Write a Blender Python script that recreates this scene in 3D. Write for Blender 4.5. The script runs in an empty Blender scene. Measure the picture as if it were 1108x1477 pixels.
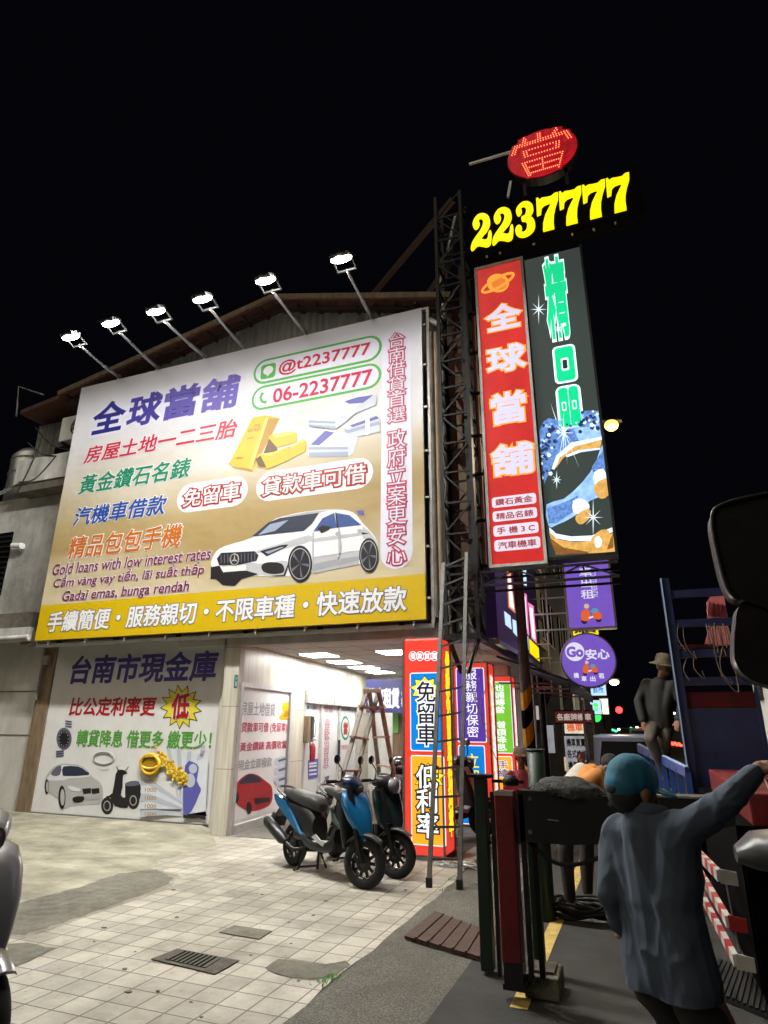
import bpy, bmesh, math, random
from mathutils import Vector, Matrix
from mathutils.geometry import tessellate_polygon
random.seed(7)
SC = bpy.context.scene
COL = SC.collection
# ------------------------------------------------------------------ camera
F, CX, CY = 898.0, 554.0, 738.5
ROT = Matrix(((0.9322849, 0.1119125, 0.3439773), (0.3616726, -0.3045382, -0.8811637), (0.0061411, 0.9459028, -0.3243921)))
CAM = Vector((0, 0, 1.5))
cd = bpy.data.cameras.new('camera'); cam = bpy.data.objects.new('camera', cd); COL.objects.link(cam)
cam.matrix_world = Matrix.Translation(CAM) @ ROT.to_4x4()
cd.sensor_fit = 'VERTICAL'; cd.sensor_height = 36; cd.sensor_width = 27; cd.lens = F / 1477 * 36
cd.clip_start = 0.05; cd.clip_end = 2000
SC.camera = cam
# ------------------------------------------------------------------ world, exposure
w = bpy.data.worlds.new('World'); SC.world = w; w.use_nodes = True
wn = w.node_tree.nodes; wl = w.node_tree.links
bg = wn['Background']; bg.inputs[0].default_value = (0.52, 0.56, 0.95, 1); bg.inputs[1].default_value = 0.0025
SC.view_settings.view_transform = 'Standard'; SC.view_settings.look = 'None'
SC.view_settings.exposure = 0.0; SC.view_settings.gamma = 1
SC.view_settings.use_curve_mapping = False
SC.cycles.use_denoising = True
SC.cycles.max_bounces = 6
SC.cycles.sample_clamp_indirect = 4
# faint glow of the city at night: one soft, very weak sun
sd = bpy.data.lights.new('night_glow', 'SUN'); sd.energy = 0.6; sd.angle = math.radians(40); sd.color = (1, .86, .66)
so = bpy.data.objects.new('night_glow', sd); COL.objects.link(so); so.rotation_euler = (math.radians(48), 0, math.radians(-35))

# ------------------------------------------------------------------ photo pixel -> world point on a real plane
def ray(px, py): return ROT @ Vector((px - CX, CY - py, -F))
def onX(px, py, x): d = ray(px, py); return CAM + d * ((x - CAM.x) / d.x)
def onY(px, py, y): d = ray(px, py); return CAM + d * ((y - CAM.y) / d.y)
def onZ(px, py, z=0.0): d = ray(px, py); return CAM + d * ((z - CAM.z) / d.z)
class Plane:
    """vertical plane through p0 with horizontal direction u; normal n looks at the viewer's side"""
    def __init__(s, p0, u, n=None):
        s.p0 = Vector(p0); s.u = Vector(u).normalized(); s.w = Vector((0, 0, 1))
        s.n = Vector(n).normalized() if n else Vector((s.u.y, -s.u.x, 0))
    def uv(s, px, py):
        d = ray(px, py); p = CAM + d * ((s.p0 - CAM).dot(s.n) / d.dot(s.n))
        return ((p - s.p0).dot(s.u), p.z - s.p0.z)
    def at(s, u, v, l=0.0): return s.p0 + s.u * u + s.w * v + s.n * l
def PY(y, x=0.0, z=0.0): return Plane((x, y, z), (1, 0, 0), (0, -1, 0))
def PX(x, y=0.0, z=0.0): return Plane((x, y, z), (0, 1, 0), (1, 0, 0))

# ------------------------------------------------------------------ materials
MATS = {}
def defm(name, rgb, rough=.6, metal=0., var=.0, vs=8., bump=0., bs=60., emit=0., evar=.0, coat=0., stretch=(1, 1, 1), trans=0., speck=0., ss=120., stain=0.):
    m = bpy.data.materials.new(name); m.use_nodes = True; nt = m.node_tree; N = nt.nodes; L = nt.links
    b = N['Principled BSDF']; b.inputs['Base Color'].default_value = (*rgb, 1)
    b.inputs['Roughness'].default_value = rough; b.inputs['Metallic'].default_value = metal
    if coat: b.inputs['Coat Weight'].default_value = coat; b.inputs['Coat Roughness'].default_value = .08
    if trans: b.inputs['Transmission Weight'].default_value = trans
    if var or bump or evar:
        tc = N.new('ShaderNodeTexCoord'); mp = N.new('ShaderNodeMapping'); mp.inputs['Scale'].default_value = stretch
        L.new(tc.outputs['Object'], mp.inputs[0])
    if var or evar:
        nz = N.new('ShaderNodeTexNoise'); nz.inputs['Scale'].default_value = vs; nz.inputs['Detail'].default_value = 6
        nz.inputs['Roughness'].default_value = .65
        L.new(mp.outputs[0], nz.inputs[0])
        a = var or evar
        rp = N.new('ShaderNodeValToRGB'); rp.color_ramp.elements[0].position = .3; rp.color_ramp.elements[1].position = .72
        rp.color_ramp.elements[0].color = (*[c * (1 - a) for c in rgb], 1); rp.color_ramp.elements[1].color = (*[min(1, c * (1 + a)) for c in rgb], 1)
        L.new(nz.outputs[0], rp.inputs[0]); L.new(rp.outputs[0], b.inputs['Base Color'])
        if speck or stain:
            src = rp.outputs[0]
            for amt, sc_, p0, p1 in ((speck, ss, .38, .6), (stain, 1.1, .36, .6), (stain * .7, 7., .3, .42)):
                if not amt: continue
                n3 = N.new('ShaderNodeTexNoise'); n3.inputs['Scale'].default_value = sc_; n3.inputs['Detail'].default_value = 7; n3.inputs['Roughness'].default_value = .72; L.new(tc.outputs['Object'], n3.inputs[0])
                r3 = N.new('ShaderNodeValToRGB'); r3.color_ramp.elements[0].position = p0; r3.color_ramp.elements[1].position = p1; k = 1 - amt; r3.color_ramp.elements[0].color = (k, k * .98, k * .93, 1); L.new(n3.outputs[0], r3.inputs[0])
                x3 = N.new('ShaderNodeMix'); x3.data_type = 'RGBA'; x3.blend_type = 'MULTIPLY'; x3.inputs[0].default_value = 1; L.new(src, x3.inputs[6]); L.new(r3.outputs[0], x3.inputs[7]); src = x3.outputs[2]
            L.new(src, b.inputs['Base Color'])
        if var and rough > .3:
            mr = N.new('ShaderNodeMapRange'); mr.inputs[3].default_value = max(.05, rough - .12); mr.inputs[4].default_value = min(1, rough + .12)
            L.new(nz.outputs[0], mr.inputs[0]); L.new(mr.outputs[0], b.inputs['Roughness'])
    if bump:
        n2 = N.new('ShaderNodeTexNoise'); n2.inputs['Scale'].default_value = bs; n2.inputs['Detail'].default_value = 4
        L.new(mp.outputs[0], n2.inputs[0])
        bp = N.new('ShaderNodeBump'); bp.inputs['Strength'].default_value = bump; bp.inputs['Distance'].default_value = .02
        L.new(n2.outputs[0], bp.inputs['Height']); L.new(bp.outputs[0], b.inputs['Normal'])
    if emit:
        b.inputs['Emission Color'].default_value = (*rgb, 1); b.inputs['Emission Strength'].default_value = emit
        if evar: L.new(rp.outputs[0], b.inputs['Emission Color'])
        b.inputs['Base Color'].default_value = (*[c * .35 for c in rgb], 1)
        if evar:
            for l in list(b.inputs['Base Color'].links): L.remove(l)
    MATS[name] = m; return m
def glow(name, rgb, s=1.0, evar=.0, vs=3.): return defm(name, rgb, rough=.35, emit=s, evar=evar, vs=vs)

# ------------------------------------------------------------------ mesh builder
def catmull(pts, n=5, closed=True):
    out = []; k = len(pts); P = [Vector(p) for p in pts]
    rng = range(k) if closed else range(k - 1)
    for i in rng:
        if closed: p0, p1, p2, p3 = P[i - 1], P[i], P[(i + 1) % k], P[(i + 2) % k]
        else: p0, p1, p2, p3 = P[max(i - 1, 0)], P[i], P[i + 1], P[min(i + 2, k - 1)]
        for j in range(n):
            t = j / n
            out.append(.5 * (2 * p1 + (p2 - p0) * t + (2 * p0 - 5 * p1 + 4 * p2 - p3) * t * t + (3 * p1 - p0 - 3 * p2 + p3) * t ** 3))
    if not closed: out.append(P[-1])
    return out
class MB:
    def __init__(s, mat=None): s.v = []; s.f = []; s.mi = []; s.sm = []; s.mats = []; s.cur = 0; s.X = None; (mat and s.use(mat))
    def use(s, k):
        if k not in s.mats: s.mats.append(k)
        s.cur = s.mats.index(k); return s
    def add(s, vs, fs, smooth=False):
        o = len(s.v)
        s.v += [tuple(s.X @ Vector(v)) if s.X else tuple(v) for v in vs]
        for f in fs: s.f.append(tuple(i + o for i in f)); s.mi.append(s.cur); s.sm.append(smooth)
        return s
    def box(s, a, b):
        x0, x1 = sorted((a[0], b[0])); y0, y1 = sorted((a[1], b[1])); z0, z1 = sorted((a[2], b[2]))
        return s.add([(x0, y0, z0), (x1, y0, z0), (x1, y1, z0), (x0, y1, z0), (x0, y0, z1), (x1, y0, z1), (x1, y1, z1), (x0, y1, z1)],
                     [(0, 3, 2, 1), (4, 5, 6, 7), (0, 1, 5, 4), (1, 2, 6, 5), (2, 3, 7, 6), (3, 0, 4, 7)])
    def bar(s, a, b, w, h=None, up=(0, 0, 1)):
        a = Vector(a); b = Vector(b); d = (b - a).normalized(); up = Vector(up)
        if abs(d.dot(up)) > .98: up = Vector((1, 0, 0))
        r = d.cross(up).normalized() * w / 2; u = r.cross(d).normalized() * (h or w) / 2
        vs = [p + q for p in (a, b) for q in (-r - u, r - u, r + u, -r + u)]
        return s.add(vs, [(0, 1, 2, 3), (7, 6, 5, 4), (0, 4, 5, 1), (1, 5, 6, 2), (2, 6, 7, 3), (3, 7, 4, 0)])
    def rings(s, R, smooth=True, caps=True, closed=False):
        n = len(R[0]); vs = [p for r in R for p in r]; fs = []
        m = len(R)
        for i in range(m if closed else m - 1):
            a = i * n; b = ((i + 1) % m) * n
            for j in range(n): fs.append((a + j, a + (j + 1) % n, b + (j + 1) % n, b + j))
        s.add(vs, fs, smooth)
        if caps and not closed:
            s.add(R[0], [tuple(reversed(range(n)))]); s.add(R[-1], [tuple(range(n))])
        return s
    def tube(s, pts, r, n=8, caps=True, closed=False):
        P = [Vector(p) for p in pts]; k = len(P); R = []; rr = r if isinstance(r, (list, tuple)) else [r] * k
        ref = None
        for i in range(k):
            if closed: d = P[(i + 1) % k] - P[i - 1]
            else: d = P[min(i + 1, k - 1)] - P[max(i - 1, 0)]
            d = d.normalized()
            if ref is None: ref = Vector((0, 0, 1)) if abs(d.z) < .9 else Vector((1, 0, 0))
            a = (ref - d * ref.dot(d)).normalized(); ref = a; b = d.cross(a)
            R.append([P[i] + (a * math.cos(t) + b * math.sin(t)) * rr[i] for t in (2 * math.pi * j / n for j in range(n))])
        return s.rings(R, True, caps, closed)
    def ell(s, c, r, rot=None, nu=16, nv=10, e=1.0):
        c = Vector(c); R = []; rot = rot or Matrix.Identity(3)
        sg = lambda t: math.copysign(abs(t) ** e, t)
        vs = [c + rot @ Vector((0, 0, -r[2]))]
        for i in range(1, nv):
            p = -math.pi / 2 + math.pi * i / nv
            for j in range(nu):
                t = 2 * math.pi * j / nu
                vs.append(c + rot @ Vector((r[0] * sg(math.cos(p)) * sg(math.cos(t)), r[1] * sg(math.cos(p)) * sg(math.sin(t)), r[2] * sg(math.sin(p)))))
        vs.append(c + rot @ Vector((0, 0, r[2]))); fs = []
        for j in range(nu):
            fs.append((0, 1 + (j + 1) % nu, 1 + j)); t = len(vs) - 1; b = 1 + (nv - 2) * nu
            fs.append((t, b + j, b + (j + 1) % nu))
        for i in range(nv - 2):
            for j in range(nu): fs.append((1 + i * nu + j, 1 + i * nu + (j + 1) % nu, 1 + (i + 1) * nu + (j + 1) % nu, 1 + (i + 1) * nu + j))
        return s.add(vs, fs, True)
    def lathe(s, prof, o, ax=(0, 0, 1), n=20, smooth=True):
        o = Vector(o); ax = Vector(ax).normalized(); a = ax.orthogonal().normalized(); b = ax.cross(a)
        return s.rings([[o + ax * h + (a * math.cos(t) + b * math.sin(t)) * max(r, 1e-4) for t in (2 * math.pi * j / n for j in range(n))] for r, h in prof], smooth)
    def torus(s, c, ax, R, r, n=28, m=10, sq=1.0):
        c = Vector(c); ax = Vector(ax).normalized(); a = ax.orthogonal().normalized(); b = ax.cross(a); Q = []
        for i in range(n):
            t = 2 * math.pi * i / n; d = a * math.cos(t) + b * math.sin(t)
            Q.append([c + d * (R + r * math.cos(u)) + ax * r * sq * math.sin(u) for u in (2 * math.pi * j / m for j in range(m))])
        return s.rings(Q, True, False, True)
    def poly(s, pts):
        P = [Vector(p) for p in pts]; return s.add(P, tessellate_polygon([P]))
    def prism(s, pts, ext, smooth=False):
        P = [Vector(p) for p in pts]; e = Vector(ext); Q = [p + e for p in P]; n = len(P); T = tessellate_polygon([P])
        s.add(P, T); s.add(Q, [tuple(reversed(t)) for t in T])
        return s.add(P + Q, [(i, (i + 1) % n, n + (i + 1) % n, n + i) for i in range(n)], smooth)
    def sect(s, secs, n=16, e=.7, smooth=True):
        """loft of superellipse sections: (centre, half width y, half height z) along x, or with a tilt"""
        R = []
        sg = lambda t: math.copysign(abs(t) ** e, t)
        for c, wy, hz, *tl in secs:
            a = math.radians(tl[0]) if tl else 0; c = Vector(c)
            R.append([c + Vector((math.sin(a) * hz * sg(math.sin(t)), wy * sg(math.cos(t)), math.cos(a) * hz * sg(math.sin(t)))) for t in (2 * math.pi * j / n for j in range(n))])
        return s.rings(R, smooth)
    def build(s, name, parent=None, label=None, bevel=0.0):
        o = None; off = Vector((0, 0, 0))
        if parent is not None:
            q = parent
            while q is not None: off += q.location; q = q.parent
        me = bpy.data.meshes.new(name)
        me.from_pydata([(v[0] - off.x, v[1] - off.y, v[2] - off.z) for v in s.v], [], s.f)
        for k in s.mats: me.materials.append(MATS[k])
        me.polygons.foreach_set('material_index', s.mi); me.polygons.foreach_set('use_smooth', s.sm); me.update()
        o = bpy.data.objects.new(name, me); COL.objects.link(o)
        if parent is not None: o.parent = parent
        if label: o['label'] = label
        if bevel:
            bm = bmesh.new(); bm.from_mesh(me); bmesh.ops.remove_doubles(bm, verts=bm.verts, dist=1e-5); bm.to_mesh(me); bm.free()
            b = o.modifiers.new('bevel', 'BEVEL'); b.width = bevel; b.segments = 2; b.limit_method = 'ANGLE'; b.angle_limit = .7
        return o
def thing(name, label, cat, loc=(0, 0, 0), group=None):
    o = bpy.data.objects.new(name, None); COL.objects.link(o); o.location = loc; o.empty_display_size = .1
    return tag(o, label, cat, group)
def tag(o, label, cat, group=None):
    o['label'] = label; o['category'] = cat
    if group: o['group'] = group
    return o
def struct(o): o['kind'] = 'structure'; return o
def copy_tree(o, parent=None):
    c = o.copy(); COL.objects.link(c)
    if parent is not None: c.parent = parent
    for ch in o.children: copy_tree(ch, c)
    return c

# ------------------------------------------------------------------ lettering
GC = {}
def glyphs(body, r=0.0, shear=0.0, sp=1.0, lsp=1.0):
    key = (body, r, shear, sp, lsp)
    if key in GC: return GC[key]
    c = bpy.data.curves.new('t', 'FONT'); c.body = body; c.size = 1; c.shear = shear; c.resolution_u = 3; c.space_character = sp
    c.align_x = 'CENTER' if '\n' in body else 'LEFT'; c.space_line = lsp
    if r: c.fill_mode = 'NONE'; c.bevel_depth = r; c.bevel_resolution = 1
    o = bpy.data.objects.new('t', c); COL.objects.link(o)
    me = bpy.data.meshes.new_from_object(o.evaluated_get(bpy.context.evaluated_depsgraph_get()))
    vs = [tuple(v.co) for v in me.vertices]; fs = [tuple(p.vertices) for p in me.polygons]
    bpy.data.objects.remove(o); bpy.data.curves.remove(c); bpy.data.meshes.remove(me)
    GC[key] = (vs, fs); return GC[key]
def lettering(mb, body, b, pl, fill, bold=.0, outl=(), shear=0., l0=.004, sp=1., lsp=1., step=.004):
    """body fitted into the box b=(u0,v0,u1,v1) of plane pl; outl = ((material, radius), ...) widest first"""
    vs, fs = glyphs(body, 0, shear, sp, lsp)
    x0 = min(v[0] for v in vs); x1 = max(v[0] for v in vs); y0 = min(v[1] for v in vs); y1 = max(v[1] for v in vs)
    sx = (b[2] - b[0]) / (x1 - x0); sy = (b[3] - b[1]) / (y1 - y0)
    T = lambda v, l, k: pl.at(b[0] + (v[0] - x0) * sx, b[1] + (v[1] - y0) * sy, l + v[2] * k)
    l = l0
    for m, r in outl:
        tv, tf = glyphs(body, r, shear, sp, lsp); mb.use(m); mb.add([T(v, l, .0012 / r) for v in tv], tf)
        mb.add([T(v, l, 0) for v in vs], fs); l += step
    mb.use(fill)
    if bold:
        tv, tf = glyphs(body, bold, shear, sp, lsp); mb.add([T(v, l, .001 / bold) for v in tv], tf)
    mb.add([T(v, l + .0005, 0) for v in vs], fs)
def pbox(pl, bl, tr):
    a = pl.uv(*bl); b = pl.uv(*tr); return (a[0], a[1], b[0], b[1])
def ptext(mb, body, bl, tr, pl, fill, **k): lettering(mb, body, pbox(pl, bl, tr), pl, fill, **k)
def shape(mb, pts, pl, mat, l=.003, smooth=0, px=True, thick=0.):
    P = [pl.uv(*p) for p in pts] if px else list(pts)
    if smooth: P = [(q.x, q.y) for q in catmull([(p[0], p[1], 0) for p in P], smooth)]
    mb.use(mat)
    if thick: mb.prism([pl.at(p[0], p[1], l) for p in P], pl.n * thick)
    else: mb.poly([pl.at(p[0], p[1], l) for p in P])
def rrect(b, r, n=5):
    u0, v0, u1, v1 = b; r = min(r, (u1 - u0) / 2 - 1e-4, (v1 - v0) / 2 - 1e-4); out = []
    for cx, cy, a in ((u1 - r, v1 - r, 0), (u0 + r, v1 - r, 90), (u0 + r, v0 + r, 180), (u1 - r, v0 + r, 270)):
        for i in range(n + 1):
            t = math.radians(a + 90 * i / n); out.append((cx + r * math.cos(t), cy + r * math.sin(t)))
    return out
def pill(mb, b, r, pl, mat, l=.003): shape(mb, rrect(b, r), pl, mat, l, 0, False)
def disc(c, ru, rv=None, n=28, a=0.):
    rv = rv or ru; ca, sa = math.cos(a), math.sin(a)
    return [(c[0] + ru * math.cos(t) * ca - rv * math.sin(t) * sa, c[1] + ru * math.cos(t) * sa + rv * math.sin(t) * ca) for t in (2 * math.pi * i / n for i in range(n))]
def burst(c, ru, rv, n=12, k=.68):
    return [(c[0] + ru * (1 if i % 2 == 0 else k) * math.cos(math.pi * i / n + .2), c[1] + rv * (1 if i % 2 == 0 else k) * math.sin(math.pi * i / n + .2)) for i in range(2 * n)]
def stroke(pts, ws, n=6):
    """variable-width ribbon around a centre line, as a closed 2D outline"""
    C3 = catmull([(p[0], p[1], w) for p, w in zip(pts, ws)], n, False); Lf = []; Rt = []
    for i, p in enumerate(C3):
        d = C3[min(i + 1, len(C3) - 1)] - C3[max(i - 1, 0)]; d.z = 0; d.normalize(); q = Vector((-d.y, d.x)) * p.z / 2
        Lf.append((p.x + q.x, p.y + q.y)); Rt.append((p.x - q.x, p.y - q.y))
    return Lf + Rt[::-1]
# ------------------------------------------------------------------ material list
defm('asphalt', (.062, .061, .058), .85, var=.35, vs=3, bump=.6, bs=140, speck=.55, ss=170, stain=.4)
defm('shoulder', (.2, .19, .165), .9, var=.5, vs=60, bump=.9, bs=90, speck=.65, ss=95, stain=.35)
defm('concrete', (.36, .345, .27), .85, var=.42, vs=1.6, bump=.3, bs=110, stretch=(.8, 1.7, 1), speck=.25, ss=150, stain=.45)
defm('patch', (.19, .185, .15), .9, var=.35, vs=9, bump=.5, bs=80, speck=.4, ss=110, stain=.4)
defm('yellow_paint', (.5, .36, .1), .8, var=.4, vs=12)
defm('rust', (.075, .045, .036), .7, .35, var=.45, vs=20, bump=.4)
defm('iron', (.07, .066, .05), .65, .5, var=.3, vs=20, bump=.3)
defm('wall_grey', (.52, .52, .5), .85, var=.35, vs=1.4, bump=.25, bs=25, stretch=(1.6, 1.6, .5), stain=.35)
defm('wall_pale', (.56, .55, .51), .8, var=.22, vs=1.8, bump=.1, stretch=(1.4, 1.4, .5))
defm('ceiling_white', (.7, .69, .65), .8, var=.06)
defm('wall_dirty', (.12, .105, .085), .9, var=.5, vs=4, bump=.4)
defm('brown_post', (.2, .14, .085), .8, var=.4, vs=7, bump=.4, stretch=(2, 2, .4))
defm('roof_red', (.11, .04, .03), .7, var=.4, vs=5, bump=.2)
defm('roof_beam', (.05, .025, .02), .7)
defm('corrugated', (.2, .195, .17), .6, var=.3, vs=3, stretch=(3, 3, .4))
defm('olive_wall', (.14, .135, .085), .8, var=.3, vs=3)
defm('olive_trim', (.3, .28, .2), .7, var=.3, vs=4)
defm('ladder_grey', (.075, .075, .07), .55, .4, var=.4, vs=14)
defm('dark_steel', (.014, .014, .014), .55, .5, var=.4, vs=12)
defm('grey_steel', (.2, .2, .2), .45, .7, var=.3, vs=10)
defm('galv', (.45, .46, .46), .4, .75, var=.25, vs=12)
defm('white_frame', (.55, .55, .54), .45, .3, var=.15, vs=8)
defm('lath_wood', (.3, .28, .245), .75, var=.35, vs=10, bump=.3, stretch=(2, 2, .5))
defm('orange_step', (.38, .27, .2), .7, var=.35, vs=9)
defm('black_rubber', (.006, .006, .006), .8, var=.3, vs=20)
defm('black_plastic', (.009, .009, .01), .4, var=.25, vs=20)
defm('black_gloss', (.012, .012, .014), .15, coat=.6)
defm('black', (.003, .003, .003), .9).node_tree.nodes['Principled BSDF'].inputs['Specular IOR Level'].default_value = .05
defm('leather', (.028, .028, .027), .5, var=.25, vs=14, bump=.15, bs=200)
defm('chrome', (.6, .6, .62), .15, .95)
defm('white_vinyl', (.8, .8, .79), .4, var=.06, vs=3, bump=.1, bs=4)
defm('film_white', (.76, .78, .78), .3, var=.06, vs=2)
defm('beige', (.45, .36, .28), .6, var=.2)
defm('lime_pale', (.5, .5, .5), .6)
for n, c in dict(navy=(.05, .035, .2), crimson=(.52, .005, .05), green=(.0, .22, .12), blue=(.008, .06, .34), orange=(.55, .14, .006), plum=(.17, .008, .06),
                 white=(.82, .82, .84), lilac=(.72, .72, .86), red=(.36, .008, .015), darkred=(.3, .012, .02), grass=(.1, .33, .06), linegreen=(.08, .42, .08),
                 royal=(.004, .01, .2), indigo=(.04, .03, .27), violet=(.09, .07, .36), orchid=(.13, .1, .42), band=(.62, .42, .0), carshade=(.5, .51, .55), carlow=(.34, .35, .39), slate=(.12, .13, .2),
                 ink=(.01, .01, .012), gold=(.72, .44, .01), golddark=(.42, .22, .01), goldlite=(.95, .76, .15), brown=(.1, .045, .01),
                 carwhite=(.8, .81, .85), cargrey=(.42, .43, .46), carglass=(.02, .03, .06), carblue=(.03, .08, .28), notes=(.55, .6, .7), notelite=(.76, .8, .86), notemid=(.3, .36, .5),
                 noteblue=(.1, .1, .42), pinkred=(.46, .03, .09), yellow=(.8, .7, .05), teal=(.0, .22, .2), silver=(.5, .5, .5), cherry=(.4, .02, .03), palebeam=(.86, .85, .78)).items():
    defm(n, c, .45, var=.05, vs=6)
def nodes(m): nt = MATS[m].node_tree; return nt.nodes, nt.links, nt.nodes['Principled BSDF']
# tiled pavement: square tiles in rows, worn and stained
defm('tiles', (.4, .375, .31), .6); N, L, b = nodes('tiles')
tc = N.new('ShaderNodeTexCoord'); br = N.new('ShaderNodeTexBrick'); br.offset = 0; br.inputs['Scale'].default_value = 1
br.inputs['Brick Width'].default_value = .2; br.inputs['Row Height'].default_value = .2; br.inputs['Mortar Size'].default_value = .0055
br.inputs['Color1'].default_value = (.47, .445, .38, 1); br.inputs['Color2'].default_value = (.33, .312, .265, 1); br.inputs['Mortar'].default_value = (.12, .107, .085, 1)
nz = N.new('ShaderNodeTexNoise'); nz.inputs['Scale'].default_value = 1.3; nz.inputs['Detail'].default_value = 8; nz.inputs['Roughness'].default_value = .7
mx = N.new('ShaderNodeMix'); mx.data_type = 'RGBA'; mx.blend_type = 'MULTIPLY'; mx.inputs[0].default_value = .85
rp = N.new('ShaderNodeValToRGB'); rp.color_ramp.elements[0].position = .33; rp.color_ramp.elements[0].color = (.36, .34, .29, 1); rp.color_ramp.elements[1].position = .6
sp = N.new('ShaderNodeTexNoise'); sp.inputs['Scale'].default_value = 26; sp.inputs['Detail'].default_value = 3
r2 = N.new('ShaderNodeValToRGB'); r2.color_ramp.elements[0].position = .27; r2.color_ramp.elements[0].color = (.45, .43, .38, 1); r2.color_ramp.elements[1].position = .36
m2 = N.new('ShaderNodeMix'); m2.data_type = 'RGBA'; m2.blend_type = 'MULTIPLY'; m2.inputs[0].default_value = .7
L.new(tc.outputs['Object'], br.inputs[0]); L.new(tc.outputs['Object'], nz.inputs[0]); L.new(tc.outputs['Object'], sp.inputs[0])
L.new(nz.outputs[0], rp.inputs[0]); L.new(br.outputs['Color'], mx.inputs[6]); L.new(rp.outputs[0], mx.inputs[7])
L.new(sp.outputs[0], r2.inputs[0]); L.new(mx.outputs[2], m2.inputs[6]); L.new(r2.outputs[0], m2.inputs[7]); L.new(m2.outputs[2], b.inputs['Base Color'])
bp = N.new('ShaderNodeBump'); bp.inputs['Strength'].default_value = .5; bp.inputs['Distance'].default_value = .01; bp.invert = True
L.new(br.outputs['Fac'], bp.inputs['Height']); L.new(bp.outputs[0], b.inputs['Normal'])
# banner print: pale top running into gold-brown, with soft brushed sweeps
defm('banner_print', (.6, .6, .6), .42); N, L, b = nodes('banner_print')
tc = N.new('ShaderNodeTexCoord'); mp = N.new('ShaderNodeMapping'); mp.inputs['Rotation'].default_value = (0, math.radians(24), 0); mp.inputs['Scale'].default_value = (.22, 1, .9)
nz = N.new('ShaderNodeTexNoise'); nz.inputs['Scale'].default_value = 1.1; nz.inputs['Detail'].default_value = 1.5
sx = N.new('ShaderNodeSeparateXYZ'); ma = N.new('ShaderNodeMath'); ma.operation = 'MULTIPLY_ADD'; ma.inputs[1].default_value = 1 / 4.8; ma.inputs[2].default_value = -.2
ad = N.new('ShaderNodeMath'); ad.operation = 'MULTIPLY_ADD'; ad.inputs[1].default_value = .42
rp = N.new('ShaderNodeValToRGB'); e = rp.color_ramp.elements
e[0].position = .0; e[0].color = (.46, .38, .22, 1); e[1].position = 1; e[1].color = (.7, .71, .8, 1)
for p, c in ((.17, (.6, .52, .35)), (.34, (.38, .27, .11)), (.46, (.44, .34, .17)), (.58, (.56, .5, .38)), (.74, (.66, .65, .68))): q = e.new(p); q.color = (*c, 1)
L.new(tc.outputs['Object'], mp.inputs[0]); L.new(mp.outputs[0], nz.inputs[0]); L.new(tc.outputs['Object'], sx.inputs[0])
L.new(sx.outputs[2], ma.inputs[0]); L.new(nz.outputs[0], ad.inputs[0]); L.new(ma.outputs[0], ad.inputs[2]); L.new(ad.outputs[0], rp.inputs[0]); L.new(rp.outputs[0], b.inputs['Base Color'])
n2 = N.new('ShaderNodeTexNoise'); n2.inputs['Scale'].default_value = 2.2; bp = N.new('ShaderNodeBump'); bp.inputs['Strength'].default_value = .45; bp.inputs['Distance'].default_value = .05
L.new(tc.outputs['Object'], n2.inputs[0]); L.new(n2.outputs[0], bp.inputs['Height']); L.new(bp.outputs[0], b.inputs['Normal'])
# cream marble-look wall slabs with joints
defm('slab_wall', (.55, .5, .38), .35); N, L, b = nodes('slab_wall')
tc = N.new('ShaderNodeTexCoord'); mp = N.new('ShaderNodeMapping'); mp.inputs['Scale'].default_value = (7, 7, .35)
nz = N.new('ShaderNodeTexNoise'); nz.inputs['Scale'].default_value = 3; nz.inputs['Detail'].default_value = 7
rp = N.new('ShaderNodeValToRGB'); rp.color_ramp.elements[0].position = .35; rp.color_ramp.elements[0].color = (.54, .5, .41, 1); rp.color_ramp.elements[1].position = .62; rp.color_ramp.elements[1].color = (.68, .65, .56, 1)
wv = N.new('ShaderNodeSeparateXYZ'); md = N.new('ShaderNodeMath'); md.operation = 'PINGPONG'; md.inputs[1].default_value = .44
lt = N.new('ShaderNodeMath'); lt.operation = 'LESS_THAN'; lt.inputs[1].default_value = .004
mx = N.new('ShaderNodeMix'); mx.data_type = 'RGBA'; mx.inputs[7].default_value = (.2, .17, .12, 1)
L.new(tc.outputs['Object'], mp.inputs[0]); L.new(mp.outputs[0], nz.inputs[0]); L.new(nz.outputs[0], rp.inputs[0]); L.new(tc.outputs['Object'], wv.inputs[0])
L.new(wv.outputs[2], md.inputs[0]); L.new(md.outputs[0], lt.inputs[0]); L.new(lt.outputs[0], mx.inputs[0]); L.new(rp.outputs[0], mx.inputs[6]); L.new(mx.outputs[2], b.inputs['Base Color'])

# ------------------------------------------------------------------ ground
def sheet(name, pts, mat, z): m = MB(mat); m.poly([(p[0], p[1], z) for p in pts]); return struct(m.build(name))
def jag(a, b, n, amp):
    out = []
    for i in range(n):
        t = i / n; out.append((a[0] + (b[0] - a[0]) * t + random.uniform(-amp, amp), a[1] + (b[1] - a[1]) * t))
    return out
sheet('road', [(-300, -60), (300, -60), (300, 600), (-300, 600)], 'asphalt', 0)
edge = jag((-1.93, -4), (-1.93, 7.2), 46, .025) + [(-1.98, 7.3), (-2.02, 30), (-40, 30), (-40, -4)]
cut = [onZ(*p) for p in ((36, 1354), (66, 1344), (98, 1333), (130, 1322), (167, 1309), (205, 1294), (247, 1279), (255, 1272), (250, 1268), (262, 1264), (240, 1259), (223, 1255), (226, 1243), (270, 1231), (313, 1220))]
cut = [(p.x, p.y) for p in cut]
cut = sum([[(a[0] + (b[0] - a[0]) * k / 6 + random.uniform(-.02, .02), a[1] + (b[1] - a[1]) * k / 6 + random.uniform(-.02, .02)) for k in range(6)] for a, b in zip(cut, cut[1:])], []) + [cut[-1]]
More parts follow.
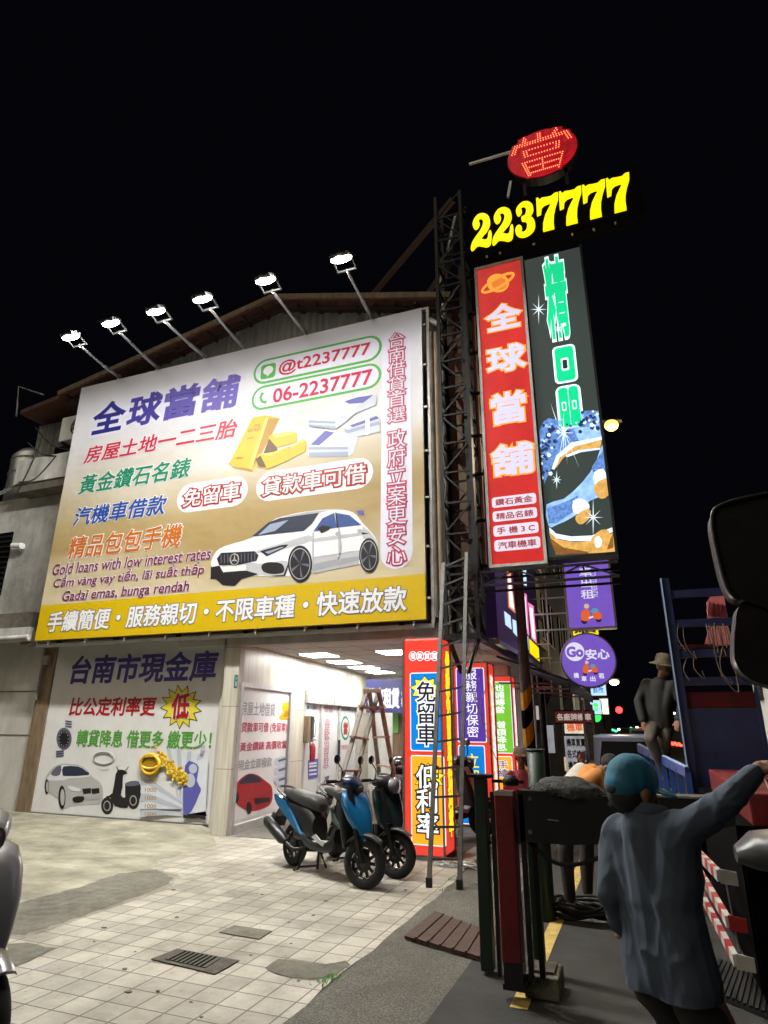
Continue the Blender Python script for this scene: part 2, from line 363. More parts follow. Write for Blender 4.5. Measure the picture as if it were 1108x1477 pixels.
ap = [(-14, 2.0), (-8.5, 2.6), (-5.3, 3.9)] + cut + [(-5.9, 8.4), (-14, 8.4)]
sheet('pavement', edge, 'tiles', .004)
sheet('driveway_apron', ap, 'concrete', .008)
m = MB('concrete'); m.add([(-18, 6.9, .0086), (-6.75, 6.9, .0086), (-6.2, 8.62, .085), (-18, 8.62, .085)], [(0, 1, 2, 3)]); m.add([(-6.75, 6.9, .0086), (-5.95, 8.3, .0086), (-5.95, 8.62, .03), (-6.2, 8.62, .085)], [(0, 1, 2, 3)], True); struct(m.build('driveway_ramp'))
# a lower, greyer concrete strip along the apron's edge
def pz(L_):
    P = [(onZ(*p).x, onZ(*p).y) for p in L_]; out = []
    for i, a in enumerate(P):
        b = P[(i + 1) % len(P)]; n = max(1, int(math.dist(a, b) / .07))
        for k in range(n): out.append((a[0] + (b[0] - a[0]) * k / n + random.uniform(-.02, .02), a[1] + (b[1] - a[1]) * k / n + random.uniform(-.02, .02)))
    return out
sheet('apron_wear', pz([(36, 1350), (98, 1330), (167, 1306), (240, 1279), (250, 1268), (225, 1256), (170, 1262), (120, 1280), (60, 1296), (20, 1306), (0, 1352)]), 'patch', .012)
sheet('pavement_wear', pz([(36, 1362), (78, 1370), (60, 1380), (30, 1394), (10, 1400), (10, 1362)]), 'patch', .0085)
sheet('pavement_crack', pz([(380, 1397), (402, 1385), (440, 1390), (470, 1392), (501, 1388), (509, 1393), (493, 1403), (478, 1410), (450, 1415.5), (420, 1412), (388, 1404)]), 'wall_dirty', .0062)
sheet('pavement_hole', pz([(384, 1397), (404, 1386), (440, 1391), (470, 1393), (500, 1389), (507, 1393), (492, 1402), (478, 1409), (450, 1414), (420, 1411), (390, 1403)]), 'patch', .0085)
sheet('shoulder', jag((-1.94, -4), (-1.94, 7.3), 20, .01) + [(-2.0, 30)] + [(-.98, 30), (-1.18, 8)] + jag((-1.22, 7), (-1.3, -4), 16, .015), 'shoulder', .0025)
yl = [onZ(*p) for p in ((770, 1392), (800, 1392), (848, 1225), (838, 1225))]
yl = [(-.86, 4.2), (-.76, 4.2), (-.74, 9.4), (-.7, 40), (-.8, 40), (-.84, 9.4)]
sheet('road_line', yl, 'yellow_paint', .004)
defm('cover_dark', (.085, .08, .062), .85, var=.5, vs=14, bump=.5, bs=60, speck=.4)
def cover(pts, inner, label):
    m = MB('cover_dark' if inner else 'patch'); a = [onZ(*p) for p in pts]; m.prism([(p.x, p.y, .006) for p in a], (0, 0, .006)); t = tag(m.build('utility_cover'), label, 'cover')
    if inner:
        k = MB('iron'); q = [onZ(*p) for p in inner]; k.prism([(p.x, p.y, .0125) for p in q], (0, 0, .005)); g = k.build('grate', t)
        s = MB('black')
        for i in range(1, 9):
            a_ = q[0].lerp(q[3], i / 9); b_ = q[1].lerp(q[2], i / 9); s.bar((a_.x, a_.y, .019), (b_.x, b_.y, .019), .012, .003)
        s.build('slot', t)
cover([(218, 1386), (255, 1371), (345, 1388), (310, 1408)], [(238, 1387), (262, 1375), (318, 1386), (296, 1400)], 'worn rectangular concrete cover with a dark iron grate set in the pavement tiles')
cover([(316, 1347), (338, 1337), (392, 1345), (374, 1357)], None, 'small plain grey concrete cover set in the pavement tiles')
# drain plate of rusty planks
m = MB('rust'); A, B_, Cc, D = [onZ(*p) for p in ((583, 1357), (627, 1321), (708, 1352), (692, 1388))]
t = thing('drain_grate', 'rusty ribbed iron drain cover lying beside the pavement edge', 'drain cover', (A + Cc) / 2)
for i in range(6):
    a0, a1 = A.lerp(D, (i + .03) / 6), A.lerp(D, (i + .97) / 6); b0, b1 = B_.lerp(Cc, (i + .03) / 6), B_.lerp(Cc, (i + .97) / 6)
    m.prism([(p.x, p.y, .012) for p in (a0, a1, b1, b0)], (0, 0, .022))
m.build('plate', t, bevel=.003)
m = MB('rust')
for i in range(1, 6): p = A.lerp(D, i / 6); q = B_.lerp(Cc, i / 6); m.bar((p.x, p.y, .036), (q.x, q.y, .036), .016, .014)
m.build('rib', t)
# scraps on the pavement
sc = MB('wall_dirty')
for (px, py) in ((136, 1360), (195, 1375), (180, 1400), (228, 1432), (275, 1448), (185, 1433), (290, 1470), (150, 1340), (255, 1325), (365, 1263), (378, 1292), (417, 1332), (362, 1380), (430, 1417), (452, 1322), (420, 1363), (585, 1285), (470, 1301), (545, 1300), (250, 1285)):
    p = onZ(px, py); r = random.uniform(.01, .026)
    sc.prism([(p.x + r * random.uniform(.5, 1.3) * math.cos(a), p.y + r * random.uniform(.4, 1) * math.sin(a), .0085) for a in (0, 1, 2, 3, 4, 5.2)], (0, 0, .003))
o = sc.build('litter'); o['kind'] = 'stuff'; o['label'] = 'dark scraps and dead leaves on the pavement'
wd = MB('grass')
for (px, py) in ((470, 1418), (478, 1415), (486, 1409), (462, 1420), (655, 1270), (640, 1285)):
    p = onZ(px, py)
    for i in range(14):
        a = random.uniform(0, 6.3); q = p + Vector((random.uniform(-.05, .05), random.uniform(-.05, .05), .004)); h = random.uniform(.015, .04)
        wd.add([q, q + Vector((.008 * math.cos(a), .008 * math.sin(a), 0)), q + Vector((.02 * math.cos(a + 1), .02 * math.sin(a + 1), h))], [(0, 1, 2)])
o = wd.build('weeds'); o['kind'] = 'stuff'; o['label'] = 'small weeds in the cracked pavement edge'

# ------------------------------------------------------------------ shop building behind the billboard
shop = thing('shop_building', 'two-storey pawnshop with brown gable roof and lit arcade behind the billboard', 'building', (-6, 9, 0))
WY = 8.35                     # street facade
GY = 8.7; pk = onY(393, 434, 8.35); lf = onY(85, 573, 8.35); rt = onY(646, 433, 8.35)
m = MB('corrugated'); s_ = .02
# corrugated sheeting as real ribs
gx0, gx1 = -10.2, -2.19; n = 120
def roofz(x): return lf.z + (pk.z - lf.z) * (x - lf.x) / (pk.x - lf.x) if x < pk.x else pk.z + (rt.z - pk.z) * (x - pk.x) / (rt.x - pk.x)
T = [];
for i in range(n + 1):
    x = gx0 + (gx1 - gx0) * i / n; y = GY - (.018 if i % 2 else 0); T.append((x, y, roofz(x) - .02)); T.append((x, y, 3.102))
m.add(T, [(2 * i, 2 * i + 1, 2 * i + 3, 2 * i + 2) for i in range(n)]); m.build('gable_wall', shop)
m = MB('roof_red'); d = Vector((0, 9.5, 0)); th = Vector((0, 0, .1))
for a, b in ((lf, pk), (pk, rt + (rt - pk) * .02)):
    a = Vector(a); b = Vector(b); m.add([a, b, b + d, a + d, a + th, b + th, b + d + th, a + d + th], [(0, 3, 2, 1), (4, 5, 6, 7), (0, 1, 5, 4), (2, 3, 7, 6), (1, 2, 6, 5), (3, 0, 4, 7)])
rf = m.build('roof', shop)
m = MB('roof_beam')
for i in range(22):
    x = lf.x + (rt.x - lf.x) * (i + .5) / 22; z = roofz(x); m.box((x - .03, 8.37, z - .06), (x + .03, GY, z - .004))
for a, b in ((lf, pk), (pk, rt)): m.bar(Vector(a) + Vector((0, .17, -.04)), Vector(b) + Vector((0, .17, -.04)), .05, .06)
m.build('purlin', rf)
m = MB('brown_post'); m.bar(Vector(pk) + Vector((0, -.03, .07)), Vector(rt) + Vector((.05, -.03, .07)), .05, .1); m.bar(Vector(lf) + Vector((0, -.03, .07)), Vector(pk) + Vector((0, -.03, .07)), .05, .1); m.use('roof_beam')
m.build('verge_trim', rf)
# street-side wall of olive panels with ledges
SX = -2.17; m = MB('olive_wall'); m.box((SX - .2, GY + .02, 3.102), (SX, 17.5, 7.9)); m.build('side_wall', shop)
m = MB('olive_trim')
for z, w_, h in ((7.2, .12, .14), (6.55, .07, .07), (5.5, .1, .12), (4.3, .07, .08), (3.4, .1, .16)): m.box((SX, GY + .03, z), (SX + w_, 17.4, z + h))
m.build('ledge', shop)
m = MB('roof_red'); m.box((SX, GY + .06, 7.35), (SX + .05, 17.4, 7.86)); m.build('fascia', shop)
for y in range(5):
    m = MB('dark_steel'); yy = 9.2 + y * 1.65; m.box((SX, yy, 5.75), (SX + .03, yy + 1.0, 6.5)); wdw = m.build('window', shop)
    m = MB('olive_trim')
    for a in (0, .5, 1.0): m.box((SX + .03, yy + a - .025, 5.75), (SX + .05, yy + a + .025, 6.5))
    m.build('window_frame', wdw)
m = MB('white_frame')
p = [onY(*q, 8.25) for q in ((640, 440), (648, 470), (632, 468), (620, 462))]
m.tube([p[0], p[0] + Vector((0, 0, -.25)), p[2] + Vector((0, 0, 0)), p[3]], .055, 10); m.build('gutter_elbow', shop)
for q in (622, 629, 637):
    m = MB('brown_post' if q == 629 else 'wall_dirty'); a = onY(q, 480, 8.2); m.tube([(a.x, 8.2, a.z), (a.x, 8.2, 2.9)], .045, 8); m.build('downpipe', shop)
# lintel, pillars, arcade
m = MB('wall_dirty'); m.box((-10.35, WY - .02, 2.86), (-2.1, GY + .2, 3.1)); m.box((-10.3, WY + .3, 2.86), (-5.9, 9.2, 3.0)); m.build('lintel', shop)
m = MB('wall_pale'); m.box((-5.62, WY - .01, 2.66), (-2.1, WY + .2, 2.855)); m.build('beam', shop)
m = MB('slab_wall'); m.box((-5.9, WY, 0), (-5.63, 8.5, 2.855)); m.build('pillar', shop, bevel=.008)
m = MB('slab_wall'); m.box((-2.95, 8.56, 0), (-2.62, 8.95, 2.695)); m.build('street_pillar', shop)
m = MB('slab_wall'); m.box((-2.75, 13.2, 0), (-2.4, 13.6, 2.695)); m.build('street_pillar', shop)
WP = Plane((-5.63, 8.4, 0), (-.0995, .995, 0), (.995, .0995, 0))     # arcade wall runs back at a slight angle
def wallbox(m, u0, u1, v0, v1, d0=0., d1=.1): m.prism([WP.at(u0, v0, d0), WP.at(u1, v0, d0), WP.at(u1, v1, d0), WP.at(u0, v1, d0)], WP.n * (d1 - d0))
m = MB('slab_wall')
wallbox(m, .0, 7.0, 2.12, 2.7, -.1, .0); wallbox(m, 1.98, 2.62, 0, 2.12, -.1, .0); wallbox(m, 5.9, 7.0, 0, 2.12, -.1, .0); m.build('arcade_wall', shop)
m = MB('ceiling_white'); m.box((-7, WY + .21, 2.7), (-2.1, 15.6, 2.85))
m.build('arcade_ceiling', shop)
m = MB('wall_grey')
for i in range(12): m.box((-6.5, 8.7 + i * .6, 2.696), (-2.1, 8.712 + i * .6, 2.6995))
for i in range(8): m.box((-6.5 + i * .6, 8.6, 2.6965), (-6.488 + i * .6, 15.6, 2.6998))
m.build('ceiling_grid', shop)
m = MB('wall_pale'); m.box((-7.0, 15.2, 0), (-2.2, 15.4, 2.7)); m.use('wall_grey'); m.box((-5.4, 15.13, 0), (-4.4, 15.19, 2.05)); m.build('back_wall', shop)
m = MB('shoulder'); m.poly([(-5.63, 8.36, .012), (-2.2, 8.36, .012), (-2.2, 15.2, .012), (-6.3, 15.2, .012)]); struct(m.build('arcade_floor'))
# ceiling panels
glow('panel_light', (1, .98, .93), 46)
for i, (a, b) in enumerate((((436, 940), (484, 950)), ((473, 951), (519, 959)), ((503, 959), (546, 967)), ((527, 966), (569, 973)), ((558, 937), (584, 945)))):
    p, q = onZ(*a, 2.69), onZ(*b, 2.69); cx, cy = (p.x + q.x) / 2, (p.y + q.y) / 2
    t = thing('ceiling_light', ['lit square ceiling panel nearest the shop window, first of the arcade row', 'lit ceiling panel second in the arcade row', 'lit ceiling panel third in the arcade row', 'lit ceiling panel farthest back in the arcade row', 'lit ceiling panel half hidden by the red sign pillar'][i], 'ceiling light', (cx, cy, 2.69), 'ceiling panels of the arcade')
    m = MB('panel_light'); m.box((cx - .27, cy - .27, 2.686), (cx + .27, cy + .27, 2.694)); m.build('diffuser', t)
    m = MB('white_frame')
    for s2 in (-1, 1): m.box((cx - .3, cy + s2 * .29 - .015, 2.68), (cx + .3, cy + s2 * .29 + .015, 2.6955)); m.box((cx + s2 * .29 - .012, cy - .272, 2.681), (cx + s2 * .29 + .012, cy + .272, 2.6955))
    m.build('frame', t)

# window poster wall and glass door on the arcade wall
def wpx(b1, b2): return pbox(WP, b1, b2)
m = MB('white_frame'); wallbox(m, .1, 1.95, .0, .12, -.08, .05); wallbox(m, .1, 1.95, 2.05, 2.12, -.08, .03); wallbox(m, .02, .1, 0, 2.12, -.08, .03); wallbox(m, 1.9, 1.98, 0, 2.12, -.08, .03); wd_ = m.build('shop_window', shop)
m = MB('film_white'); wallbox(m, .1, 1.9, .12, 2.05, -.06, -.02); m.build('pane', wd_)
WF = Plane(WP.at(0, 0, -.02), WP.u, WP.n)
pst = thing('window_poster', 'white window poster with pawn services in coloured lettering and a red coupe', 'poster', WF.at(1, .1))
z6 = lambda x, y: (320 + x / 3.259, 880 + y / 3.259)
m = MB('white_vinyl'); m.prism([WF.at(.13, .16, .002), WF.at(1.86, .16, .002), WF.at(1.86, 2.02, .002), WF.at(.13, 2.02, .002)], WF.n * .004); m.build('sheet', pst)
for s_, a, b, c in (('房屋土地借貸', (88, 493), (250, 440), 'carlow'), ('貸款車可借 (免留車)', (88, 582), (305, 530), 'pinkred'), ('黃金鑽錶 高價收當', (82, 665), (302, 612), 'pinkred'), ('現金立即撥款', (72, 755), (235, 690), 'carlow')):
    m = MB(c); ptext(m, s_, z6(*a), z6(*b), WF, c, bold=.018, l0=.009); m.build('lettering', pst)
m = MB('cherry')
shape(m, [z6(*p) for p in ((62, 860), (70, 810), (120, 770), (165, 775), (200, 800), (232, 830), (235, 890), (210, 925), (130, 945), (62, 905))], WF, 'cherry', .009, 4)
shape(m, [z6(*p) for p in ((78, 815), (120, 775), (160, 778), (185, 805), (130, 812))], WF, 'carglass', .012, 3)
shape(m, disc(z6(125, 930), 4, 9), WF, 'ink', .012); shape(m, disc(z6(68, 880), 3, 8), WF, 'ink', .012); shape(m, [z6(*p) for p in ((150, 885), (225, 880), (222, 900), (155, 912))], WF, 'ink', .013)
shape(m, [z6(*p) for p in ((180, 880), (232, 845), (232, 850), (182, 888))], WF, 'darkred', .012)
m.build('car_picture', pst)
m = MB('gold'); shape(m, [z6(*p) for p in ((268, 500), (285, 480), (280, 450), (300, 430), (318, 450), (322, 480), (310, 510), (275, 515))], WF, 'gold', .009, 3); shape(m, [z6(*p) for p in ((285, 500), (300, 470), (315, 480), (305, 505))], WF, 'golddark', .012); m.build('gold_picture', pst); m = MB('notes')
for k in range(3):
    yy = 700 + k * 45; shape(m, [z6(*p) for p in ((245, yy), (285, yy - 15), (310, yy - 5), (305, yy + 20), (265, yy + 35), (245, yy + 25))], WF, 'notes', .009 + k * .003); shape(m, [z6(*p) for p in ((262, yy + 4), (300, yy - 8), (302, yy + 2), (265, yy + 15))], WF, 'slate', .011 + k * .003)
m.build('money_picture', pst)
# sliding glass door with white films
dr = thing('glass_door', 'white filmed sliding shop door with green round emblems behind the wooden ladder', 'door', WP.at(4, 0))
m = MB('white_frame'); wallbox(m, 2.62, 5.9, 2.05, 2.12, -.08, .03)
for u in (2.62, 3.5, 4.6, 5.8): wallbox(m, u, u + .08, .0, 2.05, -.07, .01)
wallbox(m, 2.62, 5.9, 0, .08, -.075, .015); m.build('frame', dr)
m = MB('film_white'); wallbox(m, 2.7, 5.8, .08, 2.05, -.06, -.03); m.build('pane', dr)
m = MB('white_frame'); wallbox(m, 2.62, 5.9, 1.9, 2.05, -.02, .05); m.use('wall_pale')
for i in range(22): u = 2.66 + i * .147; wallbox(m, u, u + .09, 1.905, 2.045, .05, .065)
m.build('roller_box', dr)
DF = Plane(WP.at(0, 0, -.028), WP.u, WP.n); m = MB('green')
z8 = lambda x, y: (420 + x / 6.156, 960 + y / 6.156)
for c, ru in ((z8(480, 555), 6.2), (z8(190, 560), 4.5)):
    shape(m, disc(c, ru, 17.5), DF, 'green', .003); shape(m, disc(c, ru * .78, 14), DF, 'white', .006)
ptext(m, '當', z8(462, 610), z8(500, 505), DF, 'red', bold=.05, l0=.009)
ptext(m, '借\n款\n免\n留\n車', z8(285, 920), z8(345, 480), DF, 'white', outl=(('pinkred', .045),), l0=.004, lsp=.9)
ptext(m, '當舖', z8(298, 410), z8(368, 360), DF, 'white', outl=(('pinkred', .04),), l0=.004)
ptext(m, '當舖', z8(445, 395), z8(520, 370), DF, 'slate', l0=.004); ptext(m, '當舖', z8(190, 390), z8(222, 355), DF, 'slate', l0=.004)
ptext(m, '汽車機車', z8(440, 750), z8(500, 700), DF, 'pinkred', l0=.004); 
shape(m, [z8(*p) for p in ((150, 840), (240, 825), (240, 990), (150, 1010))], DF, 'noteblue', .003)
[shape(m, [z8(158, y), z8(225, y - 8), z8(225, y + 8), z8(158, y + 16)], DF, 'white', .006) for y in (865, 890, 925, 960)]
shape(m, [z8(*p) for p in ((275, 1050), (300, 1010), (295, 990), (340, 975), (330, 1020), (315, 1015), (285, 1065))], DF, 'slate', .003)
m.build('decal', dr)
m = MB('black_plastic'); wallbox(m, 4.55, 4.6, .85, 1.2, .011, .05); m.build('handle', dr)
# fixtures on the wall
def plate(px, py, w_, h, pl, label):
    u, v = pl.uv(px, py); t = MB('teal'); pill(t, (u - w_, v - h, u + w_, v + h), .01, pl, 'teal', .003); t.prism([pl.at(u - w_, v - h, .001), pl.at(u + w_, v - h, .001), pl.at(u + w_, v + h, .001), pl.at(u - w_, v + h, .001)], pl.n * .006)
    lettering(t, '81', (u - w_ * .4, v - h * .65, u + w_ * .55, v + h * .0), pl, 'white', bold=.04, l0=.009); lettering(t, '路段', (u - w_ * .5, v + h * .3, u + w_ * .5, v + h * .7), pl, 'white', l0=.009)
    tag(t.build('house_number'), label, 'house number', 'green house number plates')
plate(443, 1009, .1, .17, WP, 'green and white house number plate on the cream wall beside the door')
plate(340, 983, .045, .1, Plane((-5.63, 8.4, 0), (0, 1, 0), (1, 0, 0)), 'green house number plate wrapped on the cream corner pillar')
u, v = WP.uv(442, 1053); t = thing('call_box', 'dark door intercom box on the cream wall beside the glass door', 'intercom', WP.at(u, v))
m = MB('brown_post'); wallbox(m, u - .14, u + .0, v - .22, v + .24, .0, .09); m.build('case', t, bevel=.01); m = MB('black_gloss'); wallbox(m, u + .0, u + .12, v - .16, v + .24, .001, .1); m.build('screen', t, bevel=.01)
u, v = WP.uv(443, 1085); t = thing('fire_extinguisher', 'small red fire extinguisher hanging below the intercom box', 'fire extinguisher', WP.at(u, v))
p = WP.at(u + .05, v, .09); m = MB('cherry'); m.lathe(((.01, -.16), (.05, -.155), (.055, -.12), (.055, .08), (.035, .14), (.015, .16)), p, (0, 0, 1)); m.build('cylinder', t)
m = MB('white'); m.lathe(((.02, .17), (.03, .19), (.03, .25), (.01, .27)), p); m.bar(p + Vector((0, 0, .25)), p + Vector((.1, -.05, .22)), .02); m.build('valve', t); m = MB('black_rubber'); m.tube(catmull([p + Vector(q) for q in ((0, -.03, .2), (.0, -.12, .18), (.02, -.13, 0), (.03, -.11, -.12))], 4, False), .012, 6); m.build('hose', t)
# blue shop sign deep in the arcade
glow('blue_box', (.045, .045, .22), .55, .25); glow('box_white', (.8, .82, .9), .8); glow('box_red', (.75, .05, .03), .9)
BPl = PY(12.9); c = [BPl.uv(*p) for p in ((528, 1028), (600, 1050), (600, 998), (528, 980))]
b = (c[0][0], c[0][1], c[1][0] + .25, c[3][1]); m = MB('blue_box'); m.box((b[0], 12.9, b[1]), (b[2], 13.1, b[3]))
sg = tag(m.build('shop_sign'), 'dark blue shop sign with white lettering at the back of the arcade', 'sign'); m = MB('box_white')
lettering(m, '機車租賃', (b[0] + .05, b[1] + .1, b[0] + .75, b[3] - .2), BPl, 'box_white', bold=.05); m.build('lettering', sg); m = MB('box_white'); lettering(m, '機車出租', (b[0] + .8, b[1] + .12, b[0] + 1.25, b[1] + .3), BPl, 'box_white', bold=.02); m.build('lettering', sg); m = MB('box_white'); lettering(m, 'SCOOTER RENTAL', (b[0] + .8, b[1] + .35, b[0] + 1.25, b[1] + .42), BPl, 'box_white'); m.build('lettering', sg)
# clutter at the back of the arcade
t = thing('notice_board', 'brown board with hanging tools and notes under the blue arcade sign', 'board', (-4.3, 13.4, 0)); m = MB('brown_post'); m.box((-5.0, 13.4, .0), (-3.3, 13.5, 1.95)); m.build('panel', t)
m = MB('white'); m.box((-4.7, 13.37, 1.5), (-4.4, 13.395, 1.8)); m.box((-4.2, 13.37, 1.2), (-3.9, 13.395, 1.45)); m.build('note', t); m = MB('grass'); m.box((-4.98, 13.36, 1.35), (-4.85, 13.395, 1.75)); m.build('tool_panel', t)
# ------------------------------------------------------------------ neighbouring building on the left
nb = thing('neighbour_building', 'weathered grey concrete house left of the billboard', 'building', (-12, 9, 0))
zl = lambda x, y: (x / 3.692, 560 + y / 3.692)
NY = 8.7; P_ = PY(NY)
top = onY(60, 714, NY).z; low = onY(20, 890, NY).z
m = MB('wall_grey'); m.box((-18, NY, low), (-9.6, NY + 6, top)); m.build('upper_wall', nb)
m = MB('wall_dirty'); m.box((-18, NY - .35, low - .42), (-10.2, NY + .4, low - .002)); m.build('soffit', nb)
m = MB('wall_grey'); m.box((-18, NY - .45, low - .55), (-10.1, NY - .35, low - .3)); m.tube([(-18, NY - .5, low - .5), (-10.0, NY - .5, low - .5)], .05, 8); m.build('gutter', nb)
m = MB('wall_pale'); m.box((-18, 8.66, .0), (-10.05, 8.95, low - .42)); m.build('lower_wall', nb)
m = MB('wall_dirty')
for x in (-12.9, -11.75): m.box((x - .008, 8.653, 0), (x + .008, 8.659, 2.6))
for z in (1.3, 2.05): m.box((-18, 8.652, z - .008), (-10.06, 8.658, z + .008))
m.build('joint', nb)
m = MB('brown_post'); a = onY(75, 935, 8.95); b = onY(33, 1173, 9.0); m.box((-10.03, 8.58, 0), (-9.7, 8.93, 2.86)); m.build('brown_pillar', nb, bevel=.01)
m = MB('galv'); m.tube([(-9.95, 8.53, 1.9), (-9.95, 8.53, 2.8)], .025, 8); m.box((-9.93, 8.5, 2.5), (-9.8, 8.579, 2.66)); m.build('pipe_clamp', nb)
# grille window
a = P_.uv(*zl(0, 1105)); b = P_.uv(*zl(75, 765)); m = MB('black'); m.box((-15, NY - .02, a[1]), (b[0], NY + .05, b[1])); wn_ = m.build('grille_window', nb)
m = MB('dark_steel')
for i in range(12): z = a[1] + (b[1] - a[1]) * i / 12; m.box((-15, NY - .05, z), (b[0], NY - .02, z + .03))
m.build('grille', wn_)
# ledge box, upper set-back storey, balcony roof
q = [P_.uv(*zl(*p)) for p in ((155, 570), (350, 530), (350, 430), (170, 450))]
m = MB('wall_grey'); m.box((q[0][0], NY - .4, q[1][1] + .05), (q[1][0] + 1.2, NY + 1, q[2][1] + .15)); m.build('balcony_front', nb)
m = MB('wall_dirty'); m.box((q[0][0] + .03, NY - .36, q[1][1] - .12), (q[1][0] + 1.2, NY + .9, q[1][1] + .048)); m.build('balcony_slab', nb)
UY = NY + .5; UP = PY(UY); q = [UP.uv(*zl(*p)) for p in ((190, 440), (210, 205), (400, 190))]
m = MB('corrugated'); n = 60; T = []
for i in range(n + 1):
    x = q[1][0] + 3.6 * i / n; y = UY - (.03 if i % 2 else 0); T += [(x, y, q[1][1]), (x, y, q[0][1])]
m.add(T, [(2 * i, 2 * i + 1, 2 * i + 3, 2 * i + 2) for i in range(n)]); m.box((q[1][0], UY + .02, q[0][1]), (q[1][0] + 3.6, UY + 3, q[1][1])); m.build('upper_storey', nb)
u = UP.uv(*zl(290, 400)); u2 = UP.uv(*zl(370, 310)); m = MB('black'); m.box((u[0], UY - .06, u[1]), (u[0] + 1.3, UY - .02, u2[1])); m.build('window', nb)
r0 = UP.uv(*zl(225, 185)); r1 = UP.uv(*zl(420, 90)); m = MB('roof_red'); m.prism([(r0[0] - .1, UY - .5, r0[1]), (r0[0] + 3.4, UY - .5, r0[1] + .55), (r0[0] + 3.4, UY - .5, r0[1] + .65), (r0[0] - .1, UY - .5, r0[1] + .1)], (0, 3, 0)); m.build('roof', nb)
m = MB('galv'); g = [UP.uv(*zl(*p)) for p in ((190, 200), (200, 45), (330, 90))]; m.tube([UP.at(*p, .5) for p in g], .02, 6); m.build('roof_rail', nb)
# water tank
c = onY(*zl(150, 430), NY + .9); m = MB('galv'); m.lathe(((.05, 1.75), (.5, 1.6), (.62, 1.45), (.62, .0), (.5, -.1), (.0, -.1)), (c.x, c.y + .3, c.z - 1.15), n=24)
t = thing('water_tank', 'round steel water tank standing on the grey concrete house', 'water tank', (c.x, c.y + .3, c.z - 1.25)); m.build('tank', t)
m = MB('galv')
for z in (.2, .6, 1.0, 1.35): m.torus((c.x, c.y + .3, c.z - 1.15 + z), (0, 0, 1), .625, .018)
m.build('hoop', t)
# air conditioner
A_ = PY(UY - .75); q0 = A_.uv(*zl(308, 285)); q1 = A_.uv(*zl(412, 195)); t = thing('air_conditioner', 'white outdoor air conditioner unit mounted above the grey balcony', 'air conditioner', (q0[0], UY - .75, q0[1]))
m = MB('wall_pale'); m.box((q0[0], UY - .75, q0[1]), (q0[0] + .85, UY - .42, q0[1] + .55)); m.build('case', t, bevel=.02)
fc = Vector((q0[0] + .5, UY - .756, q0[1] + .27)); m = MB('black'); m.lathe(((.0, 0), (.2, 0)), fc, (0, -1, 0), 24); m.build('fan_opening', t)
m = MB('galv')
for r in (.05, .1, .15, .2): m.torus(fc + Vector((0, -.01, 0)), (0, 1, 0), r, .006, 24, 6)
for i in range(8): a = i * math.pi / 4; m.bar(fc + Vector((0, -.012, 0)), fc + Vector((.2 * math.cos(a), -.012, .2 * math.sin(a))), .006)
m.build('fan_guard', t); m = MB('dark_steel')
for x in (.1, .7): m.bar((q0[0] + x, UY, q0[1] - .03), (q0[0] + x, UY - .75, q0[1] - .03), .04); m.bar((q0[0] + x, UY, q0[1] - .4), (q0[0] + x, UY - .7, q0[1] - .05), .03)
m.build('bracket', t)
# cables and a lamp bracket on the wall
m = MB('black_rubber')
for a, b, s_ in ((zl(190, 210), zl(390, 330), .15), (zl(100, 500), zl(300, 360), .2), (zl(150, 290), zl(300, 360), .1), (zl(90, 560), zl(250, 210), .1)):
    p, q = onY(*a, NY - .42), onY(*b, NY - .42); m.tube(catmull([p, p.lerp(q, .5) + Vector((0, 0, -s_)), q], 6, False), .012, 5)
o = tag(m.build('wall_cable'), 'black cables sagging across the grey house front', 'cable'); 
m = MB('galv'); p, q = onY(*zl(0, 560), NY - .3), onY(*zl(190, 480), NY - .3); m.tube([p, q], .04, 8); tag(m.build('wall_pipe'), 'pale pipe running up along the grey concrete house', 'pipe')
p = onY(*zl(92, 840), NY - .12); t = thing('security_camera', 'small white wall camera on the grey house beside its grille window', 'camera', p); m = MB('white'); m.sect([(p + Vector((-.12, 0, .02)), .06, .05), (p + Vector((.14, 0, -.01)), .07, .06)], 12); m.build('body', t); m = MB('black'); m.ell(p + Vector((-.13, -.02, .03)), (.03, .04, .035)); m.build('lens', t); m = MB('white'); m.bar(p + Vector((0, .12, -.1)), p, .035); m.build('bracket', t)

m = MB('wall_pale'); m.box((-6.088, 8.56, .0), (-5.902, 8.8, 2.855)); m.build('wall_strip', shop)
# ------------------------------------------------------------------ ground-floor banner of the pawnshop
bn = thing('wall_banner', 'white pawnshop wall banner with navy heading and a white car and scooter', 'banner', (-7.9, 8.6, 0))
G = PY(8.6); z5 = lambda x, y: (x / 3.259, 880 + y / 3.259)
m = MB('white_vinyl'); m.box((-9.69, 8.6, .1), (-6.09, 8.64, 2.855)); m.build('sheet', bn)
m = MB('grey_steel'); m.box((-9.69, 8.57, .03), (-6.06, 8.63, .098)); m.build('bottom_rail', bn)
m = MB('navy'); ptext(m, '台南市現金庫', z5(330, 345), z5(1028, 190), G, 'navy', bold=.028, shear=.08); m.build('heading', bn)
m = MB('red'); ptext(m, '比公定利率更', z5(325, 495), z5(738, 408), G, 'red', bold=.026, shear=.08); m.build('lettering', bn)
m = MB('ink'); c = z5(852, 455); shape(m, burst(c, 31, 33, 13), G, 'ink', .003); shape(m, burst(c, 28.5, 30.5, 13), G, 'yellow', .006); ptext(m, '低', z5(806, 508), z5(897, 393), G, 'red', outl=(('white', .06),), bold=.035, l0=.009); m.build('starburst', bn)
m = MB('grass'); ptext(m, '轉貸降息 借更多 繳更少！', z5(358, 640), z5(998, 570), G, 'grass', bold=.026); m.build('lettering', bn)
m = MB('silver')
